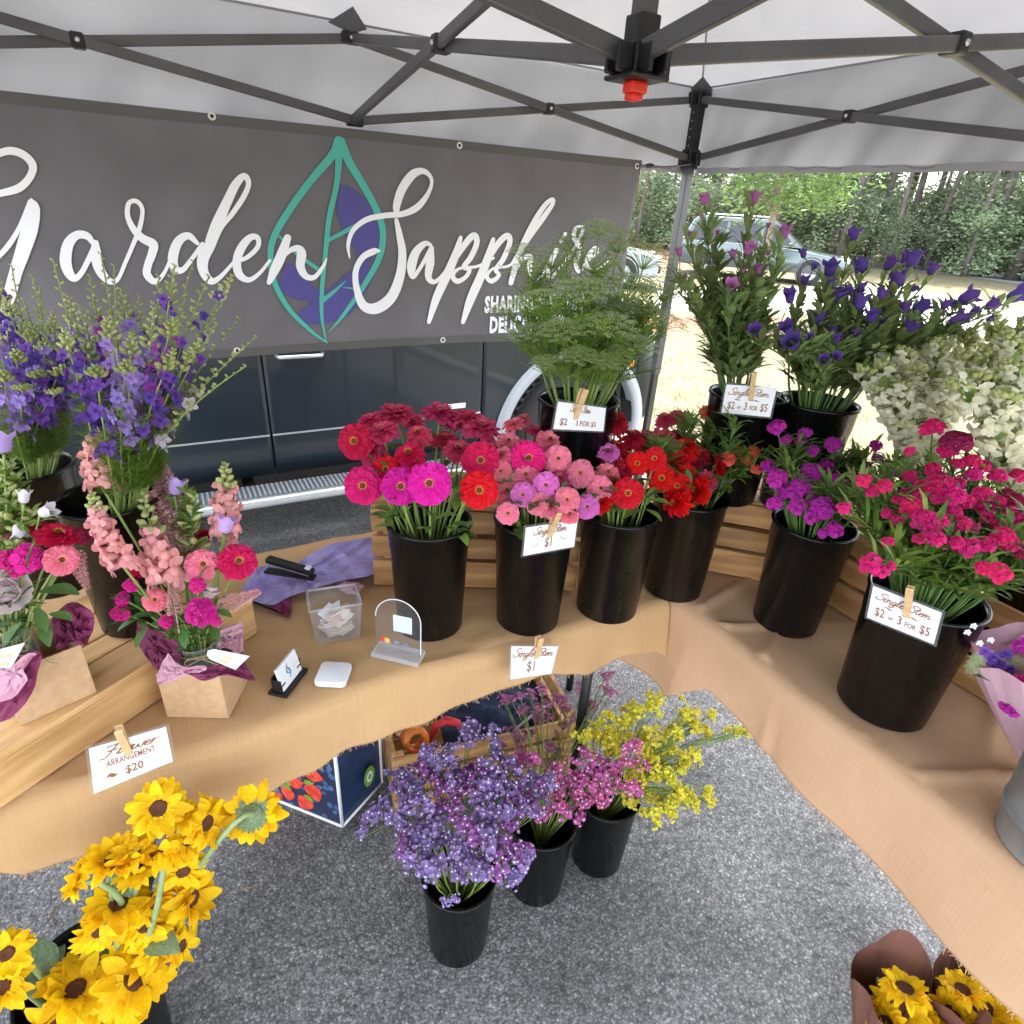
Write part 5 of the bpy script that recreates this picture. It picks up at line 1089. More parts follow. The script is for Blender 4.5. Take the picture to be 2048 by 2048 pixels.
def through_rim(b, base, head, h=BH, rr=.066):
    """control point that lets the stem pass inside the rim and lean over it"""
    d = Vector((head.x-b.x, head.y-b.y, 0)); L = d.length; k = min(rr, L*.75)/max(L, 1e-5); return Vector((b.x+d.x*k, b.y+d.y*k, b.z+h+.02))
def stem_rim(root, b, head, r0, r1, m='stem', n=8, spread=.05, depth=.10):
    base = bucket_base(b, head, spread, depth); rim = through_rim(b, base, head)
    top = Vector(head)
    if top.z > rim.z+.03: q = [base+(rim-base)*t for t in (0, .5)]+bez(rim, rim+(rim-base)*.35+Vector((0, 0, (top.z-rim.z)*.2)), top, n-2)
    else: q = [base+(rim-base)*t for t in (0, .5)]+bez(rim, rim+Vector(((top.x-rim.x)*.4, (top.y-rim.y)*.4, .05)), top, n-2)
    mb = MB(); k = len(q); mb.tube(q, [r0+(r1-r0)*i/(k-1) for i in range(k)], 5, caps=False); mb.build('stem', M[m], root, True); return q
def add_leaf(root, p, d, L, kind='leaf', mk='leaf', W=1, roll=None):
    q = Vector(d).to_track_quat('Y', 'Z'); 
    o = obj('leaf', leaf_mesh(kind, mk), root, Vector(p)-world_loc(root), q); o.scale = (L*W, L, L); return o

# ------------------------------------------------------------------ zinnias
COLN = {'C': ('z_crimson', 'crimson'), 'K': ('z_dusk', 'dusky crimson'), 'R': ('z_red', 'scarlet'), 'M': ('z_magenta', 'magenta'), 'H': ('z_hot', 'hot pink'), 'P': ('z_pink', 'soft pink'), 'L': ('z_lilac', 'lilac pink'), 'D': ('z_dark', 'dark red'), 'O': ('z_coral', 'coral red')}
def zinnia(bk, x, y, d, c, face, dz, bunch, place, cat='flower'):
    b = BK[bk]; R_ = (.0315 if d > 140 else .026 if d > 105 else .021) if c not in 'PL' else (.026 if d > 125 else .022)
    R_ *= rnd.uniform(.95, 1.05)
    t = FPX*2*R_/(d*S7); base_t = (b+Vector((0, 0, BH+.1))-CAM).dot(_f); t = base_t+max(-.14, min(.14, dz))
    R_ = d*S7*t/FPX/2*(1.10 if face == 'f' else 1.2)
    h = pd(x, y, t)
    to = (CAM-h).normalized(); out = Vector((h.x-b.x, h.y-b.y, 0))
    if face == 'f': n = (to*1.0+out*1.5+Z*.12+Vector((rnd.gauss(0, .12), rnd.gauss(0, .12), 0))).normalized()
    elif face == 'u': n = (Z*.8+out*2.0+to*.22+Vector((rnd.gauss(0, .12), rnd.gauss(0, .12), 0))).normalized()
    elif face == 's': n = (_r*(1 if h.x > b.x else -1)*1.0+to*.2+Z*.1).normalized()
    else: n = (out*3+Z*.8+to*.5+Vector((rnd.gauss(0, .15), rnd.gauss(0, .15), 0))).normalized()
    mk, cn = COLN[c]
    root = thing('zinnia', None, 'flower', b+Vector((0, 0, .1)), 'zinnias in black buckets')
    v = rnd.choice((0, 1, 2)) if face != 'f' else rnd.choice((0, 1)); 
    if c == 'R' and face == 'f': v = rnd.choice((0, 1))
    q = n.to_track_quat('Z', 'Y') @ Matrix.Rotation(rnd.uniform(0, 6), 3, 'Z').to_quaternion()
    o = obj('bloom', zinnia_mesh(v, M[mk]), root, h-world_loc(root), q); o.scale = (R_, R_, R_*(1.15 if face == 'f' else 1.6))
    e = obj('eye', zinnia_eye(0), o)
    if c in 'PL': e.scale = (.8, .8, 1)
    obj('calyx', calyx_mesh(), o)
    pts = stem_rim(root, b, h-n*R_*.18, .0022, .0024)
    if rnd.random() < .85:
        i = rnd.choice((3, 4, 5, 6)); p = pts[min(i, len(pts)-2)]
        for s_ in (1, -1): add_leaf(root, p, (out.normalized() if out.length > 1e-3 else Vector((1, 0, 0)))*.5+Vector((rnd.uniform(-1, 1), rnd.uniform(-1, 1), rnd.uniform(-.1, .7))), rnd.uniform(.03, .05))
    reg(root, bunch, cn+' zinnia', h, place)
def zl(bk, lst, bunch, place, o=(680, 680)):
    for x, y, d, c, f, dz in lst: X, Y = cr(o, S7, x, y); zinnia(bk, X, Y, d, c, f, dz, bunch, place)
zl('b1', [(85, 560, 190, 'C', 'f', 0), (170, 450, 130, 'K', 'u', .05), (310, 420, 195, 'K', 'u', .08), (235, 520, 180, 'K', 'u', .02), (550, 420, 190, 'K', 'u', .10), (435, 525, 140, 'K', 'b', .06), (705, 440, 160, 'K', 'u', .10), (780, 500, 190, 'K', 'u', .08), (380, 640, 170, 'C', 'b', .0), (650, 615, 150, 'K', 'b', .04), (775, 665, 195, 'C', 'f', .0), (765, 828, 205, 'R', 'f', -.06), (495, 790, 228, 'M', 'f', -.09), (335, 808, 205, 'M', 'f', -.07), (130, 805, 205, 'H', 'f', -.03), (255, 715, 150, 'R', 'f', -.01), (180, 615, 150, 'K', 'b', .03), (575, 560, 140, 'K', 'b', .10), (830, 610, 130, 'K', 'b', .06), (620, 470, 120, 'K', 'b', .13), (400, 450, 120, 'K', 'b', .13)], 'b1', 'the leftmost zinnia bucket')
zl('b2', [(960, 475, 115, 'P', 'u', .06), (1015, 440, 85, 'P', 'u', .09), (1078, 512, 110, 'K', 'u', .07), (930, 565, 120, 'P', 'b', .03), (895, 645, 130, 'P', 'b', .0), (888, 722, 115, 'P', 'f', -.02), (1155, 560, 135, 'P', 'b', .04), (1040, 655, 190, 'H', 'f', -.02), (1202, 655, 150, 'P', 'f', .0), (1325, 735, 150, 'P', 'f', -.01), (1030, 752, 125, 'P', 'b', -.03), (1138, 802, 140, 'L', 'f', -.06), (1010, 855, 135, 'L', 'f', -.07), (1252, 882, 138, 'P', 'f', -.07), (1090, 900, 125, 'P', 'f', -.07), (925, 845, 140, 'P', 'b', -.03), (928, 955, 122, 'P', 'f', -.07), (1160, 925, 120, 'P', 'b', -.06), (1215, 770, 115, 'K', 'b', -.01), (1365, 922, 130, 'L', 'f', -.05), (1438, 820, 142, 'P', 'f', -.01), (1265, 965, 100, 'P', 'b', -.06), (1110, 620, 120, 'P', 'b', .03), (1000, 600, 110, 'P', 'b', .04)], 'b2', 'the pink zinnia bucket')
zl('b3', [(1340, 488, 110, 'P', 'u', .04), (1430, 440, 115, 'P', 'u', .06), (1440, 512, 112, 'P', 'u', .02), (1480, 622, 115, 'L', 'b', .0), (1476, 738, 120, 'P', 'b', -.02), (1520, 455, 145, 'D', 'b', .06), (1262, 530, 130, 'R', 's', .04), (1395, 600, 120, 'R', 'b', .03), (1590, 845, 165, 'R', 'f', -.07), (1440, 892, 120, 'R', 'b', -.06), (1640, 682, 125, 'R', 'f', .0), (1735, 655, 125, 'R', 'f', .0), (1530, 605, 130, 'D', 'b', .03), (1615, 545, 135, 'D', 'b', .05), (1500, 700, 130, 'D', 'b', .0), (1480, 800, 130, 'D', 'b', -.03), (1560, 720, 120, 'D', 'b', .01), (1340, 620, 90, 'D', 'b', .04)], 'b3', 'the third zinnia bucket')
zl('b4', [(1772, 762, 155, 'R', 'f', -.05), (1862, 805, 135, 'R', 'f', -.05), (1700, 550, 140, 'K', 'u', .05), (1772, 560, 160, 'K', 'u', .03), (1858, 545, 125, 'K', 'u', .06), (1850, 672, 135, 'R', 'b', .0), (1835, 900, 140, 'R', 's', -.06), (1690, 590, 120, 'D', 'b', .02), (1750, 690, 120, 'D', 'b', .0), (1790, 440, 100, 'K', 'u', .09), (1860, 430, 110, 'K', 'u', .09), (1800, 640, 120, 'R', 'f', .0), (1700, 660, 110, 'R', 'f', .0), (1900, 740, 120, 'R', 'f', -.02)], 'b4', 'the corner zinnia bucket')
zl('b4', [(60, 600, 150, 'R', 'b', .02), (130, 640, 130, 'D', 'b', .04), (25, 690, 110, 'D', 'b', .0), (60, 460, 115, 'K', 'u', .09), (240, 700, 130, 'R', 's', -.01), (145, 830, 145, 'R', 's', -.05), (182, 775, 110, 'K', 'b', -.02), (30, 900, 130, 'R', 's', -.08)], 'b4', 'the corner zinnia bucket', (1348, 680))

for bk, nl in (('b1', 12), ('b2', 9), ('b3', 9), ('b4', 7)):   # broad leaves at the rims, each on its own short stem
    b = BK[bk]
    for i in range(nl):
        a = 2*math.pi*i/nl+rnd.uniform(-.3, .3); d = Vector((math.cos(a), math.sin(a), 0)); r_ = rnd.uniform(.045, .072); p = Vector((b.x, b.y, b.z+BH+rnd.uniform(-.005, .035)))+d*r_
        root = thing('zinnia_shoot', None, 'greenery', b+Vector((0, 0, .1)), 'leafy zinnia stems in black buckets'); mb = MB(); mb.tube([b+Vector((0, 0, .1))+d*.02, b+Vector((0, 0, BH))+d*r_*.9, p+Vector((0, 0, .02))], .0018, 5, caps=False); mb.build('stem', M['stem'], root, True)
        for k in range(3): add_leaf(root, p+Vector((0, 0, .010*k-.01)), d*rnd.uniform(.3, 1)+Vector((rnd.uniform(-.9, .9), rnd.uniform(-.9, .9), rnd.uniform(-.5, .6))), rnd.uniform(.035, .055), 'leaf', rnd.choice(('leaf', 'leafy')))
        reg(root, bk+'l', 'leafy zinnia stem', p, {'b1': 'the leftmost zinnia bucket', 'b2': 'the pink zinnia bucket', 'b3': 'the third zinnia bucket', 'b4': 'the corner zinnia bucket'}[bk])

# ------------------------------------------------------------------ dianthus
def dianthus_mesh(v, m):
    k = ('di', v, m.name)
    if k in MC: return MC[k]
    r = random.Random(v+50); mb = MB(); n = 13 if v < 2 else 9
    for i in range(n):
        a = i*2.4; rad = math.sqrt((i+.5)/n); el = rad*.9; p = Vector((math.cos(a)*math.sin(el), math.sin(a)*math.sin(el), math.cos(el)*.75))*.74
        q = quatz(p+Vector((r.gauss(0, .1), r.gauss(0, .1), r.gauss(0, .1)))); T0 = TRS(p, q)
        for j in range(5):
            T = T0 @ rot('Z', j*1.2566+i) @ rot('X', .25+r.uniform(-.1, .15))
            mb.add([(-.04, .02, 0), (.04, .02, 0), (.20, .22, .02), (.15, .32, .03), (.07, .29, .02), (0, .35, .03), (-.07, .29, .02), (-.15, .32, .03), (-.20, .22, .02)], [(0, 1, 2, 8), (2, 3, 4, 6, 7, 8), (4, 5, 6)], T, 0)
        if v == 0 or i % 4 == 0: mb.lathe([(.0001, .05), (.028, .035), (.03, .01)], 5, T0, 1)
    MC[k] = mb.mesh('flower_cluster', [m, M['wdot'] if v == 0 else m], False); return MC[k]
def dibase_mesh(v=0):
    k = ('dib', v)
    if k in MC: return MC[k]
    mb = MB(); r = random.Random(v+9)
    for i in range(16):
        a = i*2.4; el = .35+.8*(i/16); leafshape(mb, Matrix.Translation((0, 0, -.25)) @ rot('Z', a) @ rot('X', 1.5-el+r.uniform(-.2, .2)), r.uniform(.8, 1.15), .12, 3, .1)
    MC[k] = mb.mesh('bracts', M['leaf']); return MC[k]
def narrow_leaves(root, pts, n, L, W, m='leaf', i0=3, nm='leaves', up=.6):
    mb = MB()
    for i in range(n):
        j = rnd.uniform(i0, len(pts)-1.2); k = int(j); p = pts[k]+(pts[min(k+1, len(pts)-1)]-pts[k])*(j-k); a = rnd.uniform(0, 6.283)
        d = Vector((math.cos(a), math.sin(a), rnd.uniform(-.1, up*1.6))).normalized(); q = d.to_track_quat('Y', 'Z')
        leafshape(mb, TRS(p, q), L*rnd.uniform(.6, 1.2), W*rnd.uniform(.8, 1.2), 3, rnd.uniform(.1, .5))
    return mb.build(nm, M[m], root)
def dianthus(bk, x, y, d, mk, cn, dz, bunch, place, lean=.5, v=None, leaves=10):
    b = BK[bk]; t = (b+Vector((0, 0, BH+.1))-CAM).dot(_f)+dz; h = pd(x, y, t); R_ = d*t/FPX/2
    out = Vector((h.x-b.x, h.y-b.y, 0)); n = (Z*.7+out*3+(CAM-h).normalized()*lean*2).normalized(); R_ *= 1.35; h = h-ray(x, y)*.0
    root = thing('dianthus', None, 'flower', b+Vector((0, 0, .1)), 'dianthus in black buckets')
    v = rnd.choice((0, 1, 1, 2)) if v is None else v
    o = obj('flower_cluster', dianthus_mesh(v, M[mk]), root, h-world_loc(root), quatz(n) @ Matrix.Rotation(rnd.uniform(0, 6), 3, 'Z').to_quaternion()); o.scale = (R_, R_, R_*.85)
    c = obj('bracts', dibase_mesh(rnd.randrange(2)), o)
    pts = stem_rim(root, b, h-n*R_*.3, .0016, .0013, 'stemd'); narrow_leaves(root, pts, leaves, .05, .008, rnd.choice(('leaf', 'leafy')))
    reg(root, bunch, cn, h, place)
O6 = (1348, 680)
for x, y, d, dz in [(570, 490, 90, .04), (720, 520, 70, .03), (880, 585, 90, .03), (570, 770, 105, -.05), (760, 740, 110, -.02), (690, 830, 120, -.06), (895, 775, 70, -.03), (870, 840, 55, -.05), (555, 905, 75, -.06), (680, 925, 90, -.08), (820, 935, 120, -.09), (1110, 590, 70, .05), (960, 830, 80, -.02), (1190, 720, 110, .02), (880, 1050, 90, -.09), (820, 1070, 50, -.1), (650, 760, 60, -.02), (1000, 640, 60, .05), (760, 620, 70, .03), (640, 680, 70, .01), (600, 840, 90, -.04), (740, 860, 90, -.06), (840, 700, 80, .02), (980, 760, 80, .02), (520, 700, 70, .0), (930, 680, 70, .04), (1050, 700, 70, .04), (700, 560, 60, .04), (620, 560, 60, .03), (760, 980, 80, -.09), (1120, 660, 60, .05)]:
    X, Y = cr(O6, S7, x, y); dianthus('b5', X, Y, d*S7*1.05, 'di_violet', 'violet dianthus cluster', dz, 'b5', 'the violet dianthus bucket')
for x, y, d, dz in [(360, 600, 95, .02), (330, 540, 70, .05), (400, 670, 70, .0), (495, 690, 45, .0), (180, 410, 90, .08), (300, 660, 80, -.02), (440, 620, 70, .0), (380, 560, 80, .02), (450, 720, 60, -.02)]:
    X, Y = cr(O6, S7, x, y); dianthus('b4', X, Y, d*S7, 'di_salmon', 'salmon red dianthus cluster', dz, 'b4d', 'the corner zinnia bucket', leaves=16)
for x, y, d, dz in [(1425, 500, 120, .12), (1560, 580, 150, .10), (1510, 620, 100, .1), (1640, 560, 90, .12), (1460, 830, 160, .0), (1540, 870, 110, -.02), (1380, 820, 90, .0), (1160, 810, 80, .0), (1050, 780, 80, .02), (1310, 930, 110, -.03), (1380, 1000, 120, -.05), (1460, 1000, 90, -.05), (1180, 960, 60, .0), (1440, 1100, 95, -.08), (1420, 1050, 80, -.07), (1580, 1020, 90, -.05), (1640, 1040, 80, -.04), (1620, 1150, 110, -.08), (1560, 1120, 70, -.08), (1730, 980, 90, -.02), (1810, 1090, 110, -.06), (1850, 1130, 90, -.06), (1720, 1130, 90, -.07), (1880, 900, 110, .0), (1830, 860, 80, .02), (1650, 750, 80, .04), (1860, 600, 60, .12), (1090, 1240, 110, -.10), (1140, 1280, 80, -.1), (1200, 1250, 50, -.1), (1700, 1260, 75, -.10), (1795, 1290, 110, -.11), (940, 930, 70, .0), (1300, 760, 70, .05), (1240, 880, 60, .0), (1560, 690, 70, .06), (1750, 640, 70, .1), (1900, 760, 90, .06), (1480, 760, 60, .04), (1180, 1120, 60, -.06), (1500, 930, 90, .0), (1340, 860, 80, .0), (1600, 900, 90, .0), (1700, 860, 90, .0), (1690, 920, 70, .0), (1540, 960, 80, -.02), (1780, 1020, 90, -.03), (1780, 900, 80, .0), (1100, 840, 70, .02), (1230, 1000, 60, -.02), (1280, 850, 60, .02), (1640, 680, 90, .06), (1430, 720, 80, .05), (1560, 800, 80, .03), (1900, 1000, 90, -.02), (1860, 960, 90, -.02), (1500, 1120, 80, -.06), (1350, 1100, 60, -.06), (1300, 620, 60, .08), (1780, 760, 90, .05), (1700, 700, 80, .06), (1920, 1180, 80, -.06)]:
    X, Y = cr(O6, S7, x, y); dz -= .03; wine = rnd.random() < .12 and dz > -.04
    dianthus('b6', X, Y, d*S7*1.06, 'di_wine' if wine else 'di_pink', 'wine red dianthus cluster' if wine else 'deep pink dianthus cluster', dz, 'b6', 'the large dianthus bucket', leaves=20)
def foliage_fill(name, label, cat, bk, n, H, spread, L, W, m, kind=0, z0=BH*.9, group=None, lean=(0, 0)):
    """leafy filler stems standing between the flowers"""
    b = BK[bk]
    for i in range(n):
        a = rnd.uniform(0, 6.283); r_ = spread*math.sqrt(rnd.random()); h = Vector((b.x+r_*math.cos(a)+lean[0]*H, b.y+r_*math.sin(a)+lean[1]*H, b.z+BH+H*rnd.uniform(.45, 1)))
        root = thing(name, None, cat, b+Vector((0, 0, .1)), group); pts = stem_rim(root, b, h, .0017, .0009, 'stemd')
        mb = MB(); nn = 64
        for j in range(nn):
            u = rnd.uniform(3, len(pts)-1.01); k = int(u); p = pts[k]+(pts[k+1]-pts[k])*(u-k); aa = rnd.uniform(0, 6.283); d = Vector((math.cos(aa), math.sin(aa), rnd.uniform(0, .9))).normalized()
            leafshape(mb, TRS(p, d.to_track_quat('Y', 'Z')), L*rnd.uniform(.5, 1.15), W*rnd.uniform(.7, 1.2), 3, rnd.uniform(.1, .4))
        mb.build('leaves', M[m], root); reg(root, bk+'f', label, h, None)
foliage_fill('dianthus_shoot', 'leafy dianthus shoot', 'greenery', 'b6', 26, .17, .16, .06, .009, 'leafm', group='leafy shoots in the large dianthus bucket', lean=(.1, .1))
foliage_fill('dianthus_shoot', 'leafy dianthus shoot', 'greenery', 'b5', 14, .16, .11, .05, .008, 'leafm', group='leafy shoots in the violet dianthus bucket')
foliage_fill('dianthus_shoot', 'leafy dianthus shoot', 'greenery', 'b4', 8, .18, .11, .05, .008, 'leafm', group='leafy shoots in the corner zinnia bucket')

# ------------------------------------------------------------------ larkspur
def lark_mesh(v, m):
    k = ('lk', v, m.name)
    if k in MC: return MC[k]
    r = random.Random(v+3); mb = MB()
    for j in range(5):
        T = rot('Z', j*1.2566+r.uniform(-.15, .15)) @ rot('X', r.uniform(-.05, .45)); petalshape(mb, T, r.uniform(.75, 1), .72, cup=.3, tip=.3, droop=r.uniform(-.2, .1), n=3)
    for j in range(3): petalshape(mb, Matrix.Translation((0, 0, .05)) @ rot('Z', j*2.1+.5) @ rot('X', 1.0), .38, .34, n=2, tip=.3)
    mb.tube([(0, 0, 0), (0, .15, -.35), (0, .45, -.62)], [.09, .06, .02], 5)
    MC[k] = mb.mesh('floret', m); return MC[k]
def buds_part(root, pts, i0, n, r0, r1, m='bud', elong=1.7, off=.010, nm='buds'):
    mb = MB()
    for j in range(n):
        t = j/max(1, n-1); u = i0+(len(pts)-1.02-i0)*t; k = int(u); p = pts[k]+(pts[min(k+1, len(pts)-1)]-pts[k])*(u-k); a = j*2.4; s_ = r0+(r1-r0)*t
        d = Vector((math.cos(a), math.sin(a), .75)).normalized(); o_ = p+d*off*(1.25-t)
        T = TRS(o_, quatz(d)); mb.lathe([(.0001, -s_*elong), (s_*.7, -s_*elong*.5), (s_, 0), (s_*.6, s_*elong*.7), (.0001, s_*elong)], 5, T)
        mb.tube([p, o_-d*s_*elong*.8], .0006, 3, caps=False)
    return mb.build(nm, M[m], root, True)
def larkspur(bk, x, y, dz, mk, cn, budfrac, bunch, place, nfl=15, budm='bud'):
    budfrac *= .95
    nfl = int(nfl*1.05)
    b = BK[bk]; t = (b+Vector((0, 0, BH+.2))-CAM).dot(_f)+dz; h = pd(x*1.06, y*1.06, t)
    root = thing('larkspur', None, 'flower', b+Vector((0, 0, .1)), 'larkspur spikes in black buckets')
    pts = stem_rim(root, b, h, .0021, .0010, 'stem', 14)
    L0 = len(pts); lo = 6+int(3*rnd.random()); hi = L0-1-(L0-1-lo)*budfrac
    for j in range(nfl):
        u = lo+(hi-lo)*j/max(1, nfl-1); k = int(u); p = pts[k]+(pts[min(k+1, L0-1)]-pts[k])*(u-k); a = j*2.4+rnd.uniform(-.4, .4)
        d = Vector((math.cos(a), math.sin(a), .25)).normalized(); s_ = rnd.uniform(.0125, .0165)*(1.05-.35*j/nfl)
        o = obj('floret', lark_mesh(rnd.randrange(3), M[mk]), root, p+d*.011-world_loc(root), quatz(d+Vector((0, 0, rnd.uniform(-.2, .3)))) @ Matrix.Rotation(rnd.uniform(0, 6), 3, 'Z').to_quaternion()); o.scale = (s_, s_, s_)
    buds_part(root, pts, hi-.3, 18, .0040, .0016, budm)
    mb = MB()   # thread-like leaves
    for j in range(170):
        u = rnd.uniform(2.0, lo+2); k = int(u); p = pts[k]+(pts[k+1]-pts[k])*(u-k); a = rnd.uniform(0, 6.28); L = rnd.uniform(.02, .045); d = Vector((math.cos(a), math.sin(a), rnd.uniform(.2, 1.2))).normalized(); sd_ = d.cross(Z).normalized()
        for f in (-.5, 0, .5): e = (d+sd_*f).normalized(); mid = p+d*L*.35; mb.add([mid-sd_*.0009, mid+sd_*.0009, mid+e*L*.65], [(0, 1, 2)])
        mb.add([p-sd_*.0006, p+sd_*.0006, p+d*L*.4], [(0, 1, 2)])
    mb.build('fine_leaves', M['leafy'], root); reg(root, bunch, cn, h, place)
V, LL_, MV, PA = ('larkspur_violet', 'violet larkspur spike'), ('larkspur_lilac', 'lilac larkspur spike'), ('larkspur_mauve', 'mauve larkspur spike'), ('larkspur_pale', 'budding larkspur spike')
for x, y, dz, c, bf, n in [(100, 490, .0, PA, .72, 6), (150, 575, -.04, V, .35, 14), (190, 478, .02, PA, .55, 8), (228, 545, -.02, LL_, .25, 17), (262, 555, .05, V, .35, 12), (300, 520, .02, V, .35, 12), (330, 500, -.03, V, .25, 13), (365, 492, .04, PA, .8, 5), (330, 600, -.08, MV, .12, 15), (395, 520, -.02, V, .3, 9), (440, 520, .0, V, .12, 8), (452, 600, .05, PA, .75, 4), (485, 635, .04, PA, .7, 5), (465, 690, -.03, PA, .75, 5), (200, 600, -.07, LL_, .15, 17), (250, 630, -.1, LL_, .15, 15), (120, 620, -.08, V, .2, 14), (290, 580, -.06, LL_, .3, 12), (410, 610, .0, V, .3, 11), (170, 520, .06, MV, .3, 12), (380, 640, -.06, V, .3, 9), (215, 500, .08, PA, .6, 8), (160, 640, -.02, V, .2, 14), (240, 680, -.12, LL_, .15, 12), (330, 660, -.08, V, .2, 12), (130, 560, .03, LL_, .3, 14), (280, 640, .0, PA, .5, 10), (350, 560, .03, PA, .5, 10), (180, 690, -.12, V, .1, 12), (420, 570, .05, PA, .7, 6)]:
    larkspur('d1', x, y, dz, c[0], c[1], bf, 'd1', 'the plank larkspur bucket', n)
for x, y, dz, c, bf, n in [(-20, 500, .0, V, .3, 14), (22, 500, .06, PA, .7, 8), (10, 560, -.02, V, .2, 15), (45, 565, .0, PA, .6, 9), (60, 610, -.06, V, .2, 14), (85, 640, -.05, LL_, .15, 16), (30, 660, -.08, V, .15, 13), (-15, 620, -.05, LL_, .2, 14), (75, 540, .08, PA, .75, 8), (5, 700, -.1, LL_, .2, 12), (120, 690, -.06, V, .2, 12), (60, 520, .02, PA, .6, 8), (100, 590, .0, V, .2, 14), (40, 600, -.04, LL_, .2, 14), (130, 640, -.02, V, .2, 14), (75, 700, -.08, V, .15, 12), (20, 620, .02, V, .2, 14), (150, 620, .0, LL_, .2, 14), (-5, 520, .05, PA, .5, 10), (45, 730, -.1, LL_, .1, 10), (110, 740, -.08, V, .1, 10)]:
    larkspur('d2', x, y, dz, c[0], c[1], bf, 'd2', 'the far left larkspur bucket', n)

# ------------------------------------------------------------------ snapdragons
def snap_mesh(v, m):
    k = ('sn', v, m.name)
    if k in MC: return MC[k]
    r = random.Random(v+13); mb = MB(); mb.lathe([(.16, -.55), (.24, -.3), (.30, 0), (.34, .18), (.22, .30), (.0001, .34)], 9)
    for a, el, L, W in ((.45, 1.0, .62, .62), (-.45, 1.0, .62, .62), (math.pi, .15, .62, .60), (math.pi-1.05, .25, .56, .56), (math.pi+1.05, .25, .56, .56)):
        T = Matrix.Translation((0, 0, .14)) @ rot('Z', a+r.uniform(-.1, .1)) @ Matrix.Translation((0, .20, 0)) @ rot('X', el+r.uniform(-.15, .15)); petalshape(mb, T, L, W, cup=-.25, droop=-.35, tip=.6, n=4)
    MC[k] = mb.mesh('floret', m, True); return MC[k]
def snapdragon(bpos, head, mk, cn, bunch, place, nfl=16, s0=.017, budf=.35, stemfn=None, group='snapdragons', seglo=None, mbud='bud'):
    root = thing('snapdragon', None, 'flower', bpos+Vector((0, 0, .05)), group); pts = stemfn(root)
    L0 = len(pts); lo = seglo if seglo is not None else L0*.5; hi = L0-1-(L0-1-lo)*budf
    for j in range(nfl):
        u = lo+(hi-lo)*j/max(1, nfl-1); k = int(u); p = pts[k]+(pts[min(k+1, L0-1)]-pts[k])*(u-k); a = j*2.4+rnd.uniform(-.3, .3); ax = (pts[min(k+1, L0-1)]-pts[k]).normalized(); q1 = ax.orthogonal().normalized(); q2 = ax.cross(q1)
        d = (q1*math.cos(a)+q2*math.sin(a)+ax*.25).normalized(); s_ = s0*rnd.uniform(.85, 1.1)*(1.05-.45*j/nfl)
        o = obj('floret', snap_mesh(rnd.randrange(3), M[mk]), root, p+d*s_*.55-world_loc(root), (d).to_track_quat('Z', 'Y') @ Matrix.Rotation(rnd.uniform(-.4, .4), 3, 'Z').to_quaternion()); o.scale = (s_, s_, s_)
    buds_part(root, pts, hi-.2, 16, .0042*s0/.017, .0018*s0/.017, mbud, 1.4, .007*s0/.017)
    reg(root, bunch, cn, head, place); return root, pts
def white_snap(bk, x, y, dz, nfl, budf):
    b = BK[bk]; t = (b+Vector((0, 0, BH+.2))-CAM).dot(_f)+dz; h = pd(x*1.06, y*1.06, t)
    r_, pts = snapdragon(b, h, 'snap_white', 'white snapdragon spike', bk, 'the '+('left' if bk == 'w1' else 'right')+' snapdragon bucket', int(nfl*1.3), .032, budf*.4, lambda root: stem_rim(root, b, h, .0024, .0012, 'stem', 14), 'white snapdragons', seglo=8.0)
    narrow_leaves(r_, pts, 60, .04, .010, 'leafm', 2.5)
for x, y, dz, n, bf in [(1640, 640, .0, 16, .25), (1650, 730, -.06, 14, .15), (1725, 690, -.05, 16, .15), (1610, 650, .04, 14, .2), (1760, 700, -.02, 16, .2), (1665, 600, .05, 14, .4), (1700, 655, -.04, 18, .2), (1735, 625, .03, 17, .25), (1770, 640, -.03, 18, .25), (1800, 600, .04, 16, .35), (1835, 620, .0, 17, .3), (1620, 690, -.03, 16, .2), (1690, 720, -.08, 14, .15), (1760, 590, .1, 12, .45), (1715, 590, .10, 12, .4), (1655, 680, -.05, 15, .2)]: white_snap('w1', x, y, dz, n, bf)
for x, y, dz, n, bf in [(1850, 650, .04, 16, .3), (1830, 700, -.04, 16, .15), (1790, 720, -.05, 16, .15), (1890, 740, -.06, 16, .15), (1810, 660, .0, 16, .2), (1880, 590, .06, 14, .45), (1905, 625, .0, 18, .3), (1925, 600, .04, 14, .4), (1900, 680, -.05, 18, .2), (1930, 690, -.04, 18, .2), (1868, 700, -.03, 16, .2), (1950, 640, .0, 16, .3), (1860, 610, .1, 12, .5)]: white_snap('w2', x, y, dz, n, bf)

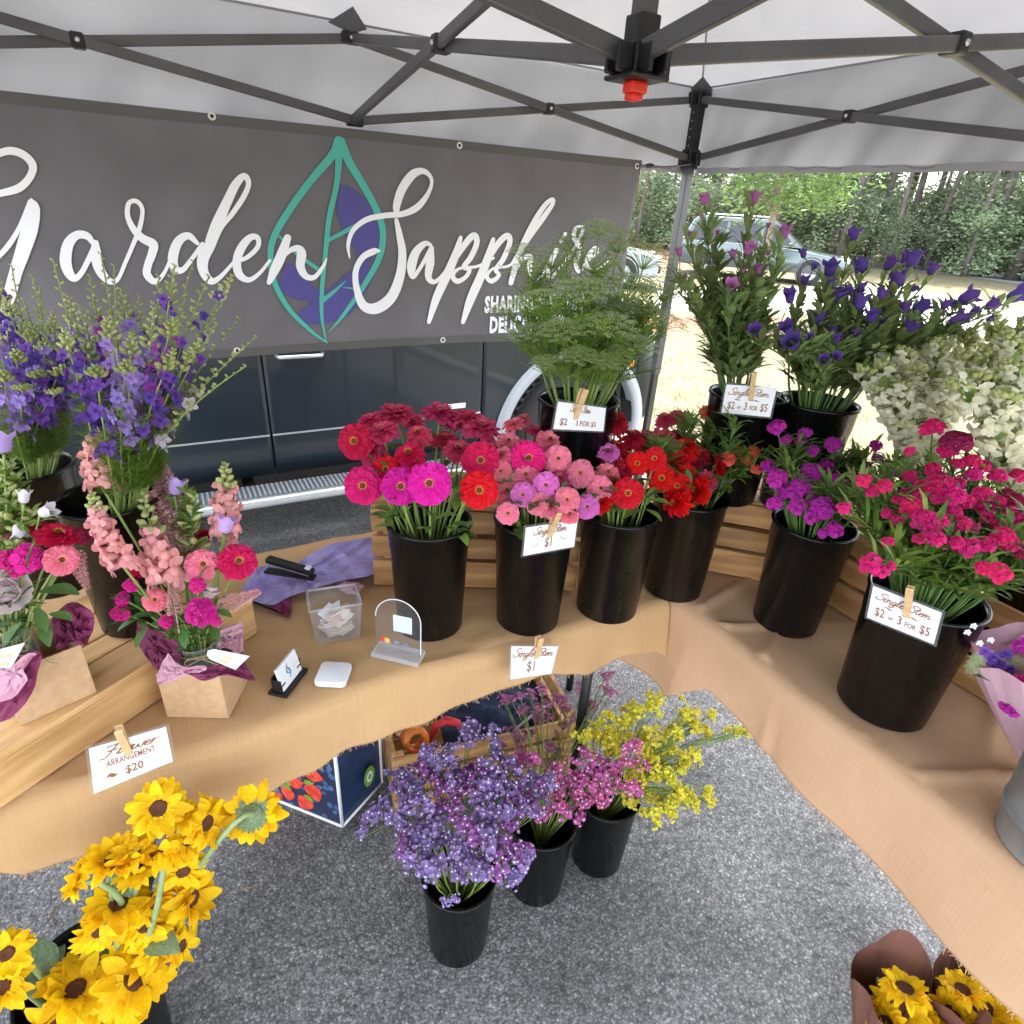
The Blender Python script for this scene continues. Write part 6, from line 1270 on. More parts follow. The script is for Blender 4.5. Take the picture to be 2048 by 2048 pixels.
# ------------------------------------------------------------------ bellflowers
def bell_mesh(v, m):
    k = ('bl', v, m.name)
    if k in MC: return MC[k]
    mb = MB(); n = 20; vs_ = []; prof = [(.12, 0), (.36, .10), (.46, .35), (.48, .7), (.56, .95), (.72, 1.12)]
    for i, (r_, z) in enumerate(prof):
        for j in range(n):
            a = 2*math.pi*j/n; lob = math.cos(5*a); rr = r_*(1+.10*lob*(i/5)**2); zz = z+(.16*lob if i == 5 else .03*lob if i == 4 else 0); vs_.append((rr*math.cos(a), rr*math.sin(a), zz))
    mb.add(vs_, [(i*n+j, i*n+(j+1) % n, (i+1)*n+(j+1) % n, (i+1)*n+j) for i in range(5) for j in range(n)]+[tuple(range(n))[::-1]])
    MC[k] = mb.mesh('bell', m, True); return MC[k]
def bellcal_mesh():
    if 'bc' in MC: return MC['bc']
    mb = MB()
    for j in range(5): leafshape(mb, rot('Z', j*1.2566) @ rot('X', 1.0), .62, .20, 2, .1)
    mb.lathe([(.06, -.12), (.17, -.02), (.14, .06)], 8); MC['bc'] = mb.mesh('calyx', M['leafy'] if 0 else M['leaf']); return MC['bc']
def bell(parent, p, d, s_, mk): 
    o = obj('bell', bell_mesh(0, M[mk]), parent, p-world_loc(parent), quatz(d) @ Matrix.Rotation(rnd.uniform(0, 6), 3, 'Z').to_quaternion()); o.scale = (s_*rnd.uniform(.85, 1.05), s_*rnd.uniform(.85, 1.05), s_); obj('calyx', bellcal_mesh(), o); return o
def bellflower(bk, heads, dz, mk, cn, nleaf=50, m='leaf', tall=None):
    """one branching stem whose bells sit at the listed points"""
    b = BK[bk]; t = (b+Vector((0, 0, BH+.2))-CAM).dot(_f)+dz; H_s = [pd(*cr((1348, 0), S7, x, y), t+rnd.uniform(-.03, .03)) for x, y, d in heads]
    root = thing('bellflower', None, 'flower', b+Vector((0, 0, .1)), 'bellflowers on the corner crate'); top = H_s[0]
    pts = stem_rim(root, b, top-Vector((0, 0, .02)), .0028, .0014, 'stemd', 12)
    mb = MB(); nleaf = int(nleaf*1.0); m = 'leafb'
    for (x, y, d), h in zip(heads, H_s):
        s_ = d*S7*t/FPX*.62; ax = (h-pts[len(pts)//2]).normalized(); dd = (ax+Vector((rnd.gauss(0, .25), rnd.gauss(0, .25), rnd.uniform(-.2, .3)))+(CAM-h).normalized()*.15).normalized()
        j = min(range(3, len(pts)), key=lambda i: abs((pts[i]-h).length-.05)); mb.tube(bez(pts[j], (pts[j]+h)/2+Vector((0, 0, -.006)), h-dd*s_*.1, 4), [.0012, .0012, .001, .001, .001], 4, caps=False)
        bell(root, h-dd*s_*.35, dd, s_, mk)
    mb.build('side_stems', M['stemd'], root, True); lf = MB()
    for j in range(nleaf):
        u = rnd.uniform(2.5, len(pts)-1.01); k = int(u); p = pts[k]+(pts[k+1]-pts[k])*(u-k); a = rnd.uniform(0, 6.28); d = Vector((math.cos(a), math.sin(a), rnd.uniform(.1, 1.2))).normalized()
        L = rnd.uniform(.022, .05); leafshape(lf, TRS(p+d*rnd.uniform(0, .018), d.to_track_quat('Y', 'Z')), L, L*.34, 3, .3)
    lf.build('leaves', M[m], root)
    buds_part(root, pts, len(pts)-4, 5, .0045, .003, 'bud', 2.0, .014)
    reg(root, bk, cn, top, 'the corner crate')
MVB = ('camp_mauve', 'mauve bellflower stem'); VVB = ('camp_violet', 'violet bellflower stem')
for hs, dz in [([(170, 1115, 80), (150, 1200, 30)], .0), ([(440, 1108, 85)], .02), ([(605, 1300, 95), (520, 1400, 40)], -.01), ([(410, 1385, 80), (325, 1412, 60)], -.03), ([(310, 1585, 85), (380, 1500, 30)], -.05), ([(50, 1570, 85), (30, 1400, 60)], .0), ([(460, 1500, 70)], -.02), ([(90, 1300, 40)], .04), ([(240, 1290, 34)], .03), ([(520, 1250, 34)], .04), ([(200, 1480, 34)], .0)]:
    bellflower('c1', hs, dz, *MVB, nleaf=80)
for i in range(9):
    bellflower('c1', [(rnd.uniform(0, 620), rnd.uniform(1440, 1780), 24)], rnd.uniform(-.08, .08), *MVB, nleaf=90)
for hs, dz in [([(985, 1312, 95)], .06), ([(1040, 1480, 100), (1010, 1500, 50)], .0), ([(1180, 1468, 95)], .02), ([(1310, 1450, 120), (1270, 1440, 70)], .0), ([(1418, 1500, 80)], .02), ([(1235, 1560, 120), (1195, 1590, 60)], -.02), ([(860, 1500, 110), (715, 1410, 60)], .0), ([(1140, 1635, 80), (1320, 1600, 50)], -.03), ([(1350, 1705, 110), (1275, 1715, 80)], -.02), ([(1600, 1655, 120), (1540, 1680, 50)], .0), ([(1870, 1640, 110), (1740, 1690, 90)], .0), ([(1550, 1770, 110), (1490, 1690, 70)], -.03), ([(1740, 1760, 60), (1650, 1720, 60)], -.01), ([(1290, 1830, 110)], -.05), ([(870, 1840, 90), (630, 1820, 100)], -.05), ([(800, 1770, 110), (900, 1650, 110)], -.03), ([(450, 1830, 90), (640, 1650, 100)], -.05), ([(1020, 1690, 120), (1030, 1600, 70)], -.01), ([(660, 1900, 130)], -.07), ([(890, 1650, 110), (950, 1620, 80)], -.02), ([(720, 1560, 70), (770, 1480, 50)], .02), ([(1090, 1760, 90)], -.04), ([(830, 1990, 80), (890, 1970, 70)], -.1), ([(1000, 1860, 70)], -.06)]:
    bellflower('c2', hs, dz, *VVB, nleaf=60)
for i in range(8): bellflower('c2', [(rnd.uniform(650, 1300), rnd.uniform(1560, 1900), 60)], rnd.uniform(-.08, .08), *VVB, nleaf=90)

# ------------------------------------------------------------------ green lace flower
def umbel_mesh(v):
    k = ('um', v)
    if k in MC: return MC[k]
    r = random.Random(v+77); mb = MB(); n = 30
    for i in range(n):
        a = i*2.4; rad = math.sqrt((i+.5)/n); tip = Vector((math.cos(a)*rad, math.sin(a)*rad, .55-.35*rad*rad)); mb.tube([(0, 0, -.15), tip*.6+Vector((0, 0, .02)), tip], .010, 3, caps=False, mi=1)
        for j in range(14):
            b = j*2.4; rr = .19*math.sqrt((j+.5)/14); p = tip+Vector((math.cos(b)*rr, math.sin(b)*rr, .05+r.uniform(0, .03))); s_ = r.uniform(.028, .045)
            mb.add([p+Vector((s_, 0, 0)), p+Vector((0, s_, .01)), p+Vector((-s_, 0, 0)), p+Vector((0, -s_, .01))], [(0, 1, 2, 3)]); mb.add([p+Vector((s_*.7, s_*.7, .012)), p+Vector((-s_*.7, s_*.7, .02)), p+Vector((-s_*.7, -s_*.7, .012)), p+Vector((s_*.7, -s_*.7, .02))], [(0, 1, 2, 3)])
    MC[k] = mb.mesh('umbel', [M['ammi'], M['stem']]); return MC[k]
def lace(x, y, d, dz):
    b = BK['ammi']; t = (b+Vector((0, 0, BH+.2))-CAM).dot(_f)+dz; h = pd(x*1.06, y*1.06, t); R_ = d*1.06*t/FPX/2
    root = thing('lace_flower', None, 'flower', b+Vector((0, 0, .1)), 'green lace flowers in the crate bucket'); out = Vector((h.x-b.x, h.y-b.y, 0)); n = (Z+out*2).normalized()
    o = obj('umbel', umbel_mesh(rnd.randrange(3)), root, h-world_loc(root), quatz(n) @ Matrix.Rotation(rnd.uniform(0, 6), 3, 'Z').to_quaternion()); o.scale = (R_, R_, R_)
    pts = stem_rim(root, b, h-n*R_*.12, .0026, .0015, 'stem', 12); mb = MB()
    for j in range(17):   # feathery divided leaves
        u = rnd.uniform(2.8, len(pts)-2); k = int(u); p = pts[k]+(pts[k+1]-pts[k])*(u-k); a = rnd.uniform(0, 6.28); d_ = Vector((math.cos(a), math.sin(a), rnd.uniform(.3, 1.3))).normalized(); L = rnd.uniform(.04, .09); sd_ = d_.cross(Z).normalized()
        mb.tube([p, p+d_*L], .0006, 3, caps=False)
        for q in range(5):
            c = p+d_*L*(.3+.7*q/5)
            for sg in (-1, 1): mb.add([c, c+(sd_*sg*.8+d_).normalized()*L*.28, c+(sd_*sg*.8+d_*1.9).normalized()*L*.25], [(0, 1, 2)])
    mb.build('feather_leaves', M['leafy'], root); reg(root, 'ammi', 'green lace flower', h, 'the crate bucket')
for x, y, d, dz in [(1100, 450, 60, .08), (1165, 470, 110, .06), (1040, 500, 110, .02), (1000, 520, 90, .0), (1120, 510, 120, .0), (1215, 500, 120, .04), (960, 590, 70, .0), (1020, 585, 110, -.05), (1100, 570, 130, -.06), (1185, 560, 130, -.03), (1250, 560, 110, .03), (1245, 620, 100, -.02), (1060, 635, 90, -.09), (1150, 630, 110, -.08), (1200, 660, 80, -.07), (1000, 640, 80, -.05), (1090, 680, 70, -.10), (1070, 470, 70, .07), (1270, 530, 70, .08), (1140, 690, 60, -.1), (985, 480, 60, .06), (1190, 600, 90, .02), (1030, 550, 100, .05), (1130, 440, 70, .1)]: lace(x, y, d, dz)
for i in range(14): lace(rnd.uniform(1010, 1225), rnd.uniform(560, 700), rnd.uniform(50, 80), rnd.uniform(-.1, .1))

# ------------------------------------------------------------------ statice
def statice_mesh(v, m, dots):
    k = ('stt', v, m.name)
    if k in MC: return MC[k]
    r = random.Random(v+21); mb = MB()
    for i in range(20):
        c = Vector((r.gauss(0, .42), r.gauss(0, .42), r.gauss(0, .25)+.2)); d = (c+Vector((0, 0, .6))).normalized(); T0 = TRS(c, quatz(d+Vector((r.gauss(0, .2), r.gauss(0, .2), 0))))
        s_ = r.uniform(.24, .34); n = 7; ring_ = [(s_*(1+.18*math.cos(j*3.1))*math.cos(2*math.pi*j/n), s_*(1+.18*math.sin(j*2.3))*math.sin(2*math.pi*j/n), .12) for j in range(n)]+[(.04, 0, -.06), (-.02, .035, -.06), (-.02, -.035, -.06)]
        fs = [(j, (j+1) % n, n) for j in range(n)]; mb.add(ring_, fs, T0, 0)
        if dots and i % 3 == 0:
            mb.lathe([(.0001, .22), (.10, .19), (.12, .12), (.05, .04)], 5, T0, 1)
    for i in range(7):
        a = i*2.4; mb.tube([(0, 0, -.9), (math.cos(a)*.2, math.sin(a)*.2, -.3), (math.cos(a)*.5, math.sin(a)*.5, .1)], .03, 3, caps=False, mi=2)
    MC[k] = mb.mesh('floret_cluster', [m, M['wdot'], M['stemd']]); return MC[k]
def statice(bk, x, y, d, mk, cn, dz, bunch, place, dots=True, ncl=1, hang=False, o=(680, 1348)):
    b = BK[bk]; t = (b+Vector((0, 0, BH+.05))-CAM).dot(_f)+dz; X, Y = cr(o, S7, x, y); h = pd(X, Y, t); R_ = d*S7*t/FPX/2*1.15
    root = thing('statice', None, 'flower', b+Vector((0, 0, .1)), 'statice in black buckets'); out = Vector((h.x-b.x, h.y-b.y, 0)); n = (Z*.7+out*4+(CAM-h).normalized()*.5).normalized()
    pts = stem_rim(root, b, h-n*R_*.6, .0016, .0011, 'stem'); sb = MB()
    for j in range(ncl):
        off = Vector((rnd.gauss(0, R_*.7), rnd.gauss(0, R_*.7), rnd.gauss(0, R_*.5))) if j else Vector((0, 0, 0)); p = h+off; nn = (n+Vector((rnd.gauss(0, .35), rnd.gauss(0, .35), rnd.gauss(0, .3)))).normalized()
        oo = obj('floret_cluster', statice_mesh(rnd.randrange(4), M[mk], dots), root, p-world_loc(root), quatz(nn) @ Matrix.Rotation(rnd.uniform(0, 6), 3, 'Z').to_quaternion()); s_ = R_*rnd.uniform(.55, .8) if j else R_*.8; oo.scale = (s_, s_, s_)
        k = rnd.randrange(max(4, len(pts)-4), len(pts)); sb.tube([pts[k-1], p-nn*s_*.8], .0009, 3, caps=False)
    sb.build('side_stems', M['stem'], root, True); reg(root, bunch, cn, h, place)
PLC = {'g1': 'the nearest statice bucket', 'g2': 'the middle statice bucket', 'g3': 'the far statice bucket'}
for x, y in [(690, 340), (720, 290), (845, 370), (500, 440), (600, 440), (380, 560), (460, 500), (560, 500), (440, 600), (530, 570), (640, 560), (330, 620), (430, 680), (560, 640), (660, 620), (740, 600), (700, 530), (810, 540), (890, 480), (880, 560), (820, 620), (960, 540), (950, 640), (250, 710), (190, 770), (370, 730), (470, 760), (560, 740), (650, 700), (760, 700), (850, 690), (900, 780), (340, 820), (440, 850), (540, 830), (640, 800), (730, 810), (830, 790), (930, 860), (360, 920), (450, 930), (550, 920), (640, 900), (740, 890), (840, 880), (930, 950), (370, 1020), (470, 1010), (560, 1020), (650, 990), (740, 990), (830, 970), (900, 1030), (640, 1090), (760, 1090), (500, 1080), (920, 1110), (970, 770), (1060, 760), (1120, 700), (1150, 620), (1090, 580), (1030, 600), (590, 1250), (990, 680), (1000, 1040)]:
    c = ('st_violet', 'violet statice sprig') if rnd.random() < .8 else ('st_plum', 'plum statice sprig'); dz = -.05+.20*max(0, (900-y)/700)-.05*max(0, (y-900)/200)
    statice('g1', x, y, 118 if y < 1200 else 80, c[0], c[1], dz+rnd.uniform(-.02, .02), 'g1', PLC['g1'], True, 3 if 450 < y < 1050 else 2)
for x, y in [(920, 155), (1000, 130), (1060, 110), (1120, 100), (1020, 200), (1100, 190), (1150, 170), (1230, 140), (1250, 190), (1330, 100), (1350, 180), (1080, 230), (1150, 240), (1280, 250), (1240, 290), (1040, 330), (980, 340), (940, 310), (890, 400), (1000, 410), (1150, 400), (1200, 430), (1460, 20), (1470, 90), (1400, 170)]:
    statice('g2', x, y, 80, 'st_rose', 'dusty rose statice sprig', .22-.0002*y+rnd.uniform(-.03, .03), 'g2r', PLC['g2'], False, 2)
for x, y in [(1070, 470), (1000, 490), (1200, 530), (1270, 560), (1350, 440), (1410, 470), (1470, 500), (1380, 530), (1440, 560), (1500, 560), (1320, 600), (1400, 620), (1480, 640), (1560, 620), (1240, 620), (1200, 680), (1290, 690), (1370, 700), (1450, 700), (1240, 760), (1310, 780), (1110, 780), (1590, 410), (1640, 490), (1640, 640), (1530, 510), (1190, 600)]:
    statice('g2', x, y, 100, 'st_pink', 'bright pink statice sprig', .03-.00008*y+rnd.uniform(-.02, .02), 'g2', PLC['g2'], True, 2)
for x, y in [(1350, 370), (1400, 320), (1440, 340), (1500, 260), (1540, 270), (1500, 350), (1560, 350), (1600, 200), (1600, 250), (1710, 130), (1720, 180), (1470, 400), (1530, 420), (1690, 350), (1740, 320), (1680, 400), (1740, 440), (1800, 420), (1640, 520), (1720, 500), (1780, 500), (1600, 560), (1650, 600), (1720, 580), (1790, 570), (1700, 660), (1770, 690), (1580, 700), (1850, 340), (1900, 260), (1930, 220), (1880, 510), (1900, 640), (1850, 680), (1820, 760), (1880, 700), (1920, 480), (1740, 760)]:
    statice('g3', x, y, 84, 'st_yellow', 'yellow statice sprig', .0+.00012*(500-y)+rnd.uniform(-.04, .04), 'g3', PLC['g3'], False, 4)
for x, y in [(60, 210), (100, 260), (160, 290), (200, 230), (30, 350), (60, 490), (50, 660), (190, 640), (210, 700), (120, 740), (300, 310), (350, 325), (400, 328), (120, 450), (130, 210), (180, 340), (0, 300)]:
    statice('g3', x, y, 66, 'st_yellow', 'yellow statice sprig', rnd.uniform(-.04, .04), 'g3', PLC['g3'], False, 3, o=(1348, 1348))
# ------------------------------------------------------------------ sunflowers
def sunpetal(v):
    k = ('sp', v)
    if k in MC: return MC[k]
    mb = MB(); r = random.Random(v); n = 5; vs_ = []; tw = r.uniform(-.5, .5); dr = (-.30, -.02, .22, -.5)[v % 4]
    for i in range(n+1):
        t = i/n; w_ = .185*math.sin(math.pi*min(.975, .12+.87*t))**.62; z = dr*t*t*.8+.05*math.sin(t*5+v); c = math.cos(tw*t); s_ = math.sin(tw*t)
        vs_ += [(-w_*c, t*.62, z-w_*s_+w_*.3), (0, t*.62, z), (w_*c, t*.62, z+w_*s_+w_*.3)]
    mb.add(vs_, [f for i in range(n) for f in ((3*i, 3*i+1, 3*i+4, 3*i+3), (3*i+1, 3*i+2, 3*i+5, 3*i+4))]); MC[k] = mb.mesh('petal', M['sunflower_petal'], True); return MC[k]
def sundisc():
    if 'sd' in MC: return MC['sd']
    mb = MB(); mb.lathe([(.0001, .03), (.14, .035), (.17, .075), (.30, .085), (.37, .04), (.38, -.02)], 22)
    for i in range(90):
        a = i*2.4; rr = .16+.20*math.sqrt(i/90); s_ = .016; p = Vector((rr*math.cos(a), rr*math.sin(a), .085-.04*max(0, (rr-.3)/.07)))
        mb.add([p+Vector((s_, 0, 0)), p+Vector((-s_*.5, s_*.87, 0)), p+Vector((-s_*.5, -s_*.87, 0)), p+Vector((0, 0, .045))], [(0, 1, 3), (1, 2, 3), (2, 0, 3)])
    MC['sd'] = mb.mesh('disc', mat('seed_disc', (.055, .018, .008), (.16, .055, .02), rough=.9, scale=40)); return MC['sd']
def sunback():
    if 'sb' in MC: return MC['sb']
    mb = MB(); mb.lathe([(.05, -.26), (.12, -.20), (.28, -.10), (.40, -.01), (.38, .02)], 20)
    for i in range(22):
        a = i*2.4; el = -.35 if i % 2 else -.05; leafshape(mb, rot('Z', a) @ Matrix.Translation((0, .28, -.05)) @ rot('X', el+.1*math.sin(i*3)), .34, .17, 3, .15)
    MC['sb'] = mb.mesh('sepals', M['leafg'], True); return MC['sb']
def sunflower(h, R_, n, root, npet=19, droop=0, spin=None):
    q = n.to_track_quat('Z', 'Y') @ Matrix.Rotation(rnd.uniform(0, 6) if spin is None else spin, 3, 'Z').to_quaternion()
    hd = obj('flower_head', sunback(), root, h-world_loc(root), q); hd.scale = (R_, R_, R_)
    dd = obj('disc', sundisc(), hd); dd.scale = (.82, .82, .82); droop = rnd.uniform(-.30, .45)
    for ring_, (m_, el0) in enumerate(((npet, .0), (npet-5, .28))):
        for i in range(m_):
            a = 2*math.pi*(i+rnd.uniform(-.3, .3))/m_+ring_*.15; el = el0+rnd.uniform(-.42, .40)+droop
            T = rot('Z', a) @ Matrix.Translation((0, .28, .012*ring_+.005*(i % 3))) @ rot('X', el) @ rot('Y', rnd.uniform(-.3, .3)); s_ = rnd.uniform(.88, 1.14)
            o = obj('petal', sunpetal(rnd.randrange(8)), hd, T.to_translation(), T.to_quaternion()); s_ *= 1.12; o.scale = (s_*1.0, s_, s_)
    return hd
q_ = pz(172, 1950, .30); SFB = Vector((q_.x, q_.y, .001)); BK['sf'] = bucket('big black bucket of sunflowers on the asphalt at bottom left', SFB.x, SFB.y, .001, h=.30, rr=.104, rb=.085)
def sf(x, y, d, ty, leaves=2):
    X, Y = cr((0, 1348), S7, x, y); t = FPX*.106/(d*S7); t = max(.93, min(1.16, t)); rd_ = ray(X, Y); t = min(t, (-1.60-CAM.y)/max(rd_.y, .05)); h = pd(X, Y, t); R_ = d*S7*t/FPX/2*1.02
    to = (CAM-h).normalized(); rg = _r; up_ = _u
    n = {'f': to+Z*.1, 'b': -to*.9+Z*.05+rg*.25, 'r': rg*1.1+to*.45, 'l': -rg*1.0+to*.4+Z*.2, 'u': up_*.80+to*.55, 'ub': up_*1.0-to*.35, 'd': -up_*.6+to*.8, 'rd': rg*.6-up_*.5+to*.5, 'ru': rg*.5+up_*.3+to*.6, 'lf': -rg*.3+to}[ty].normalized()
    root = thing('sunflower', None, 'flower', SFB+Vector((0, 0, .05)), 'sunflowers in the big black bucket'); sunflower(h, R_, n, root)
    b = SFB; base = Vector((b.x+(b.x-h.x)*.15, b.y+(b.y-h.y)*.15, .05)); d_ = Vector((h.x-b.x, h.y-b.y, 0)); L = d_.length; k = min(.085, L*.6)/max(L, 1e-4); rim = Vector((b.x+d_.x*k, b.y+d_.y*k, .31))
    end = h-n*R_*.22; q = [base, (base+rim)/2]+bez(rim, end-n*.09+Z*.02 if (end-rim).length > .12 else (rim+end)/2, end, 8)
    mb = MB(); mb.tube(q, [.0052-.0012*i/(len(q)-1) for i in range(len(q))], 8, caps=False); mb.build('stem', mat('thick_stem', (.20, .29, .11), (.30, .38, .18), rough=.6, scale=40), root, True)
    for i in range(leaves):
        p = q[rnd.randrange(3, len(q)-2)]; add_leaf(root, p, Vector((rnd.uniform(-1, 1), rnd.uniform(-1, 1), rnd.uniform(-.4, .5))), rnd.uniform(.05, .08), 'heart', 'leafg', .75)
    reg(root, 'sf', 'sunflower '+{'f': 'facing the viewer', 'b': 'seen from behind', 'lf': 'facing the viewer'}.get(ty, 'turned aside'), h, 'the sunflower bucket')
for a in [(875, 742, 305, 'f', 0), (1395, 772, 315, 'b', 0), (1140, 820, 290, 'r', 1), (1000, 790, 200, 'u', 0), (905, 985, 270, 'ub', 1), (1030, 920, 220, 'r', 0), (620, 1035, 300, 'u', 1), (740, 990, 230, 'u', 0), (1010, 1090, 250, 'd', 1), (440, 1140, 220, 'l', 1), (655, 1270, 350, 'u', 1), (850, 1260, 240, 'rd', 1), (545, 1420, 260, 'd', 1), (800, 1390, 280, 'd', 1), (1060, 1240, 300, 'r', 0), (1000, 1500, 220, 'r', 0), (860, 1480, 290, 'r', 0), (40, 1545, 250, 'lf', 2), (15, 1730, 270, 'lf', 2), (420, 1740, 380, 'u', 2), (740, 1680, 400, 'ru', 1), (330, 1900, 340, 'd', 1), (640, 1890, 340, 'rd', 1), (480, 1860, 280, 'r', 1), (560, 1780, 280, 'ru', 0), (780, 1560, 260, 'ru', 0), (760, 1080, 230, 'u', 1)]: sf(*a)

def paper_cone(name, label, apex, mouth, r_, m, folds=5, jag=.18, cat='bouquet', spread=1.0, parent=None, cut=None, seed=1):
    apex, mouth = Vector(apex), Vector(mouth); ax = (mouth-apex); L = ax.length; q = quatz(ax); rr = random.Random(seed); n = 40; k = 8
    ph = [rr.uniform(0, 6.28) for _ in range(4)]; vs_ = []
    for i in range(k+1):
        t = i/k
        for j in range(n+1):
            a = 2*math.pi*j/n*1.04; R0 = r_*(.16+.84*t**.9)*(1+.07*math.sin(a*folds+ph[0])*t+.04*math.sin(a*9+ph[1])*t)*(1+.02*j/n)
            z = L*t+(L*jag*(abs(math.sin(a*1.5+ph[2]))-.4)+L*.05*math.sin(a*4+ph[3]))*t**3
            vs_.append((R0*math.cos(a), R0*math.sin(a), z))
    mb = MB(); mb.add(vs_, [(i*(n+1)+j, i*(n+1)+j+1, (i+1)*(n+1)+j+1, (i+1)*(n+1)+j) for i in range(k) for j in range(n)], TRS(apex, q)); return mb.build(name, m, parent, False, solid=.0008)
# brown paper wrapped sunflowers, bottom right
for idx, (px_, py_, lab, heads) in enumerate([(1815, 2015, 'sunflower bouquet in dark brown paper, left one at the bottom right corner', [(1810, 1978, 78, 'b'), (1800, 2020, 90, 'f'), (1850, 2035, 80, 'r'), (1775, 2050, 80, 'l'), (1840, 2060, 90, 'f')]),
                                              (1975, 2010, 'sunflower bouquet in brown paper, right one at the bottom right corner', [(1925, 1980, 70, 'b'), (1960, 2010, 105, 'u'), (2010, 2000, 110, 'f'), (1985, 2040, 90, 'f'), (1905, 2030, 80, 'l'), (2040, 2040, 100, 'f')])]):
    T0 = 1.02; c_ = pd(px_, py_+15, T0); root = thing('wrapped_bouquet', lab, 'bouquet', (c_.x, c_.y, c_.z-.30), 'wrapped sunflower bouquets')
    paper_cone('paper_wrap', None, (c_.x+.01, c_.y-.02, c_.z-.30), (c_.x, c_.y, c_.z+.02), .088, M['brownpaper'], 3, .30, parent=root, seed=idx+4)
    for i, (hx, hy, d, ty) in enumerate(heads):
        h = pd(hx, hy, T0-.03+.012*(i % 3)); to = (CAM-h).normalized(); n = {'f': to+Z*.3, 'b': Z*.5+_u*.7-to*.05, 'u': Z+to*.3, 'r': _r*.8+to*.5, 'l': -_r*.8+to*.6}[ty].normalized(); R_ = d*T0/FPX/2*1.15
        f = obj('sunflower', None, root, h-world_loc(root)); 
        hd = obj('flower_head', sunback(), root, h-world_loc(root), n.to_track_quat('Z', 'Y')); hd.scale = (R_,)*3; bpy.data.objects.remove(f); obj('disc', sundisc(), hd)
        for ring_, (m_, el0) in enumerate(((19, .15), (13, .42))):
            for j in range(m_):
                T = rot('Z', 2*math.pi*(j+rnd.uniform(-.3, .3))/m_+ring_*.15) @ Matrix.Translation((0, .34, .012*ring_)) @ rot('X', el0+rnd.uniform(-.2, .2)); o = obj('petal', sunpetal(rnd.randrange(8)), hd, T.to_translation(), T.to_quaternion())
    mb = MB(); 
    for i in range(6): p = c_+Vector((rnd.uniform(-.05, .05), rnd.uniform(-.05, .05), rnd.uniform(-.05, .01))); add_leaf(root, p, Vector((rnd.uniform(-1, 1), rnd.uniform(-1, 1), .9)), .06, 'leaf', 'leafg', 1.3)
q_ = pd(1900, 2040, 1.02); BK['wb'] = bucket('black bucket holding the paper wrapped sunflower bouquets', q_.x+.02, q_.y-.06, .001, h=.24, rr=.12, rb=.10)

# ------------------------------------------------------------------ kraft boxes with jar arrangements
def frame_at(p, q): e = (Vector(q)-Vector(p)); e.z = 0; e.normalize(); return e, Vector((-e.y, e.x, 0))
def kbox(t, p, q, dpt, z0, h):
    e1, e2 = frame_at(p, q); w_ = (Vector(q)-Vector(p)).length; P = Vector((p[0], p[1], z0)); A_ = P; B_ = P+e1*w_; C2 = B_+e2*dpt; D2 = A_+e2*dpt; hh = Z*h
    for a, b in ((A_, B_), (B_, C2), (C2, D2), (D2, A_)): mb = MB(); mb.add([a, b, b+hh, a+hh], [(0, 1, 2, 3)]); mb.build('box_side', M['kraft'], t, solid=.0022)
    mb = MB(); mb.add([A_+Z*.002, B_+Z*.002, C2+Z*.002, D2+Z*.002], [(0, 1, 2, 3)]); mb.build('box_floor', M['kraft'], t); return (A_+C2)/2
def jar(t, c, z0, h=.105, r_=.036):
    mb = MB(); T = TRS((c.x, c.y, z0)); mb.lathe([(.0001, 0), (r_, 0), (r_+.001, .004), (r_+.001, h*.80), (r_*.86, h*.88), (r_*.86, h), (r_*.90, h), (r_*.90, h*.97)], 28, T); j = mb.build('jar_glass', M['glass'], t, True)
    mb = MB(); mb.lathe([(.0001, .004), (r_-.002, .004), (r_-.002, h*.72), (.0001, h*.72)], 24, T); mb.build('water', mat('murky_water', (.05, .07, .04), rough=.05, alpha=.35), t, True)
    mb = MB(); mb.tube([(c.x+(r_*.9+.0015)*math.cos(a), c.y+(r_*.9+.0015)*math.sin(a), z0+h*.90+.001*math.sin(a*3)) for a in [k*2*math.pi/20 for k in range(21)]], .0012, 5)
    f = (CAM-Vector((c.x, c.y, z0+h))); f.z = 0; f.normalize(); s_ = Vector((-f.y, f.x, 0)); k0 = Vector((c.x, c.y, z0+h*.9))+f*(r_+.002)
    for sg in (1, -1): mb.tube(bez(k0, k0+s_*sg*.03+Z*.012, k0+s_*sg*.022-Z*.004+f*.004, 5)+bez(k0+s_*sg*.022-Z*.004+f*.004, k0+s_*sg*.01-Z*.004, k0, 3)[1:], .0010, 4)
    mb.tube(bez(k0, k0+s_*.03-Z*.02+f*.01, k0+s_*.05-Z*.03+f*.03, 5), .0010, 4)
    mb.build('twine', mat('jute_twine', (.45, .33, .20), (.58, .44, .28), rough=.9, scale=200), t); return k0
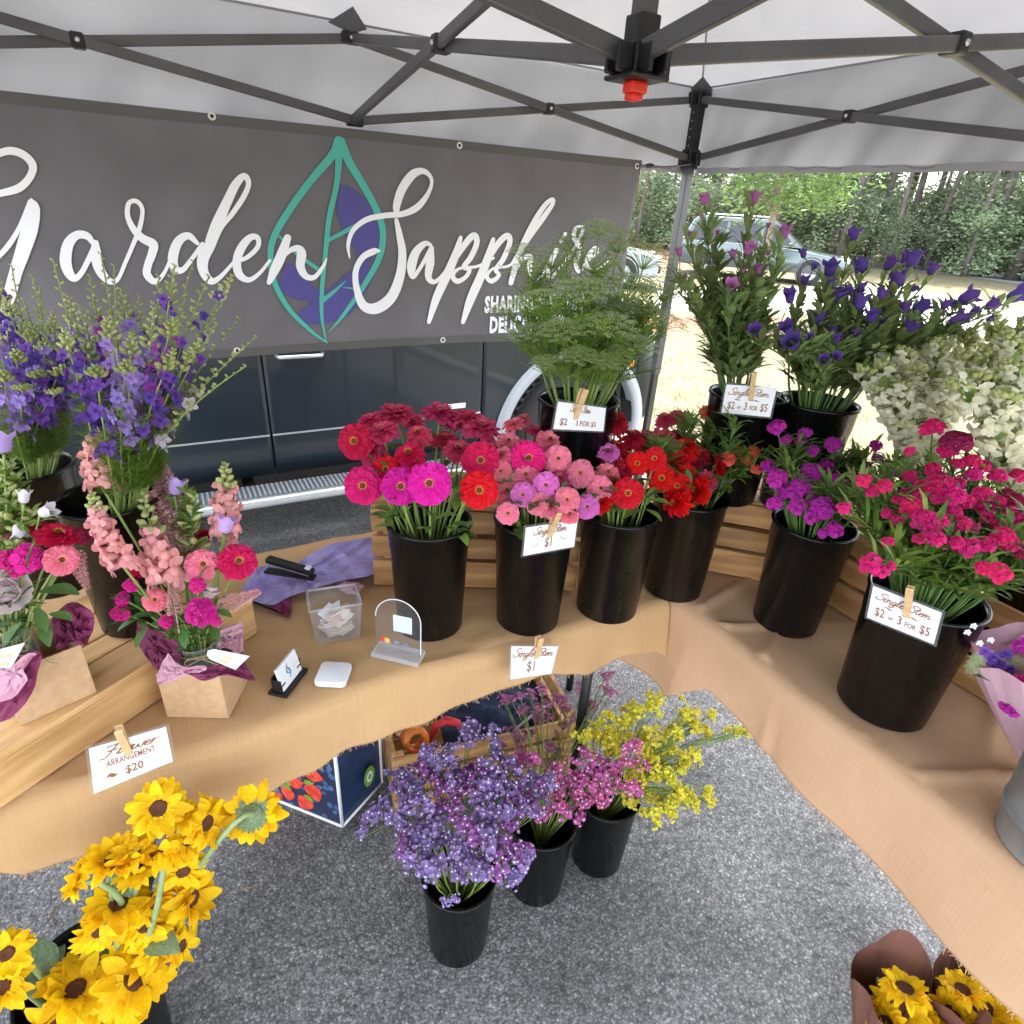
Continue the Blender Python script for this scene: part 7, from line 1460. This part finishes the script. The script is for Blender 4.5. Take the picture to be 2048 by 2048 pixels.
def gift_tag(t, TL, TR, BR, BL, two=True):
    P = lambda x, y, z: Vector(BL)*(1-x)*(1-y)+Vector(BR)*x*(1-y)+Vector(TR)*x*y+Vector(TL)*(1-x)*y+nn*z
    nn = (Vector(TR)-Vector(TL)).cross(Vector(BL)-Vector(TL)).normalized(); nn = nn if nn.dot(CAM-Vector(TL)) > 0 else -nn
    mb = MB(); mb.add([P(.14, 0, 0), P(1, 0, 0), P(1, 1, 0), P(.14, 1, 0), P(0, .75, 0), P(0, .25, 0)], [tuple(range(6))]); g_ = mb.build('gift_tag', mat('tag_card', (.74, .72, .66), rough=.6), t, solid=.0007)
    mb = MB(); W_ = (Vector(BR)-Vector(BL)).length; H_2 = (Vector(TL)-Vector(BL)).length; PP = lambda x, y, z: P(x/W_, y/H_2, .0008+z)
    text_mb(mb, 'Garden', PP, W_*.55, H_2*.52, H_2*.20, stretch=.95, shear=.3, bold=.0002); text_mb(mb, 'Sapphire', PP, W_*.57, H_2*.18, H_2*.18, stretch=.85, shear=.3, bold=.0002); mb.build('lettering', M['gold'], g_)
def tissue_sheet(t, pts, m, z=None, nm='tissue_wrap', seed=0, amp=.008):
    r = random.Random(seed); c = sum((Vector(p) for p in pts), Vector())/len(pts); out = [Vector((q[0], q[1], q[2])) for q in catmull([tuple(p) for p in pts]+[tuple(pts[0])], 3)[:-1]]; n = len(out); k = 5; vs_ = []
    for i in range(k+1):
        for j, q in enumerate(out): v = c+(q-c)*(i/k); vs_.append(v+(CAM-v).normalized()*(r.uniform(-amp, amp) if 0 < i else 0)+Z*r.uniform(-amp, amp)*.5)
    mb = MB(); mb.add(vs_, [(i*n+j, i*n+(j+1) % n, (i+1)*n+(j+1) % n, (i+1)*n+j) for i in range(k) for j in range(n)]); return mb.build(nm, m, t, False, solid=.0006)
def astilbe_mesh(v=0):
    k = ('as', v)
    if k in MC: return MC[k]
    r = random.Random(v+31); mb = MB()
    for i in range(900):
        t = r.random(); a = r.uniform(0, 6.28); rad = (.20*(1-t)**.8+.02)*math.sqrt(r.random()); p = Vector((rad*math.cos(a), rad*math.sin(a), t)); s_ = r.uniform(.014, .026); d = Vector((math.cos(a), math.sin(a), r.uniform(-.3, .8))).normalized(); e = d.orthogonal().normalized()
        mb.add([p-e*s_, p+e*s_, p+d*s_*2.2], [(0, 1, 2)])
    mb.tube([(0, 0, -.6), (0, 0, .9)], [.02, .008], 4); MC[k] = mb.mesh('plume', M['astilbe']); return MC[k]
def peony_mesh():
    if 'pe' in MC: return MC['pe']
    mb = MB(); r = random.Random(5)
    mb.lathe([(.0001, .80), (.18, .79), (.36, .70), (.50, .50), (.54, .25), (.42, .02), (.15, -.1)], 14)
    for n, L, el in ((6, .98, .35), (5, .95, .85), (5, .92, 1.15)):
        for i in range(n): petalshape(mb, rot('Z', 6.283*i/n+L*5) @ Matrix.Translation((0, .12, 0)) @ rot('X', el+r.uniform(-.1, .1)), L, .95, cup=.35, droop=.30, tip=.7, n=5)
    MC['pe'] = mb.mesh('bloom', M['peony'], True); return MC['pe']
def arr_item(c, zj, t0, kind, X, Y, d, mk='', dz=0, label='', bunch='k1', place='the front kraft box', X2=None, Y2=None, nfl=9, budf=.4, face='f'):
    h = pd(X, Y, t0+dz); R_ = d*(t0+dz)/FPX/2; to = (CAM-h).normalized(); out = Vector((h.x-c.x, h.y-c.y, 0)); jr = Vector((c.x+out.x*.15, c.y+out.y*.15, zj+.01)); rim = Vector((c.x+out.x*.25, c.y+out.y*.25, zj+.10))
    if kind == 'snap':
        lo = pd(X2, Y2, t0+dz-.01); b = Vector((c.x, c.y, zj))
        def sfn(root):
            q = [jr, rim]+bez(rim, (rim+lo)/2+Z*.01, lo, 3)[1:]+bez(lo, lo+(lo-rim)*.3+(h-lo)*.25, h, 10)[1:]; mb = MB(); mb.tube(q, [.0024-.0013*i/(len(q)-1) for i in range(len(q))], 5, caps=False); mb.build('stem', M['stem'], root, True); return q
        snapdragon(b, h, mk, label, bunch, place, nfl, d, budf, sfn, 'flowers in the kraft box arrangements', seglo=4.0); return
    root = thing(kind, None, 'flower', (c.x, c.y, zj), 'flowers in the kraft box arrangements')
    n = {'f': to+Z*.15+out*2, 's': out*6+Z*.5, 'u': Z+to*.3+out*3}[face].normalized(); q = n.to_track_quat('Z', 'Y') @ Matrix.Rotation(rnd.uniform(0, 6), 3, 'Z').to_quaternion(); L_ = h-world_loc(root); end = h-n*R_*.2
    if kind == 'zinnia': o = obj('bloom', zinnia_mesh(rnd.choice((0, 1)), M[mk]), root, L_, q); o.scale = (R_, R_, R_*1.2); obj('eye', zinnia_eye(0), o); obj('calyx', calyx_mesh(), o)
    elif kind == 'dianthus': o = obj('flower_cluster', dianthus_mesh(0, M[mk]), root, L_, q); o.scale = (R_, R_, R_*.8); obj('bracts', dibase_mesh(0), o)
    elif kind == 'bellflower':
        d2 = (Vector(pd(X2, Y2, t0+dz))-h).normalized(); s_ = R_*1.15; bell(root, h-d2*s_*.5, d2, s_, mk); end = h-d2*s_*.5
    elif kind == 'astilbe':
        top = pd(X, Y, t0+dz); lo = pd(X2, Y2, t0+dz); o = obj('plume', astilbe_mesh(rnd.randrange(2)), root, lo-world_loc(root), quatz(top-lo)); o.scale = (1.15*(top-lo).length,)*2+((top-lo).length,); end = lo
    elif kind == 'peony': o = obj('bloom', peony_mesh(), root, h-n*R_*.4-world_loc(root), q); o.scale = (R_,)*3
    q_2 = [jr, rim]+bez(rim, rim+(rim-jr)*.4+(end-rim)*.2, end, 6)[1:]; mb = MB(); mb.tube(q_2, .0018, 5, caps=False); mb.build('stem', M['stem'], root, True)
    if kind in ('bellflower', 'dianthus'): narrow_leaves(root, q_2, 8, .04, .008, 'leafy' if kind == 'bellflower' else 'leaf', 1.5)
    reg(root, bunch, label, h, place)
def budstem(c, zj, t0, X, Y, X2, Y2, dz, bunch, place, m='leafy'):
    h = pd(X, Y, t0+dz); lo = pd(X2, Y2, t0+dz); root = thing('budding_stem', None, 'flower', (c.x, c.y, zj), 'flowers in the kraft box arrangements'); jr = Vector((c.x, c.y, zj+.01))
    q = [jr, Vector((c.x, c.y, zj+.1))]+bez(Vector((c.x, c.y, zj+.1)), lo, h, 10)[1:]; mb = MB(); mb.tube(q, .0017, 5, caps=False); mb.build('stem', M['stem'], root, True); buds_part(root, q, len(q)-6, 10, .0075, .004, 'bud', 2.2, .016); narrow_leaves(root, q, 26, .028, .012, m, len(q)-7)
    reg(root, bunch, 'green budding stem', h, place)
# front box
Pa = Vector((-2.224, -1.402, 0)); Pb = Vector((-2.136, -1.447, 0))
k1 = thing('kraft_box', 'open kraft box with plum tissue holding a jar bouquet, right of the plank crate', 'gift box', (Pa.x, Pa.y, TZ), 'kraft boxes'); kc = kbox(k1, Pa, Pb, .092, TZ+.003, .093)
j1 = thing('glass_jar', 'glass jar tied with twine and a gold tag in the front kraft box', 'jar', (kc.x, kc.y, TZ+.01)); kk = jar(j1, kc, TZ+.012, .115, .034)
Zq = 380/1835
def Q1(x, y): return (180+x*Zq, 860+y*Zq)
t1 = (Vector((kc.x, kc.y, TZ+.12))-CAM).dot(_f)
tg = [pd(*cr((0, 680), S7, x, y), t1-.05) for x, y in ((1140, 1715), (1375, 1745), (1300, 1815), (1160, 1745))]
gift_tag(j1, pd(*cr((0, 680), S7, 1150, 1700), t1-.055), pd(*cr((0, 680), S7, 1378, 1745), t1-.055), pd(*cr((0, 680), S7, 1300, 1820), t1-.055), pd(*cr((0, 680), S7, 1140, 1755), t1-.055))
def TS(t, pts, o, s_, tt, m, seed, amp=.006): tissue_sheet(t, [pd(*cr(o, s_, x, y), tt+dz_) for x, y, dz_ in pts], m, seed=seed, amp=amp)
TS(k1, [(760, 1560, .02), (900, 1600, .0), (1000, 1700, -.02), (980, 1790, -.04), (900, 1830, -.05), (860, 1810, -.04), (800, 1740, .0), (755, 1650, .02)], (0, 680), S7, t1, M['plum'], 1)
TS(k1, [(1200, 1600, .01), (1330, 1560, .03), (1340, 1640, .02), (1330, 1740, .0), (1250, 1700, -.02), (1200, 1690, -.01)], (0, 680), S7, t1, M['rose'], 2)
TS(k1, [(930, 1730, -.045), (1000, 1800, -.055), (1130, 1800, -.06), (1120, 1830, -.062), (1000, 1860, -.06), (900, 1900, -.065), (865, 1880, -.06), (890, 1790, -.05)], (0, 680), S7, t1, M['rose'], 3, .003)
TS(k1, [(1010, 1830, -.058), (1150, 1800, -.058), (1260, 1790, -.05), (1340, 1720, -.02), (1360, 1800, -.03), (1410, 1875, -.045), (1380, 1880, -.05), (1250, 1850, -.06), (1130, 1880, -.068), (1050, 1850, -.066)], (0, 680), S7, t1, M['plum'], 4, .003)
AK = lambda *a, **k: arr_item(kc, TZ+.012, t1, *a, **k)
def ai(kind, x, y, d, mk, lab, **k):
    X, Y = Q1(x, y)
    if 'p2' in k: k['X2'], k['Y2'] = Q1(*k.pop('p2'))
    AK(kind, X, Y, d*Zq, mk, label=lab, **k)
def asn(x, y, x2, y2, s_, n, bf, dz):
    X, Y = Q1(x, y); X2, Y2 = Q1(x2, y2); arr_item(kc, TZ+.012, t1, 'snap', X, Y, s_, 'snap_pink', dz=dz, label='pink snapdragon spike', X2=X2, Y2=Y2, nfl=n, budf=bf)
asn(400, 60, 120, 560, .023, 17, .40, -.07); asn(20, 600, 330, 1330, .022, 20, .33, -.09); asn(510, 600, 740, 1470, .030, 15, .46, -.04); asn(1300, 320, 1300, 1060, .027, 12, .40, .02)
ai('astilbe', 665, 290, 300, '', 'dusty pink astilbe plume', p2=(830, 1000), dz=.02); ai('astilbe', 580, 600, 300, '', 'dusty pink astilbe plume', p2=(900, 1280), dz=.0); ai('astilbe', 1640, 1560, 300, '', 'dusty pink astilbe plume', p2=(1280, 1700), dz=-.01); ai('astilbe', 780, 1480, 300, '', 'dusty pink astilbe plume', p2=(830, 1780), dz=-.06)
ai('bellflower', 400, 550, 230, 'camp_lilac', 'lilac bellflower', p2=(300, 500), dz=.01); ai('bellflower', 830, 560, 240, 'camp_lilac', 'lilac bellflower', p2=(850, 460), dz=.0); ai('bellflower', 1310, 930, 240, 'camp_lilac', 'lilac bellflower', p2=(1330, 830), dz=-.03)
ai('zinnia', 1092, 1300, 325, 'z_pink', 'soft pink zinnia', dz=-.03); ai('zinnia', 1432, 1270, 370, 'z_red' if 0 else 'z_crimson', 'crimson zinnia', dz=-.02); ai('zinnia', 630, 1640, 240, 'z_pink', 'hot pink zinnia', dz=-.05); ai('zinnia', 480, 1310, 230, 'z_crimson', 'crimson zinnia', dz=-.02); ai('zinnia', 1080, 1010, 200, 'z_crimson', 'crimson zinnia', dz=.03, face='u')
for x, y, d in ((1070, 1770, 370), (300, 1770, 220), (400, 1500, 180), (320, 1630, 170), (750, 1850, 190), (1040, 1500, 200), (1220, 1850, 130)): ai('dianthus', x, y, d, 'di_magenta', 'magenta dianthus cluster', dz=-.05)
ai('peony', 1160, 1570, 220, '', 'pale cream peony bud', dz=-.01, face='s')
budstem(kc, TZ+.012, t1, *Q1(985, 640), *Q1(980, 1100), -.01, 'k1', 'the front kraft box'); budstem(kc, TZ+.012, t1, *Q1(920, 590), *Q1(960, 1000), .02, 'k1', 'the front kraft box')
for x, y, dx, dy in ((420, 1700, -.6, .2), (640, 1800, -1, -.1), (560, 1900, -.3, -.9), (1150, 1880, .5, -.7), (900, 1900, .2, -.9), (480, 1820, -.6, -.5), (800, 1700, .1, -.9), (1200, 1750, .8, -.3), (700, 1720, -.9, .3), (520, 1640, -.8, .5)):
    add_leaf(k1, pd(*Q1(x, y), t1-.04), _r*dx+_u*dy-_f*.2, .035, 'leaf', 'leaf')
# second box on the crate, left edge
Pc_, Pd_ = Vector((-2.397, -1.429, 0)), Vector((-2.308, -1.396, 0)); e1, e2 = frame_at(Pc_, Pd_)
k2 = thing('kraft_box', 'open kraft box with pink tissue on the plank crate at the left edge', 'gift box', (Pc_.x, Pc_.y, LCZ), 'kraft boxes'); kc2 = kbox(k2, Pc_, Pd_, .10, LCZ, .093)
j2 = thing('glass_jar', 'glass jar with twine bow and tag in the kraft box at the left edge', 'jar', (kc2.x, kc2.y, LCZ+.01)); jar(j2, kc2-e1*.03, LCZ+.004, .125, .036)
t2 = (Vector((kc2.x, kc2.y, LCZ+.12))-CAM).dot(_f); Zr = 260/785
gift_tag(j2, pd(*cr((0, 840), Zr, -60, 1400), t2-.06), pd(*cr((0, 840), Zr, 150, 1345), t2-.06), pd(*cr((0, 840), Zr, 60, 1515), t2-.06), pd(*cr((0, 840), Zr, -90, 1500), t2-.06))
TS(k2, [(310, 1200, .01), (400, 1110, .02), (500, 1110, .02), (570, 1190, .02), (550, 1290, .02), (515, 1370, .0), (430, 1340, .0), (350, 1400, -.01), (320, 1290, .0)], (0, 840), Zr, t2, M['plum'], 7, .008)
TS(k2, [(-60, 1480, -.05), (60, 1500, -.06), (150, 1420, -.06), (250, 1400, -.05), (230, 1520, -.06), (190, 1650, -.065), (60, 1800, -.07), (-60, 1790, -.07)], (0, 840), Zr, t2, M['plum'], 8, .004)
TS(k2, [(-60, 1500, -.06), (60, 1500, -.07), (150, 1420, -.068), (220, 1410, -.06), (140, 1500, -.07), (165, 1570, -.072), (70, 1690, -.075), (-60, 1680, -.075)], (0, 840), Zr, t2, M['rose'], 9, .004)
def a2(kind, x, y, d, mk, lab, **k):
    X, Y = cr((0, 840), Zr, x, y)
    if 'p2' in k: k['X2'], k['Y2'] = cr((0, 840), Zr, *k.pop('p2'))
    arr_item(kc2-e1*.03, LCZ+.004, t2, kind, X, Y, d*Zr, mk, label=lab, bunch='k2', place='the left kraft box', **k)
a2('zinnia', 350, 700, 240, 'z_crimson', 'crimson zinnia', dz=.0, face='u'); a2('zinnia', 240, 660, 160, 'z_crimson', 'crimson zinnia', dz=.01, face='u'); a2('zinnia', 370, 848, 200, 'z_pink', 'soft pink zinnia', dz=-.02)
for x, y, d in ((170, 840, 230), (60, 850, 170), (100, 900, 150), (0, 860, 150)): a2('dianthus', x, y, d, 'di_magenta', 'magenta dianthus cluster', dz=-.03)
a2('dianthus', 480, 705, 150, 'di_wine', 'wine red dianthus cluster', dz=.02); a2('peony', 30, 1040, 300, '', 'pale pink peony', dz=-.03); 
a2('bellflower', 118, 660, 130, 'camp_white', 'pale lilac bellflower', p2=(130, 740), dz=-.01); a2('bellflower', 15, 150, 180, 'camp_lilac', 'lilac bellflower', p2=(0, 60), dz=.0); a2('bellflower', 275, 555, 130, 'camp_white', 'white bellflower bud', p2=(400, 500), dz=.0); a2('bellflower', 145, 470, 120, 'camp_white', 'cream bellflower bud', p2=(148, 380), dz=.0)
a2('astilbe', 530, 1020, 300, '', 'dusty pink astilbe plume', p2=(440, 800), dz=.0); a2('zinnia', 10, 680, 140, 'z_pink', 'soft pink zinnia', dz=.0, face='u')
c2_ = kc2-e1*.03
for x, y, x2, y2 in ((50, 260, 40, 600), (10, 330, 0, 600), (90, 330, 60, 560), (200, 560, 120, 700), (20, 480, 0, 700)): budstem(c2_, LCZ+.004, t2, *cr((0, 840), Zr, x, y), *cr((0, 840), Zr, x2, y2), .01, 'k2', 'the left kraft box')
for x, y, dx, dy, L in ((90, 1110, -1, -.1, .05), (230, 1040, 1, -.15, .065), (190, 930, .2, .4, .05), (130, 1220, -.3, -.8, .04), (220, 1130, .4, -.8, .04), (60, 1230, -.8, -.5, .05), (300, 1170, .6, -.2, .04), (180, 1250, -.5, -.6, .045), (250, 1210, .3, -.7, .04), (20, 1180, -.4, -.6, .05)):
    add_leaf(k2, pd(*cr((0, 840), Zr, x, y), t2-.03), _r*dx+_u*dy-_f*.1, L, 'leaf', 'leaf')
mb = MB(); p_2 = pd(135, 1032, 1.55); T = TRS(p_2) @ Matrix.Rotation(.4, 4, 'Z')
mb.box((0, 0, 0), (.06, .05, .03), T); tag(mb.build('pale_blue_box', mat('pale_blue', (.18, .28, .38), rough=.25), bev=.004), 'small pale blue plastic box between the left bouquet and the larkspur bucket', 'box') if 0 else None

# ------------------------------------------------------------------ right edge: zinc pail and pink wrapped bouquet
q_ = pz(2110, 1700, TZ+.005); ZP = Vector((q_.x, q_.y, TZ+.004)); zp = thing('zinc_pail', 'grey galvanised pail at the right edge of the table', 'pail', ZP)
mb = MB(); mb.lathe([(.0001, .0), (.072, 0), (.073, .006), (.079, .05), (.081, .053), (.081, .058), (.079, .060), (.086, .150), (.089, .152), (.088, .157), (.085, .155), (.071, .006), (.0001, .006)], 48, TRS(ZP)); mb.build('pail_wall', M['zinc'], zp, True)
bp0 = pd(2075, 1500, .97); bp1 = pd(2068, 1330, .93); bp0.z = max(bp0.z, TZ+.02)
bq = thing('wrapped_bouquet', 'pink paper wrapped mixed bouquet at the right edge of the table', 'bouquet', bp0)
paper_cone('paper_wrap', None, bp0-(bp1-bp0)*.3, bp1, .082, M['pinkpaper'], 3, .25, parent=bq, seed=11); paper_cone('paper_lining', None, bp0-(bp1-bp0)*.25, bp1+(bp1-bp0)*.02, .070, M['rose'], 4, .2, parent=bq, seed=12)
tb_ = (bp1-CAM).dot(_f); 
def bloom_in(parent, nm, me, X, Y, d, dz, face=None):
    h = pd(X, Y, tb_+dz); n = (CAM-h).normalized()+Z*.2+(face or Vector((0, 0, 0))); R_ = d*tb_/FPX/2; o = obj(nm, me, parent, h-world_loc(parent), n.normalized().to_track_quat('Z', 'Y')); o.scale = (R_,)*3; return o
o3 = lambda x, y: (1600+x*.3105, 1100+y*.3105)
bloom_in(bq, 'dianthus_head', dianthus_mesh(1, M['di_magenta']), *o3(1400, 880), 60, -.02); bloom_in(bq, 'dianthus_head', dianthus_mesh(1, M['di_violet']), *o3(1370, 1010), 55, -.01); bloom_in(bq, 'dianthus_head', dianthus_mesh(2, M['di_violet']), *o3(1430, 620), 45, .0)
for x, y in ((1190, 650), (1250, 690), (1300, 740), (1330, 670), (1250, 760), (1350, 770), (1220, 710)): bloom_in(bq, 'larkspur_floret', lark_mesh(rnd.randrange(3), M['larkspur_violet']), *o3(x, y), 26, -.01)
for x, y in ((1270, 830), (1310, 850), (1160, 600), (1120, 490), (1230, 580), (1350, 940), (1080, 530)): bloom_in(bq, 'white_floret', lark_mesh(0, M['wdot']), *o3(x, y), 15, -.015)
for x, y in ((1130, 730), (1110, 760), (1400, 730), (1150, 700)): bloom_in(bq, 'green_umbel', umbel_mesh(0), *o3(x, y), 28, .0)
for x, y in ((1300, 900), (1420, 800), (1340, 800)): add_leaf(bq, pd(*o3(x, y), tb_), _r*rnd.uniform(-1, 1)+_u*.3, .05)

# ------------------------------------------------------------------ trees
def crownmesh(v, m, rad, hgt, n, s_, z0, nm='crown', shape='round'):
    r = random.Random(v*31+5); mb = MB(); cl = []
    nc = 34
    for i in range(nc):
        a = r.uniform(0, 6.283); u = r.uniform(-1, 1); rr = math.sqrt(1-u*u)*r.uniform(.35, 1.0); cl.append((rad*rr*math.cos(a)*r.uniform(.7, 1.1), rad*rr*math.sin(a)*r.uniform(.7, 1.1), z0+hgt*(.5+.5*u*r.uniform(.7, 1.05)), r.uniform(.18, .42)))
    V_ = []; F_ = []
    for i in range(n):
        cx, cy, cz, cs = cl[r.randrange(nc)]; x, y, z = cx+r.gauss(0, cs*rad*.55), cy+r.gauss(0, cs*rad*.55), cz+r.gauss(0, cs*hgt*.28)
        if z < .1: z = r.uniform(.1, .6)
        a, b, c = r.uniform(0, 6.283), r.gauss(0, .7), s_*r.uniform(.6, 1.4); ux = Vector((math.cos(a), math.sin(a), b*.5)).normalized(); uy = ux.cross(Vector((r.gauss(0, 1), r.gauss(0, 1), r.gauss(0, .6)))).normalized(); p = Vector((x, y, z)); k = len(V_)
        V_ += [p-ux*c, p-uy*c*.45, p+ux*c, p+uy*c*.45]; F_.append((k, k+1, k+2, k+3))
    mb.add(V_, F_); return mb.mesh(nm, m)
def trunkmesh(h, r0, m, lean=0, limbs=6, v=0, nm='trunk', lim0=.5):
    r = random.Random(v+3); mb = MB(); pts = [(lean*h*t*t+.02*h*math.sin(t*5+v)*.3, .01*h*math.sin(t*4+v), h*t) for t in [i/10 for i in range(11)]]
    mb.tube(pts, [r0*(1-.65*i/10)*(1.25 if i == 0 else 1) for i in range(11)], 10)
    for i in range(limbs):
        t = lim0+(1-lim0)*i/limbs; k = int(t*10); p = Vector(pts[k]); a = i*2.4+v; L = h*r.uniform(.12, .22); d = Vector((math.cos(a), math.sin(a), .45)); mb.tube(bez(p, p+d*L*.5, p+d*L+Z*L*.15, 4), [r0*.28, r0*.22, r0*.16, r0*.1, r0*.04], 5)
    return mb.mesh(nm, m, True)
thin = [trunkmesh(12, .065, M['barkg'], .012*i, 9, i+5, lim0=.3) for i in range(2)]
bush = [crownmesh(i, M['fol1'], 1.9, 3.6, 5000, .085, .1) for i in range(3)]+[crownmesh(7+i, M['fol3'], 1.9, 3.6, 5000, .085, .1) for i in range(2)]; btr = [trunkmesh(2.6, .05, M['bark'], .05, 5, i) for i in range(2)]
pinec = [crownmesh(20+i, M['pinef'], 2.4, 5.5, 5000, .13, 7.5) for i in range(2)]; pint = [trunkmesh(13, .105, M['barkg'], .01*i, 12, i, lim0=.35) for i in range(3)]
midc = [crownmesh(40+i, M['fol1'], 1.8, 3.0, 2600, .08, 2.6) for i in range(2)]
i = 0
for X in list(range(1180, 2330, 62)):
    for row in (0, 1):
        dist = (30.5 if row == 0 else 37)+rnd.uniform(0, 3.5)+max(0, (1500-X)/200); XX = X+rnd.uniform(-20, 20)+row*26; d = ray(XX, 470); d.z = 0; d.normalize(); p = Vector((CAM.x, CAM.y, 0))+d*dist
        s_ = rnd.uniform(.5, 1.1) if row == 0 else rnd.uniform(.95, 1.4); t = thing('woodland_bush', None, 'tree', p, 'trees and bushes at the edge of the woods'); t.rotation_euler = (0, 0, rnd.uniform(0, 6)); t.scale = (s_, s_, s_*rnd.uniform(.8, 1.1))
        obj('crown', bush[i % 3 if rnd.random() < .65 else 3+i % 2], t); obj('trunk', btr[i % 2], t); reg(t, 'bush', 'leafy bush', p+Z*1.5, 'woods'); i += 1
for X, dist, s_, pale in [(1700, 17.5, 1.0, 0), (1822, 22, 1.0, 1), (1935, 24, .9, 1), (1880, 19, .7, 1), (1995, 18.5, 1.15, 0), (2040, 17.0, 1.3, 0), (1850, 26, .9, 1), (1640, 26, 1, 1), (1560, 25, .9, 0), (1300, 24, .8, 1), (1345, 26, .9, 1), (1265, 27, .9, 1), (1755, 25, .8, 1), (2130, 22, 1.2, 0), (2230, 20, 1.1, 0), (1420, 27, 1, 0), (1965, 27, 1.1, 1)]:
    d = ray(X, 470); d.z = 0; d.normalize(); dist = dist*.55+21; p = Vector((CAM.x, CAM.y, 0))+d*dist; s_ *= 1.45; t = thing('pine_tree', None, 'tree', p, 'tall pines at the edge of the woods'); t.rotation_euler = (0, 0, rnd.uniform(0, 6)); t.scale = (s_, s_, 1)
    obj('trunk', pint[i % 3], t); obj('crown', pinec[i % 2], t); i += 1; reg(t, 'pine', 'tall grey trunked pine tree', p+Z*2, 'woods')
for X, dist in [(1275, 22), (1330, 25), (1480, 27), (1530, 24), (1590, 28), (1668, 22), (1745, 27), (1785, 21), (1862, 28), (1910, 23), (1955, 21), (2015, 26), (2070, 22), (2110, 27), (2180, 24)]:
    d = ray(X, 470); d.z = 0; d.normalize(); dist += 9; p = Vector((CAM.x, CAM.y, 0))+d*dist; t = thing('young_pine', None, 'tree', p, 'thin young pines in the woods'); t.rotation_euler = (0, 0, rnd.uniform(0, 6)); t.scale = (1.3, 1.3, rnd.uniform(1, 1.3))
    obj('trunk', thin[i % 2], t); c_ = obj('crown', pinec[i % 2], t); c_.scale = (.6, .6, .8); i += 1; reg(t, 'thin', 'thin young pine', p+Z*2, 'woods')
for X, dist in [(1720, 29), (1800, 31), (1890, 30), (1990, 32), (1610, 30), (1500, 31), (1400, 30), (1300, 32), (2080, 31), (1240, 31)]:
    d = ray(X, 470); d.z = 0; d.normalize(); dist += 11; p = Vector((CAM.x, CAM.y, 0))+d*dist; t = thing('woodland_tree', None, 'tree', p, 'darker trees deep in the woods'); t.rotation_euler = (0, 0, rnd.uniform(0, 6)); t.scale = (1.9, 1.9, 1.7)
    obj('crown', midc[i % 2], t); obj('trunk', pint[i % 3], t); i += 1; reg(t, 'deep', 'dark green forest tree', p+Z*2, 'woods')
yp = pz(1416*1.06, 598*1.06, 0); yt = thing('young_tree', 'young tree with bright green leaves in the grass before the station wagon', 'tree', (yp.x, yp.y, .004))
sc_ = (Vector((yp.x, yp.y, 1.5))-CAM).dot(_f)/8
obj('trunk', trunkmesh(3.4, .065, M['bark'], -.02, 9, 4, lim0=.45), yt); obj('crown', crownmesh(60, M['fol2'], 1.35, 2.4, 8000, .05, 1.55), yt)
sheet('mulch_ring', [(yp.x+.55*math.cos(k*.4), yp.y+.55*math.sin(k*.4)) for k in range(16)], .006, straw_m)
mp = pz(1262*1.06, 612*1.06, 0); sheet('mulch_patch', [(mp.x+(.9+.15*math.sin(k*3))*math.cos(k*.4)*1.2, mp.y+.7*math.sin(k*.4)) for k in range(16)], .0065, straw_m)

# ------------------------------------------------------------------ labels that single out each flower by row and place in its bunch
ORD = ['first', 'second', 'third', 'fourth', 'fifth', 'sixth', 'seventh', 'eighth', 'ninth', 'tenth', 'eleventh', 'twelfth', 'thirteenth', 'fourteenth', 'fifteenth', 'sixteenth', 'seventeenth', 'eighteenth', 'nineteenth', 'twentieth', 'twenty-first', 'twenty-second', 'twenty-third', 'twenty-fourth', 'twenty-fifth']
RN = {1: [''], 2: ['upper', 'lower'], 3: ['top', 'middle', 'bottom'], 4: ['top', 'upper', 'lower', 'bottom'], 5: ['top', 'upper', 'middle', 'lower', 'bottom'], 6: ['top', 'second', 'third', 'fourth', 'fifth', 'bottom'], 7: ['top', 'second', 'third', 'fourth', 'fifth', 'sixth', 'bottom'], 8: ['top', 'second', 'third', 'fourth', 'fifth', 'sixth', 'seventh', 'bottom']}
PLN = dict(c1='the mauve bellflower bucket', c2='the violet bellflower bucket', b6f='the large dianthus bucket', b5f='the violet dianthus bucket', b4f='the corner zinnia bucket', bush='at the woods edge', pine='at the edge of the woods', deep='behind the bushes', thin='among the woodland bushes')
groups = {}
for r_ in BUNCH: groups.setdefault(r_[1], []).append(r_)
for bn, L in groups.items():
    n = len(L); nr = 1 if bn in ('pine', 'deep', 'thin') else max(1, min(8, round(math.sqrt(n/2.2)))); 
    P_x = sorted([(pix(h), root, ph, pl) for root, _, ph, h, pl in L], key=lambda a: a[0][1])
    for k in range(nr):
        row = sorted(P_x[k*n//nr:(k+1)*n//nr], key=lambda a: a[0][0])
        for j, (_, root, ph, pl) in enumerate(row):
            place = PLN.get(bn, pl); nm = RN[nr][k]
            w_ = 'leftmost' if j == 0 else 'rightmost' if j == len(row)-1 else ORD[j]+' from left'
            if len(row) > 26 or j > 24: w_ = 'rightmost'
            if bn in ('bush', 'pine', 'deep', 'thin'): root['label'] = f"{ph}, {w_} {('in the '+nm+' row ') if nm else ''}{place}"
            else: root['label'] = f"{ph}, {w_} {('in the '+nm+' row') if nm else ''} of {place}".replace('  ', ' ')
print('objects', len(bpy.data.objects), 'labels', len(BUNCH))
